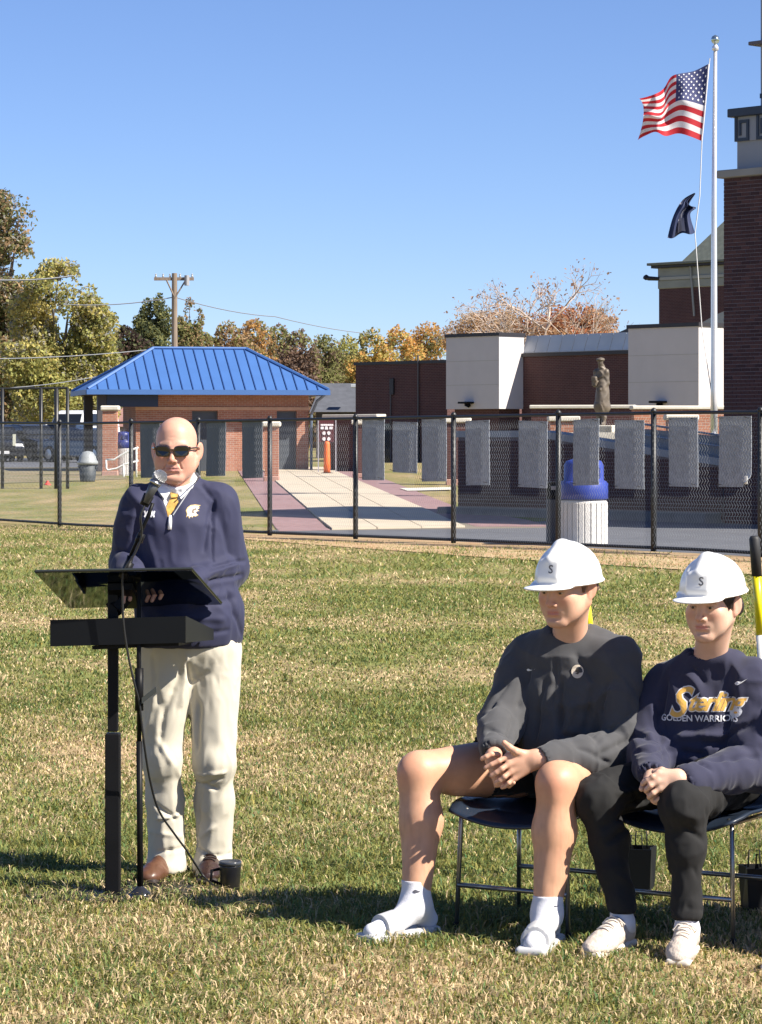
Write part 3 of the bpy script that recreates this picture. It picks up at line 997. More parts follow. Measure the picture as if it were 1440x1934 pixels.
# low houses behind the parked cars
for (x0, x1, yt, ye, Yh, c, lb) in ((60, 232, 776, 792, 205, (.16, .10, .09), 'low house with reddish brown roof behind the parking lot'),
                                    (205, 262, 752, 806, 170, (.27, .15, .13), 'house gable with pinkish roof seen through the stand porch'),
                                    (-70, 70, 786, 800, 215, (.10, .085, .07), 'low dark house behind the parked cars at the left edge')):
    L = N_at(x0, Yh); w = (x1 - x0) * Yh / F; g = float(gz(Yh)); zz = lambda py: zt(py, Yh) - g
    root = empty('house', (L[0], L[1], g), 0, lb, 'house', 'low houses beyond the parking lot')
    MB().prism([(-.3, 0, zz(ye)), (w + .3, 0, zz(ye)), (w - .5, 3, zz(yt)), (.5 if x0 != 205 else w - .6, 3, zz(yt))], V(0, .1, .05)).out('roof', mat('house_roof', c, .9, var=.2, vscale=2), root)
    MB().box((0, .3, -.3), (w, 5, zz(ye) - .003)).out('wall', mm('brown_wall', (.20, .13, .11), .9, var=.2, vscale=2), root)

# ------------------------------------------------------------------ brick tower at the right edge, laid brick by brick where it stands nearest
T0 = N_at(1368, 52.0)
root = rbase('brick_tower', T0, 'dark brick tower with grey stone shaft and navy key-pattern frieze at the right edge', 'tower')
g = float(gz(52.0)); zz = lambda py: zt(py, 52.0) - g
tw, td = 7.0, 5.0
mortar = mat('tower_mortar', (.20, .165, .175), .95, var=.15, vscale=10)
MB().box((0, 0, -.3), (tw, td, zz(337))).out('core', mortar, root)
capst = mat('tower_stone', (.30, .28, .25), .85, var=.1, vscale=2)
MB().box((-.10, -.10, zz(337)), (tw, td, zz(322)), None, .015).out('coping', capst, root)
shaft = mat('tower_shaft', (.30, .31, .34), .85, var=.05, vscale=1)
o1 = .165
MB().box((o1, o1, zz(322)), (tw, td, zz(222))).out('shaft', shaft, root)
navy = mat('navy_trim', (.022, .034, .06), .5, var=.1)
za, zb = zz(268), zz(222)
MB().box((o1 - .03, o1 - .03, za), (tw, td, zb)).out('frieze', shaft, root)
def key(x, dr):
    m = MB(); y0, y1 = o1 - .055, o1 - .031; H = zb - za; t = .055; w = .27
    def bar(xa, xb, z0, z1): m.box((min(xa, xb), y0, z0), (max(xa, xb), y1, z1))
    # square spiral like the painted key pattern
    bar(x, x + t, za, zb); bar(x + t, x + w - .001, za, za + t)
    bar(x + w, x + w + t, za, zb - .06)
    bar(x + t + .04, x + w - .001, zb - .06 - t, zb - .06)
    bar(x + t + .04, x + t + .04 + t * .9, za + t * 1.8, zb - .061 - t)
    return m.out('key_pattern', navy, root)
for i in range(10): key(o1 - .02 + i * .50, 1)
MB().box((o1 - .13, o1 - .13, zb), (tw, td, zz(206)), None, .012).out('cornice', navy, root)
o2 = .46
MB().box((o2, o2, zz(206)), (tw, td, zz(-160))).out('upper_shaft', shaft, root)
MB().box((o2 - .012, o2 - .012, zz(186)), (tw, td, zz(177))).out('shaft_band', navy, root)
MB().box((o2 - .16, o2 - .16, zz(86)), (tw, td, zz(79)), None, .01).out('shaft_ledge', mm('ledge', (.14, .12, .14), .8), root)
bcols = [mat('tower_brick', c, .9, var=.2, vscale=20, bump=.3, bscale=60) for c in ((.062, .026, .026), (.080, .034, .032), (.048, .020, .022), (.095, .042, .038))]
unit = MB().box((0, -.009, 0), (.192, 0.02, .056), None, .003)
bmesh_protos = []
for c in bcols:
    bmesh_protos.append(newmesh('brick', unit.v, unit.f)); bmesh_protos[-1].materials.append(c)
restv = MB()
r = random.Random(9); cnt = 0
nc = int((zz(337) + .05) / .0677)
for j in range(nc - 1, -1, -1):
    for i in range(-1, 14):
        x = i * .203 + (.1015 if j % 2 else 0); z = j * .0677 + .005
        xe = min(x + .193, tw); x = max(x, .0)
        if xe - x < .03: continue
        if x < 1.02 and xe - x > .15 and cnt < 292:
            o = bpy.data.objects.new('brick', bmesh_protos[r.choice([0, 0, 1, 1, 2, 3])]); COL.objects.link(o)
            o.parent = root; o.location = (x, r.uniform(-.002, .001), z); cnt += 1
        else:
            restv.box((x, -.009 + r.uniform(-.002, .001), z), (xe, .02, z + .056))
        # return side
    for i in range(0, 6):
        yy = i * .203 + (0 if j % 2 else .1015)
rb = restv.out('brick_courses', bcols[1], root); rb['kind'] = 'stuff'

# ramp wall behind the fence with its falling coping and rail
W0, W1 = N_at(866, 57.2), N_at(1366, 52.2)
wl = float(np.linalg.norm(W1 - W0)); wa = math.atan2(W1[1] - W0[1], W1[0] - W0[0])
root = empty('ramp_wall', (W0[0], W0[1], float(gz(57))), wa, 'dark brick ramp wall with falling coping behind the grey fence panels', 'wall')
g0 = float(gz(57))
def topz(x):   # along the wall
    return np.interp(x, [0, wl * .33, wl], [zt(826, 56) - g0, zt(826, 56) - g0, zt(880, 52) - g0])
MB().prism([(0, 0, -.4), (wl, 0, -.4), (wl, 0, float(topz(wl))), (wl * .33, 0, float(topz(wl * .33))), (0, 0, float(topz(0)))], V(0, .35, 0)).out('core', mortar, root)
rw = MB(); j = 0; z = .02
while z < 2.2:
    for i in range(-1, int(wl / .203) + 1):
        x = i * .203 + (.1 if j % 2 else 0); xe = min(x + .193, wl); x = max(0, x)
        if xe - x > .04 and z + .058 < topz((x + xe) / 2) - .01:
            rw.box((x, -.012 + r.uniform(-.003, .002), z), (xe, -.001, z + .056))
    z += .0677; j += 1
o = rw.out('brick_courses', bcols[3], root); o['kind'] = 'stuff'
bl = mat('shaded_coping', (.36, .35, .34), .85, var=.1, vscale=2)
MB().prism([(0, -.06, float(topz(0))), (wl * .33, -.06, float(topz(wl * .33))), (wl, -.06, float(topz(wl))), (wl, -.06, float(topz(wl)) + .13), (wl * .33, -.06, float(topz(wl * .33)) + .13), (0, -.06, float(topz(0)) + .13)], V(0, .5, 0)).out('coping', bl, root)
MB().prism([(wl * .55, .3, float(topz(wl * .55)) + .12), (wl, .3, float(topz(wl)) + .12), (wl, .3, float(topz(wl)) + .5), (wl * .68, .3, float(topz(wl * .68)) + .42), (wl * .66, .3, float(topz(wl * .68)) + .30)], V(0, .1, 0)).out('parapet', mm('parapet_g', (.26, .26, .27), .85, var=.1), root)
for k, dz in ((0, .52), (1, .32)):
    MB().tube([V(wl * .62, .2, float(topz(wl * .62)) + dz), V(wl, .2, float(topz(wl)) + dz)], .022, 6).out('handrail', mm('rail_grey', (.35, .36, .38), .4, metal=.5), root)
MB().box((-.1, -.5, -.25), (wl, -.03, .14), None, .02).out('kerb', mm('kerb_dark', (.13, .135, .14), .9, var=.15), root)

# raised plaza behind it
pz = MB().prism([(*(W0 + Vx * .45), .0), (*(W1 + Vx * .45), .0), (*(W1 + Vx * 60), .0), (*(W0 + Vx * 60), .0)], V(0, 0, 1.62))
tag(pz.out('plaza', mm('plaza_conc', (.4, .36, .3), .9, var=.1)), kind='structure')

def rwall(name, label, pxa, pxb, Y, yt, yb, matr, cap=True, capm=None, capt=.10, along=Ux, th=.35, cat='wall', over=.05, group=None):
    L = N_at(pxa, Y); a = on_line(pxb, L, along)
    rz = math.atan2(along[1], along[0])
    root = empty(name, (L[0], L[1], 1.62), rz, label, cat, group)
    zT = zt(yt, Y) - 1.62; zB = min(zt(yb, Y) - 1.62, 0)
    MB().box((0, 0, zB), (a, th, zT - capt)).out('wall', matr, root)
    if cap: MB().box((-over, -over, zT - capt + .002), (a + over, th + over, zT), None, .02).out('coping', capm or stone_white, root)
    return root
FX = V(1, 0)
rwall('brick_garden_wall', 'sunlit orange brick wall at the foot of the flagpole', 1198, 1372, 73, 766, 822, br_lit, along=V(.995, .1))
rwall('brick_garden_wall', 'shaded brick wall with pale coping behind the statue', 1004, 1196, 78, 765, 822, br_dark, along=V(.98, -.2))  # continues the sunlit wall; its shade is put in with the darker brick
rwall('brick_pier', 'small brick pier with white cap left of the statue', 1040, 1092, 66, 786, 830, br_lit, capt=.12, along=FX, th=.5, cat='pier', group='brick piers with white caps')
rwall('brick_pier', 'brick pier with white cap behind the last but one fence panel', 1262, 1316, 62, 783, 830, br_lit, capt=.12, along=FX, th=.5, cat='pier', group='brick piers with white caps')
rwall('low_white_wall', 'low white wall under the statue feet', 1008, 1162, 64, 808, 830, stone_white, cap=False, along=V(.99, -.1), th=.3)
# ------------------------------------------------------------------ stand with blue standing-seam roof
Wd = V(.978, .208); Dd = V(-.208, .978)
Ys = 98.0
E0 = N_at(166, Ys)                       # front-left eave corner
g = float(gz(Ys + 2))
ew = on_line(621, E0, Wd); ed = 5.0
ze = zt(737, Ys) - g; zr = zt(660, 101) - g
root = empty('concession_stand', (E0[0], E0[1], g), math.atan2(Wd[1], Wd[0]), 'brick stand with bright blue standing-seam hip roof', 'building')
blue = mat('blue_metal_roof', (.05, .13, .34), .5, var=.06, vscale=1.5, spec=.5)
blue_d = mat('blue_metal_seam', (.018, .055, .18), .5)
rx0 = on_line(290, E0 + Dd * ed / 2, Wd); rx1 = on_line(465, E0 + Dd * ed / 2, Wd)
def zroof_front(y): return ze + (zr - ze) * y / (ed / 2)
def slab4(name, a, b, c, d, th, m): return MB().prism([a, b, c, d], V(0, 0, th)).out(name, m, root)
npn = 23
def ytop(x):
    if x < rx0: return max(.0, (x) / rx0 * ed / 2)
    if x > rx1: return max(.0, (ew - x) / (ew - rx1) * ed / 2)
    return ed / 2
pw = ew / npn
for i in range(npn):
    x0, x1 = i * pw + .012, (i + 1) * pw - .012
    xs_ = sorted(set([x0, x1] + [q for q in (rx0, rx1) if x0 < q < x1]))
    top = [(x, ytop(x), zroof_front(ytop(x))) for x in reversed(xs_)]
    MB().prism([(x0, 0, ze), (x1, 0, ze)] + top, V(0, 0, .02)).out('roof_panel', blue, root)
    if i:
        x = i * pw; yt_ = ytop(x)
        m = MB(); m.prism([(x - .016, .0, ze + .005), (x + .016, .0, ze + .005), (x + .016, yt_, zroof_front(yt_) + .005), (x - .016, yt_, zroof_front(yt_) + .005)], V(0, 0, .05))
        m.out('roof_seam', blue_d, root)
# hips, back and side slopes
for xa, xr in ((0, rx0), (ew, rx1)):
    n2 = 8
    for i in range(n2):
        y0, y1 = ed * i / n2 + .01, ed * (i + 1) / n2 - .01
        def xt(y): return xa + (xr - xa) * (1 - abs(y - ed / 2) / (ed / 2))
        def zz_(y): return ze + (zr - ze) * (1 - abs(y - ed / 2) / (ed / 2))
        MB().prism([(xa, y0, ze), (xa, y1, ze), (xt(y1), y1, zz_(y1)), (xt(y0), y0, zz_(y0))], V(0, 0, .02)).out('roof_panel', blue, root)
MB().prism([(0, ed, ze), (ew, ed, ze), (rx1, ed / 2, zr), (rx0, ed / 2, zr)], V(0, 0, .02)).out('roof_slope', blue, root)
hb = MB()
for a, b in (((0, 0, ze), (rx0, ed / 2, zr)), ((ew, 0, ze), (rx1, ed / 2, zr)), ((rx0, ed / 2, zr), (rx1, ed / 2, zr)), ((0, ed, ze), (rx0, ed / 2, zr)), ((ew, ed, ze), (rx1, ed / 2, zr))):
    hb.tube([V(*a) + V(0, 0, .05), V(*b) + V(0, 0, .05)], .06, 6)
hb.out('ridge_cap', blue, root)
fm = MB(); fm.box((-.04, -.06, ze - .14), (ew + .04, -.01, ze + .03)); fm.box((-.06, -.01, ze - .14), (-.01, ed + .01, ze + .03)); fm.box((ew + .01, -.01, ze - .14), (ew + .06, ed, ze + .03))
fm.out('fascia', blue, root)
MB().box((0, 0, ze - .12), (ew, ed, ze - .09)).out('soffit', mm('soffit', (.16, .13, .11), .9), root)
wx0 = on_line(257, E0 + Dd * .8, Wd); wx1 = on_line(583, E0 + Dd * .8, Wd)
zd = zt(775, Ys) - g
# front wall built round its openings so doors are real recesses
dx = [(on_line(363, E0 + Dd * .8, Wd), on_line(412, E0 + Dd * .8, Wd)), (on_line(523, E0 + Dd * .8, Wd), on_line(561, E0 + Dd * .8, Wd))]
wmx = MB(); cur = wx0
for a, b in dx:
    wmx.box((cur, .8, -.3), (a, ed - .6, ze - .12)); wmx.box((a, .8, zd), (b, ed - .6, ze - .12)); wmx.box((a, 1.05, -.3), (b, ed - .6, zd - .002)); cur = b
wmx.box((cur, .8, -.3), (wx1, ed - .6, ze - .12))
wmx.out('wall', br_lit, root)
MB().box((wx0 - .02, .765, zd + .02), (wx1 + .02, .799, zd + .13)).out('band_course', mat('band', (.55, .33, .22), .85, var=.1), root)
drm = mm('stand_door', (.06, .07, .085), .5, var=.1)
for a, b in dx:
    MB().box((a + .04, .98, 0), (b - .04, 1.03, zd - .04)).out('door', drm, root)
    MB().box((a, .93, 0), (a + .04, 1.045, zd - .003)).box((b - .04, .93, 0), (b, 1.045, zd - .003)).box((a + .041, .93, zd - .045), (b - .041, 1.045, zd - .003)).out('door_frame', mm('door_frame', (.10, .10, .11), .5), root)
# porch columns and beam
cx = on_line(193, E0 + Dd * .4, Wd)
MB().box((cx - .16, .3, -.3), (cx + .14, .6, ze - .12)).out('porch_column', mm('porch_col', (.05, .045, .05), .7), root)
MB().box((cx + .15, .32, ze - .55), (wx0 + .7, .55, ze - .13)).out('porch_beam', mm('porch_beam', (.022, .035, .07), .6), root)
MB().box((.3, 3.8, -.3), (.6, 4.1, ze - .12)).out('porch_column', mm('porch_col', (.05, .045, .05), .7), root)
MB().tube([V(ew - .1, -.02, ze - .1), V(ew - .35, .3, ze - .35), V(wx1 + .08, .7, ze - .8), V(wx1 + .08, .72, -.1)], .05, 6).out('downspout', mm('spout_b', (.12, .16, .22), .4), root)

def pier(pxa, pxb, ytop_, ybot, Y, label, matr=None, group='brick piers with white caps'):
    L = N_at(pxa, Y); w = (pxb - pxa) * Y / F; g = float(gz(Y))
    root = empty('brick_pier', (L[0], L[1], g), 0, label, 'pier', group)
    z = zt(ytop_, Y) - g
    MB().box((0, 0, -.3), (w, w, z - .16)).out('shaft', matr or br_lit, root)
    MB().box((-.07, -.07, z - .158), (w + .07, w + .07, z), None, .035).out('cap', stone_white, root)
    MB().box((-.03, -.03, -.25), (w + .03, w + .03, .16), None, .02).out('plinth', mat('plinth', (.42, .25, .2), .9, var=.1), root)
    return root
pier(194, 221, 766, 885, 92, 'tall brick pier with white cap at the left end of the blue-roofed stand')
pier(500, 526, 796, 884, 84, 'brick pier with white cap in front of the stand door')
pier(668, 690, 792, 884, 88, 'brick pier with white cap just left of the fence post by the sign', br_dark)
pier(845, 886, 788, 884, 80, 'brick pier with white cap at the left end of the ramp wall', br_dark)
rt = rwall('low_brick_wall', 'low dark brick wall with white coping behind the maroon sign', 612, 700, 100, 783, 884, br_dark)
rt.location.z = float(gz(100)); 
for ch in rt.children: ch.location.z += 1.62 - float(gz(100)) if False else 0
bpy.data.objects.remove(rt.children[1]) if False else None

# fix: rebuild that wall at ground height
for ch in list(rt.children): bpy.data.objects.remove(ch)
zT = zt(783, 100) - float(gz(100)); aw = on_line(712, N_at(612, 100), Ux)
MB().box((0, 0, -.3), (aw, .35, zT - .14)).out('wall', br_dark, rt)
MB().box((-.05, -.05, zT - .138), (aw + .05, .4, zT), None, .02).out('coping', stone_white, rt)

# maroon notice board and orange delineator before it
Y = 96.0; g = float(gz(Y)); c = N_at(618, Y)
root = empty('notice_board', (c[0], c[1], g), 0, 'maroon notice board with rows of white panels above the orange post', 'sign')
k = Y / F
zz = lambda py: zt(py, Y) - g
MB().box((-16 * k, 0, zz(835)), (15 * k, .05, zz(794))).out('board', mm('maroon', (.09, .02, .025), .6), root)
for x in (-17.5, 15.5):
    MB().box((x * k, -.02, 0), (x * k + .04, .06, zz(792))).out('post', mm('board_post', (.35, .33, .36), .6), root)
wh_ = mm('board_white', (.8, .76, .78), .6)
for (x, y, w_, h_) in ((-12, 801, 24, 3.4), (-12, 806, 5.5, 5), (-4, 805.5, 5.5, 6), (4, 806, 6.5, 5)):
    MB().box((x * k, -.02, zz(y + h_)), ((x + w_) * k, -.001, zz(y)), None, .006).out('panel', wh_, root)
for (x, y) in ((-5.5, 818), (3.5, 818), (-5.5, 829), (3.5, 829)):
    m = MB(); m.lathe([(3.2 * k, -.010), (3.2 * k, .010)], (0, 0, 0), 12)
    m.v = [(a[0] + x * k, a[2] - .012, a[1] * 1.1 + zz(y)) for a in m.v]
    m.out('panel', wh_, root)
Y = 94.0; c = N_at(618, Y); g = float(gz(Y))
root = empty('delineator_post', (c[0], c[1], g), 0, 'bright orange delineator post standing on the far end of the walkway', 'post')
org = mm('orange_plastic', (.85, .16, .03), .5, var=.05)
MB().lathe([(.115, 0), (.105, .5), (.095, 1.0), (.085, zt(833, Y) - g - .05), (.04, zt(833, Y) - g)], n=14).out('tube', org, root, True)
MB().lathe([(.22, 0), (.22, .05), (.12, .07)], n=8).out('base', mm('rubber', (.02, .02, .02), .8), root)

# ------------------------------------------------------------------ main chain-link fence
FA, FB = V(-5.50, 50.46), V(3.53, 37.67)
FD = (FB - FA) / np.linalg.norm(FB - FA)
def fx_at(px): return on_line(px, FA, FD)
def fpt(x): return FA + FD * x
frz = math.atan2(FD[1], FD[0])
fence = empty('chain_link_fence', (FA[0], FA[1], 0), frz, 'long black chain-link fence across the field behind the speaker', 'fence')
FH = 1.83
x_end = fx_at(1437) + 4.4
posts = [fx_at(p) for p in (113, 248, 375, 510, 672, 857, 1055, 1235, 1437)]
posts = [posts[0] - 4.8, posts[0] - 2.4] + posts + [posts[-1] + 2.2, posts[-1] + 4.4]
fz = lambda x: float(gz(fpt(x)[1]))
for i, x in enumerate(posts):
    r_ = .037
    m = MB(); m.tube([V(x, 0, fz(x) - .3), V(x, 0, fz(x) + FH)], r_, 10)
    m.lathe([(r_ * 1.1, 0), (r_ * 1.2, .02), (r_ * .7, .05), (.005, .06)], (x, 0, fz(x) + FH - .02), 10)
    m.out('post', fence_black, fence, True)
xs_ = np.arange(posts[0], posts[-1] + .01, .6)
for nm, dz in (('top_rail', FH - .03), ('bottom_rail', .06)):
    MB().tube([V(x, -.005, fz(x) + dz) for x in xs_], .022, 8).out(nm, fence_black, fence, True)
mb = MB(); p_ = .0508
zN = int((FH - .08) / (p_ ))
wires = []
nw = int((posts[-1] - posts[0]) / p_)
vs = []; fs = []; rw_ = .0023
for w_ in range(nw):
    x0 = posts[0] + w_ * p_
    zb = fz(x0) + .02
    n = 0
    for kk in range(zN + 1):
        xx = x0 + (p_ if kk % 2 == 0 else 0)
        yy = -.030 + (.004 if kk % 2 else -.004)
        zz0 = zb + kk * p_
        b0 = len(vs)
        vs += [(xx - rw_, yy, zz0), (xx + rw_ * .6, yy - rw_, zz0), (xx + rw_ * .6, yy + rw_, zz0)]
        if kk:
            for q in range(3):
                q2 = (q + 1) % 3
                fs.append((b0 - 3 + q, b0 - 3 + q2, b0 + q2, b0 + q))
o = obj('mesh', vs, np.array(fs), wire_mat, fence); o['kind'] = 'stuff'

panels = [((262, 299, 797, 903), 'grey panel on the fence half hidden behind the speaker, at the left of his head'),
          ((388, 424, 797, 900), 'grey panel on the fence just right of the speaker head'),
          ((454, 492, 795, 904), 'grey panel on the fence over the left edge of the walkway'),
          ((681, 723, 792, 907), 'grey panel on the fence touching the right side of the post beside the orange marker'),
          ((739, 785, 796, 892), 'shortest grey panel on the fence, second right of the post beside the orange marker'),
          ((794, 840, 792, 910), 'grey panel on the fence just left of the post at the ramp wall end'),
          ((876, 921, 795, 917), 'grey panel on the fence just right of the post at the ramp wall end'),
          ((977, 1031, 794, 920), 'grey panel on the fence left of the blue-lidded bin'),
          ((1080, 1128, 793, 918), 'grey panel on the fence in front of the blue bin lid'),
          ((1158, 1213, 793, 923), 'grey panel on the fence between the blue-lidded bin and the next post'),
          ((1260, 1315, 788, 919), 'grey panel on the fence below the right grey block'),
          ((1355, 1416, 786, 920), 'rightmost grey panel on the fence, with a curled white lower corner')]
pan = mat('panel_fabric', (.34, .37, .42), .8, var=.22, vscale=22, bump=.4, bscale=40)
pan2 = mat('panel_fabric_dark', (.15, .175, .20), .8, var=.12, vscale=2.5, bump=.2, bscale=30)
for i, ((xa, xb, yt_, yb), lb) in enumerate(panels):
    a, b = fx_at(xa), fx_at(xb); Y = fpt((a + b) / 2)[1]
    z1, z0 = zt(yt_, Y), zt(yb, Y)
    nu, nv = 9, 17
    rr = random.Random(i)
    tl, br_ = rr.uniform(-.02, .02), rr.uniform(-.02, .02)
    ph = rr.uniform(0, 6)
    def q(u, v, d=0):
        x = a + (b - a) * u + tl * v
        z = z1 + (z0 - z1) * v + br_ * u
        y = .030 + .004 * math.sin(u * 7 + ph) * v + .003 * math.sin(v * 6 + ph) + d
        if i == 11 and u > .8 and v > .85: y -= .12 * (v - .85) / .15 * (u - .8) / .2; z += .05 * (v - .85) / .15
        return (x, y, z)
    vs = [q(u / (nu - 1), v / (nv - 1)) for v in range(nv) for u in range(nu)] + [q(u / (nu - 1), v / (nv - 1), .006) for v in range(nv) for u in range(nu)]
    fs = []
    o1_ = nu * nv
    for v in range(nv - 1):
        for u in range(nu - 1):
            k0 = v * nu + u
            fs.append((k0, k0 + nu, k0 + nu + 1, k0 + 1)); fs.append((o1_ + k0, o1_ + k0 + 1, o1_ + k0 + nu + 1, o1_ + k0 + nu))
    edge = [u for u in range(nu)] + [v * nu + nu - 1 for v in range(1, nv)] + [(nv - 1) * nu + u for u in range(nu - 2, -1, -1)] + [v * nu for v in range(nv - 2, 0, -1)]
    for j in range(len(edge)):
        e0, e1 = edge[j], edge[(j + 1) % len(edge)]
        fs.append((e0, e1, o1_ + e1, o1_ + e0))
    Mx = np.array(Matrix.Rotation(frz, 4, 'Z'))
    c = V(a, 0, 0)
    root = empty('fence_panel', (*fpt(a), 0), frz, lb, 'panel', 'grey panels hung on the chain-link fence')
    vs = [(x - a, y, z) for x, y, z in vs]
    obj('sheet', vs, fs, pan2 if i < 3 else pan, root, False)
    tm = MB()
    for (u, v) in ((.08, .03), (.92, .03), (.08, .97), (.92, .97)):
        if i == 11 and u > .5 and v > .5: continue
        x, y, z = q(u, v); tm.tube([V(x - a - .012, y - .003, z), V(x - a - .012, -.045, z + .015), V(x - a + .012, -.045, z + .015), V(x - a + .012, y - .003, z)], .0025, 4)
    tm.out('tie', mm('tie_black', (.03, .03, .03), .5), root)
    if i == 11:
        x, y, z = q(.95, .93); MB().box((x - a - .02, y - .02, z - .05), (x - a + .03, y - .008, z + .05), None, .003).out('corner_tag', white_paint, root)

# second, taller fence far left
Y = 76.0; g = float(gz(Y))
root = empty('backstop_fence', (*N_at(5, Y), g), 0, 'tall thin-post fence at the left edge in front of the parked cars', 'fence')
k = Y / F
zt0 = zt(735, Y) - g
for px in (-70, 5, 78, 107, 128):
    MB().tube([V((px - 5) * k, 0, -.3), V((px - 5) * k, 0, zt0 + .02)], .045 if px != 107 else .06, 8).out('post', fence_black, root, True)
MB().tube([V(-75 * k, 0, zt0), V(123 * k, 0, zt0 + .03)], .035, 6).out('top_rail', fence_black, root)
MB().tube([V(-75 * k, 0, zt(823, Y) - g), V(123 * k, 0, zt(820, Y) - g)], .02, 6).out('middle_rail', fence_black, root)
vs, fs = [], []
for w_ in range(int(198 * k / .1)):
    for kk in range(int(zt0 / .1)):
        xx = -75 * k + w_ * .1 + (.1 if kk % 2 == 0 else 0); b0 = len(vs)
        vs += [(xx - .0025, .05, kk * .1), (xx + .0015, .048, kk * .1), (xx + .0015, .052, kk * .1)]
        if kk:
            for q in range(3): fs.append((b0 - 3 + q, b0 - 3 + (q + 1) % 3, b0 + (q + 1) % 3, b0 + q))
o = obj('mesh', vs, np.array(fs), fence_black, root); o['kind'] = 'stuff'
MB().box((8 * k + 12 * k, -.06, zt(842, Y) - g), (13.5 * k + 12 * k, -.03, zt(820, Y) - g)).out('notice_plate', mm('plate', (.6, .6, .5), .6), root)

# ------------------------------------------------------------------ bins
def bin_dome(px0, px1, ytop_, yb, Y, label, bodycol, lidcol, yl):
    k = Y / F; g = float(gz(Y)); c = N_at((px0 + px1) / 2, Y); R = (px1 - px0) / 2 * k
    root = empty('litter_bin', (c[0], c[1], g), R_(20), label, 'bin', 'litter bins')
    zl = zt(yl, Y) - g; zT = zt(ytop_, Y) - g
    bm_ = mat('bin_body', bodycol, .8, var=.08, vscale=8, bump=.3, bscale=60)
    lm = mat('bin_lid', lidcol, .4, var=.06, vscale=3)
    MB().lathe([(R * .93, -.02), (R * .97, .04), (R * .97, zl - .03), (R * .9, zl - .01)], n=32).out('body', bm_, root)
    sl_ = MB()
    for i in range(24):
        t = 2 * math.pi * i / 24
        M4 = Matrix.Rotation(t, 4, 'Z')
        MB().box((R * .965, -R * .11, .03), (R * 1.0, R * .11, zl - .04), M4, .006).out('slat', bm_, root)
    H = zT - zl
    m = MB().lathe([(R * .98, -.0), (R * 1.02, .015), (R * 1.02, H * .38), (R * .95, H * .44), (R * .84, H * .47), (R * .83, H * .84), (R * .74, H * .94), (R * .45, H * .99), (.01, H)], (0, 0, zl), 32)
    m.out('lid', lm, root, True)
    MB().box((-R * .4, -R * .87, zl + H * .5), (R * .4, -R * .5, zl + H * .8), None, .02).out('flap', mat('bin_flap', tuple(q * .6 for q in lidcol), .5), root)
    return root
bin_dome(1058, 1148, 866, 1030, 40.2, 'pale round litter bin with blue dome lid right behind the fence', (.62, .60, .57), (.035, .06, .30), 943)
bin_dome(217, 249, 815, 884, 92.5, 'small pale litter bin with dark blue lid beside the tall brick pier', (.5, .48, .47), (.02, .03, .16), 846)
Y = 40.6; k = Y / F; g = float(gz(Y)); c = N_at(1034, Y)
root = empty('ash_bin', (c[0], c[1], g), R_(0), 'narrow dark grey box bin tight against the left side of the blue-lidded bin', 'bin')
MB().box((0, 0, -.02), (22 * k, .3, zt(943, Y) - g), None, .01).out('body', mm('dark_box', (.09, .095, .105), .8, var=.15), root)
MB().box((.0, -.01, zt(942.5, Y) - g), (22 * k, .3, zt(910, Y) - g), None, .012).out('top', black_metal, root)
MB().box((.05, -.02, zt(925, Y) - g), (.14, -.008, zt(918, Y) - g)).out('plate', mm('plate_g', (.4, .4, .42), .5), root)
# grey round trash can left
Y = 84.0; k = Y / F; c = N_at(166, Y); g = zt(914, Y)
g = float(gz(Y))
root = empty('trash_can', (c[0], c[1], g), 0, 'round dark plastic trash can with light grey domed lid on the far grass', 'bin')
zb_, zl_ = 0, zt(876, Y) - g
Rr = 17.5 * k
MB().lathe([(Rr * .78, zb_), (Rr * .82, .05), (Rr * 1.0, zl_)], n=20).out('body', mm('can_grey', (.045, .055, .065), .6, var=.1), root, True)
MB().lathe([(Rr * 1.12, -.02), (Rr * 1.14, .06), (Rr * .98, .1), (Rr * .9, .2), (Rr * .55, .34), (Rr * .1, .37)], (0, 0, zl_), 20).out('lid', mm('can_lid', (.30, .32, .33), .5, var=.1), root, True)
MB().box((-Rr * 1.02, -Rr * .5, zl_ - .12), (-Rr * .9, -Rr * .2, zl_ - .05)).box((Rr * .9, -Rr * .5, zl_ - .12), (Rr * 1.02, -Rr * .2, zl_ - .05)).out('handle', mm('can_grey', (.04, .045, .05), .6), root)
# small red cone
Y = 80.0; c = N_at(90, Y); g = float(gz(Y))
root = empty('marker_cone', (c[0], c[1], g), 0, 'small red marker on the worn ground behind the tall fence', 'cone')
MB().lathe([(.10, 0), (.09, .03), (.06, .05), (.03, .12)], n=12).out('cone', mm('red_cone', (.6, .06, .04), .6), root)
MB().lathe([(.11, -.01), (.11, .015)], n=4).out('base', mm('red_cone', (.6, .06, .04), .6), root)
# white pipe rail by the pier
Y = 90.0; k = Y / F; g = float(gz(Y)); c = N_at(200, Y)
root = empty('pipe_handrail', (c[0], c[1], g), 0, 'white bent pipe handrail at the foot of the tall brick pier', 'handrail')
q = lambda x, y, d=0: V((x - 200) * k, d, zt(y, Y) - g)
MB().tube([q(201, 868), q(201, 884), q(204, 888), q(220, 885), q(236, 877), q(262, 870)], .03, 8).out('lower_rail', white_paint, root, True)
MB().tube([q(201, 868), q(216, 868), q(232, 858), q(248, 850), q(262, 845)], .03, 8).out('upper_rail', white_paint, root, True)
MB().tube([q(234, 876), q(234, 912)], .03, 8).out('post', white_paint, root, True)
MB().tube([q(258, 846), q(258, 912)], .03, 8).out('post', white_paint, root, True)

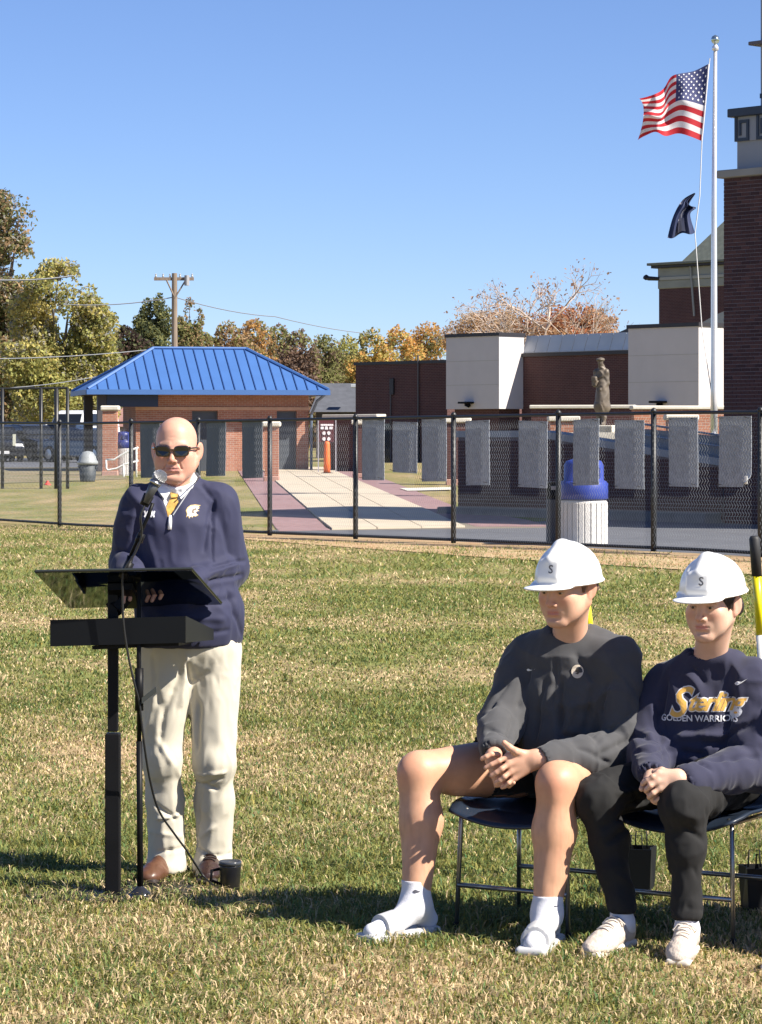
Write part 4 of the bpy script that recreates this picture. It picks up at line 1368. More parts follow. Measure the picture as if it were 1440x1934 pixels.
# ------------------------------------------------------------------ flagpole, flags, statue
Yp = 66.0; k = Yp / F; c = N_at(1349, Yp)
root = empty('flagpole', (c[0], c[1], 1.62), 0, 'tall silver flagpole with ball finial at the right', 'flagpole')
ztop = zt(96, Yp) - 1.62
MB().tube([V(0, 0, -.1), V(0, 0, 1.2), V(0, 0, ztop * .6), V(.03, 0, ztop)], [.082, .08, .062, .042], 16).out('pole', alum, root, True)
MB().lathe([(.04, 0), (.075, .02), (.075, .09), (.045, .12), (.03, .16)], (.03, 0, ztop), 12).out('truck', alum, root, True)
MB().lathe([(.02, 0), (.07, .03), (.10, .09), (.10, .12), (.07, .18), (.01, .21)], (.03, 0, ztop + .15), 14).out('finial', mat('finial', (.5, .6, .6), .15, metal=.9), root, True)
MB().lathe([(.22, 0), (.2, .06), (.11, .10)], (0, 0, 0), 16).out('collar', alum, root)
hal = MB(); hal.tube([P(1341, 110, Yp) - V(*c, 1.62), P(1326, 270, Yp) - V(*c, 1.62), P(1322, 370, Yp) - V(*c, 1.62), P(1313, 440, Yp) - V(*c, 1.62), P(1326, 620, Yp) - V(*c, 1.62), P(1344, 742, Yp) - V(*c, 1.62)], .012, 5)
hal.out('halyard', mm('rope', (.6, .6, .6), .8), root)

def catm(pts, t):
    pts = [np.asarray(p, float) for p in pts]; n = len(pts) - 1
    i = min(int(t * n), n - 1); u = t * n - i
    p0 = pts[max(i - 1, 0)]; p1 = pts[i]; p2 = pts[i + 1]; p3 = pts[min(i + 2, n)]
    return .5 * ((2 * p1) + (p2 - p0) * u + (2 * p0 - 5 * p1 + 4 * p2 - p3) * u * u + (3 * p1 - p0 - 3 * p2 + p3) * u ** 3)
def flag_pt(u, v):
    top = [(1338, 121), (1312, 133), (1286, 139), (1268, 147), (1254, 166), (1234, 176), (1208, 188)]
    mid = [(1332, 194), (1308, 188), (1286, 186), (1264, 196), (1250, 212), (1232, 216), (1216, 218)]
    bot = [(1325, 266), (1303, 258), (1280, 252), (1258, 255), (1240, 250), (1222, 258), (1205, 263)]
    a, m, b = catm(top, u), catm(mid, u), catm(bot, u)
    p = a * (1 - v) * (1 - 2 * v) + 4 * v * (1 - v) * m + b * v * (2 * v - 1)
    fold = math.sin(u * 13 + v * 2.5) * .16 * u ** .6 + math.sin(u * 23 - v * 5) * .06 * u + math.sin(v * 8 + u * 6) * .07 * u
    crease = 14 * u * math.exp(-((v - .62 + .15 * u) / .07) ** 2) * (1 if u > .45 else 0)
    yy = p[1] + 4 * math.sin(u * 10 + v * 3) * u + 0 * crease
    d = fold - .30 * u * math.exp(-((v - .55) / .10) ** 2)
    return P(p[0], yy, Yp + d - .05)
NU, NV = 52, 52
fv = [flag_pt(i / NU, j / NV) for j in range(NV + 1) for i in range(NU + 1)]
froot = empty('american_flag', tuple(flag_pt(0, 1)), 0, 'stars and stripes flag blowing left from the top of the flagpole', 'flag')
red = mat('flag_red', (.55, .022, .035), .7, var=.05); whi = mat('flag_white', (.78, .76, .77), .7); nvy = mat('flag_navy', (.05, .06, .17), .7)
for m_ in (red, whi, nvy):
    nt = m_.node_tree; pb = nt.nodes['Principled BSDF']
    t_ = nt.nodes.new('ShaderNodeBsdfTranslucent'); x_ = nt.nodes.new('ShaderNodeMixShader'); x_.inputs[0].default_value = .35
    t_.inputs['Color'].default_value = {red: (.55, .022, .035, 1), whi: (.78, .76, .77, 1), nvy: (.05, .06, .17, 1)}[m_]
    nt.links.new(pb.outputs[0], x_.inputs[1]); nt.links.new(t_.outputs[0], x_.inputs[2]); nt.links.new(x_.outputs[0], nt.nodes['Material Output'].inputs[0])
def fpart(name, sel, m_):
    fs = [(j * (NU + 1) + i, (j + 1) * (NU + 1) + i, (j + 1) * (NU + 1) + i + 1, j * (NU + 1) + i + 1) for j in range(NV) for i in range(NU) if sel(i, j)]
    used = sorted({q for f_ in fs for q in f_}); mp = {q: n for n, q in enumerate(used)}
    return obj(name, [fv[q] for q in used], [tuple(mp[q] for q in f_) for f_ in fs], m_, froot, True, world=True)
CU = 21
for s_ in range(13):
    fpart('stripe', lambda i, j: j // 4 == s_ and not (j < 28 and i < CU), red if s_ % 2 == 0 else whi)
fpart('canton', lambda i, j: j < 28 and i < CU, nvy)
sm = MB()
for row_ in range(9):
    for colm in range(6 if row_ % 2 == 0 else 5):
        u0 = (colm + (.5 if row_ % 2 == 0 else 1.0)) / 6 * CU / NU * .97; v0 = (row_ + .7) / 9.6 * 28 / NV
        for sd in (-1, 1):
            pts = []
            for q in range(10):
                a = math.pi / 2 + q * math.pi / 5; rr = .0215 if q % 2 == 0 else .0095
                pt = flag_pt(max(.001, u0 + rr * math.cos(a) * .62), max(.001, v0 - rr * math.sin(a)))
                pts.append(pt + V(0, sd * .012, 0))
            sm.add(pts, [tuple(range(10)) if sd < 0 else tuple(range(9, -1, -1))])
so_ = sm.out('stars', mm('star_white', (.8, .8, .8), .7), froot, world=True); so_['kind'] = 'stuff'
MB().tube([flag_pt(0, t) + V(.01, 0, 0) for t in np.linspace(0, 1, 9)], .018, 5).out('header', whi, froot, world=True)

# crumpled navy flag lower on the halyard
def nf(u, v):
    left = [(1312, 364), (1294, 374), (1282, 388), (1270, 414), (1261, 449)]
    right = [(1314, 366), (1302, 386), (1315, 392), (1304, 404), (1313, 438)]
    a, b = catm(left, v), catm(right, v)
    p = a * (1 - u) + b * u
    return P(p[0], p[1] + 3 * math.sin(u * 9) * v, Yp + .16 * math.sin(u * 9 + v * 4) * v + .05 * math.sin(u * 21))
NU2 = 24
vs = [nf(i / NU2, j / NU2) for j in range(NU2 + 1) for i in range(NU2 + 1)]
r2 = empty('navy_flag', tuple(nf(.5, 1)), 0, 'small crumpled navy flag hanging below the large flag', 'flag')
def np_(name, sel, m_):
    fs = [(j * (NU2 + 1) + i, (j + 1) * (NU2 + 1) + i, (j + 1) * (NU2 + 1) + i + 1, j * (NU2 + 1) + i + 1) for j in range(NU2) for i in range(NU2) if sel(i, j)]
    obj(name, vs, fs, m_, r2, True, world=True)
isw = lambda i, j: (9 <= i <= 15 and 14 <= j <= 22 and abs(i - 12) < (j - 12) * .5) or (i < 3 and 6 <= j <= 10)
np_('cloth', lambda i, j: not isw(i, j), mm('navy_cloth', (.018, .028, .08), .7, var=.2))
np_('emblem_patch', isw, mm('pale_cloth', (.42, .42, .5), .7))

# bronze statue of a standing figure in long coat
Y = 75.0; k = Y / F; z0 = zt(803, Y); c = N_at(1136, Y)
H = (803 - 675) * k
def sp(x, y, z): return V(x * .76, y * .8, z) * H
pr = [('+', 'e', (sp(-.01, -.02, .93), sp(.05, .058, .07)), .01),
      ('+', 'e', (sp(-.01, -.02, .965), sp(.075, .085, .025)), .01),
      ('+', 'c', (sp(0, 0, .88), sp(.01, .02, .8), H * .035, H * .06), .03),
      ('+', 'e', (sp(.0, .02, .72), sp(.115, .085, .14)), .03),
      ('+', 'c', (sp(.01, .02, .62), sp(.01, .02, .28), H * .085, H * .12), .03),
      ('+', 'c', (sp(.09, .02, .78), sp(.10, .02, .62), H * .045, H * .038), .02),
      ('+', 'c', (sp(.10, .02, .62), sp(.02, -.10, .52), H * .038, H * .03), .02),
      ('+', 'c', (sp(-.10, .02, .78), sp(-.11, .0, .60), H * .045, H * .038), .02),
      ('+', 'c', (sp(-.11, .0, .60), sp(-.07, -.12, .66), H * .038, H * .03), .02),
      ('+', 'b', (sp(-.10, -.12, .64), sp(.05, .03, .07), H * .01), .01),
      ('+', 'c', (sp(-.045, .02, .30), sp(-.05, .02, .03), H * .045, H * .035), .01),
      ('+', 'c', (sp(.05, .0, .30), sp(.055, -.02, .03), H * .045, H * .035), .01),
      ('+', 'c', (sp(-.05, .03, .02), sp(-.07, -.10, .02), H * .025, H * .025), .01),
      ('+', 'c', (sp(.055, .0, .02), sp(.07, -.12, .02), H * .025, H * .025), .01)]
v, f = sdf_mesh(pr, .02)
v = folds(v, f, [], [((4, 4, 2.2), .02, 4, True)])
root = empty('statue', (c[0], c[1], z0), R_(-25), 'bronze statue of a standing figure in a long coat on a white pedestal', 'statue')
obj('figure', v, f, mat('bronze', (.13, .105, .08), .55, metal=.15, var=.4, vscale=6), root, True)
ped = MB().box((-.45, -.4, 1.62 - z0), (.45, .5, -.005), None, .02).out('pedestal', stone_white, root)

# ------------------------------------------------------------------ vehicles in the parking lot
tyre = mat('tyre', (.02, .02, .02), .85); rimm = mat('wheel_rim', (.45, .45, .46), .3, metal=.8)
lampw = mat('headlight_glass', (.85, .85, .85), .15, spec=.8)
def car(px, Y, rz, label, col, L=4.7, Wd_=1.85, Hh=1.7, kind='suv', group='cars parked beyond the tall fence'):
    c = N_at(px, Y); g = float(gz(Y))
    root = empty('parked_car' if kind != 'van' else 'parked_van', (c[0], c[1], g), rz, label, 'car' if kind != 'van' else 'van', group)
    paint = mat('car_paint', col, .25, var=.05, vscale=1, coat=.6)
    h = Hh
    if kind == 'suv':
        low = [(-L / 2, .35), (-L / 2, h * .62), (-L / 2 + .15, h * .64), (L / 2 - 1.35, h * .64), (L / 2 - .15, h * .55), (L / 2, h * .42), (L / 2, .3), (L / 2 - .2, .24), (-L / 2 + .2, .26)]
        top = [(-L / 2 + .12, h * .63), (-L / 2 + .35, h * .97), (-L / 2 + .7, h), (L / 2 - 2.5, h), (L / 2 - 2.2, h * .97), (L / 2 - 1.3, h * .63)]
    elif kind == 'sedan':
        low = [(-L / 2, .35), (-L / 2, h * .64), (-L / 2 + .9, h * .68), (L / 2 - 1.4, h * .66), (L / 2 - .15, h * .56), (L / 2, h * .42), (L / 2, .3), (L / 2 - .2, .22), (-L / 2 + .2, .25)]
        top = [(-L / 2 + .6, h * .67), (-L / 2 + 1.2, h * .97), (-L / 2 + 1.7, h), (L / 2 - 2.4, h), (L / 2 - 2.1, h * .96), (L / 2 - 1.25, h * .65)]
    else:
        low = [(-L / 2, .4), (-L / 2, h * .55), (L / 2 - 1.0, h * .55), (L / 2 - .1, h * .42), (L / 2, h * .3), (L / 2, .35), (L / 2 - .2, .3)]
        top = [(-L / 2, h * .548), (-L / 2 + .05, h * .98), (-L / 2 + .3, h), (L / 2 - 1.9, h), (L / 2 - 1.5, h * .95), (L / 2 - .95, h * .548)]
    def lay(poly, w0, w1):
        zs = [p[1] for p in poly]; z0, z1 = min(zs), max(zs); m = MB(); n = len(poly); vs = []
        for sgn in (-1, 1):
            for (x, z) in poly:
                t = (z - z0) / (z1 - z0); vs.append((x, sgn * (w0 + (w1 - w0) * t), z))
        fs = [tuple(range(n - 1, -1, -1)), tuple(range(n, 2 * n))] + [(i, (i + 1) % n, n + (i + 1) % n, n + i) for i in range(n)]
        return m.add(vs, fs)
    o = lay(low, Wd_ / 2, Wd_ / 2 - .06).out('body', paint, root)
    bv = o.modifiers.new('b', 'BEVEL'); bv.width = .07; bv.segments = 2; bv.limit_method = 'ANGLE'
    o = lay(top, Wd_ / 2 - .1, Wd_ / 2 - .24).out('cabin', paint, root)
    bv = o.modifiers.new('b', 'BEVEL'); bv.width = .05; bv.segments = 2; bv.limit_method = 'ANGLE'
    # glass: windscreen, rear, sides
    a, b = top[-1], top[-2]; n_ = V(b[1] - a[1], a[0] - b[0]); n_ = -n_ / np.linalg.norm(n_) if n_[0] < 0 else n_ / np.linalg.norm(n_)
    y0, y1 = Wd_ / 2 - .2, Wd_ / 2 - .28
    off = V(n_[0], 0, n_[1]) * .012
    A, B = V(a[0], 0, a[1]) * .93 + V(b[0], 0, b[1]) * .07 + off, V(a[0], 0, a[1]) * .08 + V(b[0], 0, b[1]) * .92 + off
    MB().prism([A + V(0, -y0, 0), A + V(0, y0, 0), B + V(0, y1, 0), B + V(0, -y1, 0)], off * .8).out('windscreen', glass_dark, root)
    for s_ in (-1, 1):
        zt_, zb_ = h * .93, h * .69
        xa, xb = top[0][0] + .35, top[-1][0] - .35
        for (p, q_) in ((xa, (xa + xb) / 2 - .04), ((xa + xb) / 2 + .04, xb)):
            yb2, yt2 = Wd_ / 2 - .11, Wd_ / 2 - .21
            p2, q2 = p + (.15 if p == xa else 0), q_ - (.35 if q_ == xb else 0)
            MB().prism([(p, s_ * yb2, zb_), (q_, s_ * yb2, zb_), (q2, s_ * yt2, zt_), (p2, s_ * yt2, zt_)], V(0, s_ * .012, 0)).out('side_window', glass_dark, root)
        MB().box((L / 2 - .16, s_ * (Wd_ / 2 - .28) - .17, h * .41), (L / 2 + .015, s_ * (Wd_ / 2 - .28) + .17, h * .50), None, .03).out('headlight', lampw, root)
        MB().box((xb + .25, s_ * (Wd_ / 2 + .03) - .09, h * .66), (xb + .38, s_ * (Wd_ / 2 + .03) + .09, h * .74), None, .03).out('wing_mirror', paint, root)
        for xw in (-L / 2 + .85, L / 2 - .9):
            w_ = MB(); w_.lathe([(.2, -.11), (.33, -.11), (.35, -.07), (.35, .07), (.33, .11), (.2, .11)], n=20)
            w_.v = [(p[0] + xw, p[2] + s_ * (Wd_ / 2 - .10), p[1] + .35) for p in w_.v]
            wo = w_.out('wheel', tyre, root)
            w_ = MB(); w_.lathe([(.21, -.02), (.21, .02), (.06, .035)], n=14)
            w_.v = [(p[0] + xw, p[2] * s_ + s_ * (Wd_ / 2 + .0), p[1] + .35) for p in w_.v]
            ro = w_.out('rim', rimm, wo)
    MB().box((L / 2 - .05, -.5, h * .27), (L / 2 + .012, .5, h * .44), None, .02).out('grille', black_metal, root)
    MB().box((L / 2 - .02, -.24, h * .22), (L / 2 + .03, .24, h * .22 + .13), None, .01).out('number_plate', mm('plate_w', (.6, .6, .6), .5), root)
    return root
cr = 'dark'
car(-6, 124, R_(-75), 'black sport utility car at the left edge of the photo', (.012, .013, .016), L=4.4, Hh=1.55)
car(66, 126, R_(-55), 'dark grey sport utility car with bright headlights behind the small plate sign', (.02, .021, .025), L=4.4, Hh=1.6)
car(116, 131, R_(-100), 'charcoal car half hidden by the two thick fence posts', (.014, .015, .018), L=4.4, Hh=1.65)
car(168, 121, R_(-45), 'dark blue sedan right behind the trash can', (.025, .035, .06), Hh=1.45, kind='sedan')
car(150, 140, R_(-115), 'white van parked behind the dark cars left of the blue-roofed stand', (.75, .75, .75), L=4.8, Wd_=2.0, Hh=2.3, kind='van')
# ------------------------------------------------------------------ people
SKIN_A, SKIN_B, SKIN_S = V(.60, .355, .245), V(.60, .38, .28), V(.61, .335, .24)
skin = mat('skin', (0, 0, 0), .48, attr=True, var=.05, vscale=30, bump=.2, bscale=260, bdist=.0008, sss=.10, spec=.35)
def unit3(a):
    a = np.asarray(a, float); return a / (np.linalg.norm(a) + 1e-9)

def head_mesh(o, yaw, pitch, roll, s, neck, colr, neck_r=.055, slit=.0034, jaw=1.0, nose=1.0, lipc=(.50, .20, .17), brow=(.09, .05, .03), stub=0.0, open_=False, browh=.029, chinw=1.0):
    Rm = rotz(yaw) @ rotx(pitch) @ roty(roll)
    nb = Rm.T @ (neck - o) / s
    C = lambda a, b, ra, rb, k=.01: ('+', 'c', (V(*a), V(*b), ra, rb), k)
    E = lambda c, r, k=.01, R=None: ('+', 'e', (V(*c), V(*r)) + ((R,) if R is not None else ()), k)
    pr = [E((0, .012, .038), (.074, .094, .083)), E((0, -.022, -.028), (.062 * jaw, .068, .080), .03)]
    pr += [C((0, -.030, .055), (0, -.05, .0), .05, .045, .03)]
    for q in (-1, 1):
        pr += [C((q * .056 * jaw, .008, -.045), (q * .018 * chinw, -.072, -.094), .021, .019, .03),
               E((q * .043, -.062, -.018), (.022, .022, .020), .025), E((q * .036, -.052, -.048), (.027, .030, .034), .03),
               C((q * .012, -.088, browh - .006), (q * .044, -.074, browh - .004), .009, .008, .014)]
    pr += [E((0, -.080, -.098), (.021 * chinw, .017, .016), .02)]
    for q in (-1, 1):
        pr += [('-', 'e', (V(q * .031, -.098, .004), V(.019, .013, .012)), .012)]
    pr += [C((0, -.090, .012), (0, -.108 - .004 * nose, -.026), .0075, .0098, .012), E((0, -.112 - .003 * nose, -.031), (.0105, .0105, .0095), .008)]
    for q in (-1, 1):
        pr += [E((q * .0125, -.100, -.035), (.0075, .0105, .0075), .006)]
        pr += [E((q * .031, -.0795, .003), (.0158, .0142, .0138), .004)]
        pr += [('-', 'e', (V(q * .031, -.097, .0025), V(.0125, .014, slit)), .002)]
        pr += [('-', 'e', (V(q * .006, -.108, -.0405), V(.0032, .005, .003)), .003)]
    pr += [E((0, -.084, -.060), (.030, .014, .020), .016)]
    pr += [C((-.023, -.0875, -.0615), (-.006, -.0970, -.0575), .0034, .0046, .004), C((.023, -.0875, -.0615), (.006, -.0970, -.0575), .0034, .0046, .004),
           C((-.018, -.0890, -.0675), (0, -.0945, -.0690), .0042, .0054, .004), C((.018, -.0890, -.0675), (0, -.0945, -.0690), .0042, .0054, .004)]
    pr += [('-', 'c', (V(-.025, -.0945, -.0635), V(.0, -.1015, -.0630), .0018, .0022), .003)]
    pr += [('-', 'c', (V(.025, -.0945, -.0635), V(.0, -.1015, -.0630), .0018, .0022), .003), ('-', 'c', (V(-.016, -.096, -.081), V(.016, -.096, -.081), .0045, .0045), .010)]
    if stub:
        for q in (-1, 1):
            pr += [('-', 'c', (V(q * .021, -.098, -.036), V(q * .031, -.086, -.062), .0016, .0022), .008)]
        for zz_ in (.052, .064):
            pr += [('-', 'c', (V(-.028, -.092, zz_), V(.028, -.092, zz_), .0010, .0010), .006)]
    for q in (-1, 1):       # ears: rim, bowl, lobe
        Re = rotz(-q * R_(30)) @ rotx(R_(-8))
        pr += [E((q * .0845, .018, -.002), (.0060, .0195, .033), .005, Re), E((q * .078, .008, -.029), (.007, .009, .012), .006, Re)]
        pr += [('-', 'e', (V(q * .0905, .012, .003), V(.0050, .0105, .020), Re), .003)]
    pr += [C((0, .022, -.045), tuple(nb), .054, neck_r / s, .025)]
    for q in (-1, 1):
        pr += [C((q * .052, .028, -.03), tuple(nb * V(.3, 1, 1) + V(q * .004, -.028, 0)), .012, .012, .03)]
    v, f = sdf_mesh(pr, .0027)
    v = relax(v, f, 1, .35)
    x, y, z = v[:, 0], v[:, 1], v[:, 2]
    col = np.tile(colr, (len(v), 1))
    def mix(m, c):
        m = np.clip(m, 0, 1)[:, None]
        return col * (1 - m) + V(*c) * m
    g = lambda d, w: np.exp(-(d / w) ** 2)
    fr = (y < -.05)
    red = colr * V(.95, .74, .72)
    col = mix((g(np.abs(x) - .042, .018) * g(z + .024, .018) + g(x, .014) * g(z + .030, .014)) * fr * .7, red)
    col = mix((np.abs(x) > .076) * .55, red)
    if stub: col = mix(stub * fr * np.clip((-.045 - z) / .02, 0, 1) * (1 - g(x, .02) * g(z + .063, .012)), colr * V(.62, .62, .66))
    lip = g(np.clip(np.abs(x) - .017, 0, 1), .005) * (g(z + .0632, .0080) ** .8) * (y < -.084)
    col = mix(lip * 1.0, lipc)
    bz = browh + .004 - np.clip(np.abs(x) - .030, 0, 1) * .35
    br = (np.abs(x) > .011) * (np.abs(x) < .050) * g(z - bz, .0060) * fr
    col = mix(br * .92, brow)
    slitm = g(np.clip(np.abs(np.abs(x) - .031) - .008, 0, 1), .005) * g(z - .0055, .0028) * (y < -.08)
    col = mix(slitm * .6, brow)
    return (v * s) @ Rm.T + o, f, col, Rm

def at_head(o, Rm, s, pts):
    return (np.asarray(pts, float) * s) @ Rm.T + o

def finger(pts, r0=.0094, r1=.0078, k=.003):
    out = []
    n = len(pts) - 1
    for i in range(n):
        a = r0 + (r1 - r0) * i / n; b = r0 + (r1 - r0) * (i + 1) / n
        out.append(('+', 'c', (pts[i], pts[i + 1], a, b), k if i else .008))
    return out

def leg_prims(hip, knee, ank, d=0.0, th=.088, kn=.060, cf=.062, an=.040, fwd=None):
    fwd = V(0, -1, 0) if fwd is None else fwd
    mid = knee * .62 + ank * .38 - fwd * .018
    return [('+', 'c', (hip, knee, th + d, kn + d), .03),
            ('+', 'c', (knee, mid, kn - .006 + d, cf + d), .03),
            ('+', 'c', (mid, ank, cf + d, an + d), .03),
            ('+', 'e', (knee + fwd * .018 + V(0, 0, .000), V(.040, .040, .050) + d), .04)]

def torso_prims(J, d=0.0, ch=.105, wa=.105, k=.07, belly=0.0, sp=.50):
    nk, sL, sR, hL, hR = J['neck'], J['shL'], J['shR'], J['hipL'], J['hipR']
    f = J['f']
    c = (sL + sR) / 2; h = (hL + hR) / 2; up = unit3(nk - h)
    out = []
    for s_, hh in ((sL, hL), (sR, hR)):
        ci = s_ * sp + c * (1 - sp) - up * .085
        hi = hh * .85 + h * .15 + up * .06
        out.append(('+', 'c', (ci, hi, ch + d, wa + d), k))
        out.append(('+', 'c', (nk - up * .015, s_ + V(0, 0, .010), .048 + d, .050 + d), .05))
    out.append(('+', 'c', (c - up * .09, h + up * .04, ch + .008 + d, wa + .012 + d), k))
    if belly: out.append(('+', 'e', ((c * .35 + h * .65) + f * .055, V(.125, .11, .15) + d), .06))
    return out

def arm_prims(sh, el, wr, d=0.0, r=(.066, .048, .046, .031), k=.010):
    m = el * .68 + wr * .32
    return [('+', 'c', (sh, el, r[0] + d, r[1] + d), k), ('+', 'c', (el, m, r[1] + d, r[2] + d), .02), ('+', 'c', (m, wr, r[2] + d, r[3] + d), .02)]

def ring(c, nrm, r, t, n=14, sq=1.0):
    nrm = unit3(nrm); a = unit3(np.cross(nrm, V(0, 1, .1))); b = np.cross(nrm, a)
    p = [c + r * (math.cos(2 * math.pi * i / n) * a + sq * math.sin(2 * math.pi * i / n) * b) for i in range(n + 1)]
    return [('+', 'c', (p[i], p[i + 1], t, t), .004) for i in range(n)]

def cloth_obj(name, prims, h, m, root, segs=(), noise=(), rel=1):
    v, f = sdf_mesh(prims, h)
    if rel: v = relax(v, f, rel, .4)
    if segs:      # lay each crease on the cloth surface
        bv = BVHTree.FromPolygons([tuple(p) for p in v], [tuple(int(i) for i in q) for q in f]); cp = Vector((0, 0, CH)); s2 = []
        def lay(p):
            h_ = bv.ray_cast(cp, (Vector(p) - cp).normalized(), 60)
            return np.array(h_[0]) if h_[0] is not None and (h_[0] - Vector(p)).length < .25 else np.asarray(p, float)
        for (a_, b_, w_, am_) in segs:
            m_ = lay((a_ + b_) / 2); A_, B_ = lay(a_), lay(b_)
            s2 += [(A_, m_, w_, am_), (m_, B_, w_, am_)]
        segs = s2
    v = folds(v, f, segs, noise)
    o = obj(name, v, f, m, root, True, world=True)
    return o, v, f

def body_obj(root, parts, color):
    """one skin mesh: head, hands and the body under the clothes"""
    vs, fs, cs, n = [], [], [], 0
    for p in parts:
        v, f = p[0], p[1]; c = p[2] if len(p) > 2 else np.tile(color, (len(v), 1))
        vs.append(v); fs.append(f + n); c = c * (1 + .05 * fnoise(v * 55, 3, 3)[:, None] + .05 * fnoise(v * 22, 13, 2)[:, None] * V(.3, 1, 1)); cs.append(c); n += len(v)
    return obj('body', np.concatenate(vs), np.concatenate(fs), skin, root, True, np.concatenate(cs), world=True)

eye_white = mat('eye_white', (.62, .58, .55), .2, var=.02)
iris_m = mat('iris', (.06, .04, .03), .15, var=.1)
def eyes(root, o, Rm, s, look=(0, -1, 0)):
    for q in (-1, 1):
        c = at_head(o, Rm, s, [(q * .031, -.0795, .003)])[0]
        m = MB(); m.lathe([(.0012, -.0118), (.006, -.0104), (.0104, -.006), (.012, 0), (.0104, .006), (.006, .0104), (.0012, .0118)], (0, 0, 0), 12)
        vv = np.array(m.v) * s + c
        e_ = obj('eye', vv, m.f, eye_white, root, True, world=True)
        m = MB(); m.lathe([(.0056, 0), (.0045, .0009), (.0005, .0013)], (0, 0, 0), 12)
        vv = np.array(m.v) @ rotx(R_(90)).T
        vv = (vv + V(0, -.0115, -.0005)) * s @ Rm.T + c
        obj('iris', vv, m.f, iris_m, e_, True, world=True)

# hard hats: ribbed shell, brim with peak, printed letter
helm_m = mat('helmet_shell', (.80, .80, .78), .32, var=.015, vscale=3, spec=.5, coat=.25)
print_m = mat('print_dark', (.10, .10, .11), .6)
def hard_hat(root, o, Rm, s, tilt=0.0, zs=1.0):
    Rh = Rm @ rotx(tilt)
    C = lambda a, b, ra, rb, k=.01: ('+', 'c', (V(*a), V(*b), ra, rb), k)
    z0 = .040
    pr = [('+', 'e', (V(0, .012, z0 + .010), V(.106, .127, .122))), ('&', 'p', (V(0, 0, z0), V(0, 0, -1)))]
    pr += [('+', 'e', (V(0, .008, z0 + .001), V(.117, .138, .009)), .012)]
    pr += [('+', 'e', (V(0, -.118, z0 - .004), V(.084, .070, .0075)), .010, )]
    pr += [C((0, -.092, z0 + .085), (0, -.02, z0 + .118), .016, .022, .025), C((0, -.02, z0 + .118), (0, .10, z0 + .088), .022, .016, .025)]
    for q in (-1, 1):
        pr += [C((q * .050, -.066, z0 + .080), (q * .052, .06, z0 + .088), .005, .006, .014)]
    pr += [('+', 'b', (V(0, -.099, z0 + .050), V(.044, .014, .036), .013, rotx(R_(-17))), .020)]
    pr += [('-', 'e', (V(0, .012, z0 + .004), V(.094, .113, .110)), .002)]
    v, f = sdf_mesh(pr, .0032)
    v = relax(v, f, 2, .4)
    v[:, 2] = z0 + (v[:, 2] - z0) * zs
    w = (v * s) @ Rh.T + o
    h_ = obj('hard_hat', w, f, helm_m, root, True, world=True)
    xa = Rh @ V(1, 0, 0); ya = unit3(Rh @ V(0, .22, 1))
    c = (V(.016, -.118, z0 + .056) * s) @ Rh.T + o
    decal('printed_letter', [textpoly('S', .040, offset=.0006)], c, xa, ya, (w, f), print_m, h_, off=.0012, sub=1)
    # suspension band under the rim
    m = MB()
    pts = [((V(.088 * math.cos(t), .012 + .107 * math.sin(t), z0 + .008)) * s) @ Rh.T + o for t in np.linspace(0, 2 * math.pi, 29)]
    m.tube(pts, .006, 6, caps=False); m.out('inner_band', mm('hat_band', (.05, .05, .05), .6), h_, True, world=True)
    return h_

swoosh = [(-.5, -.02), (-.42, -.14), (-.28, -.17), (0, -.10), (.5, .14), (.02, .0), (-.2, -.055), (-.30, -.04), (-.34, .03), (-.30, .12), (-.42, .06)]
def scaled(poly, s): return [(x * s, y * s) for x, y in poly]

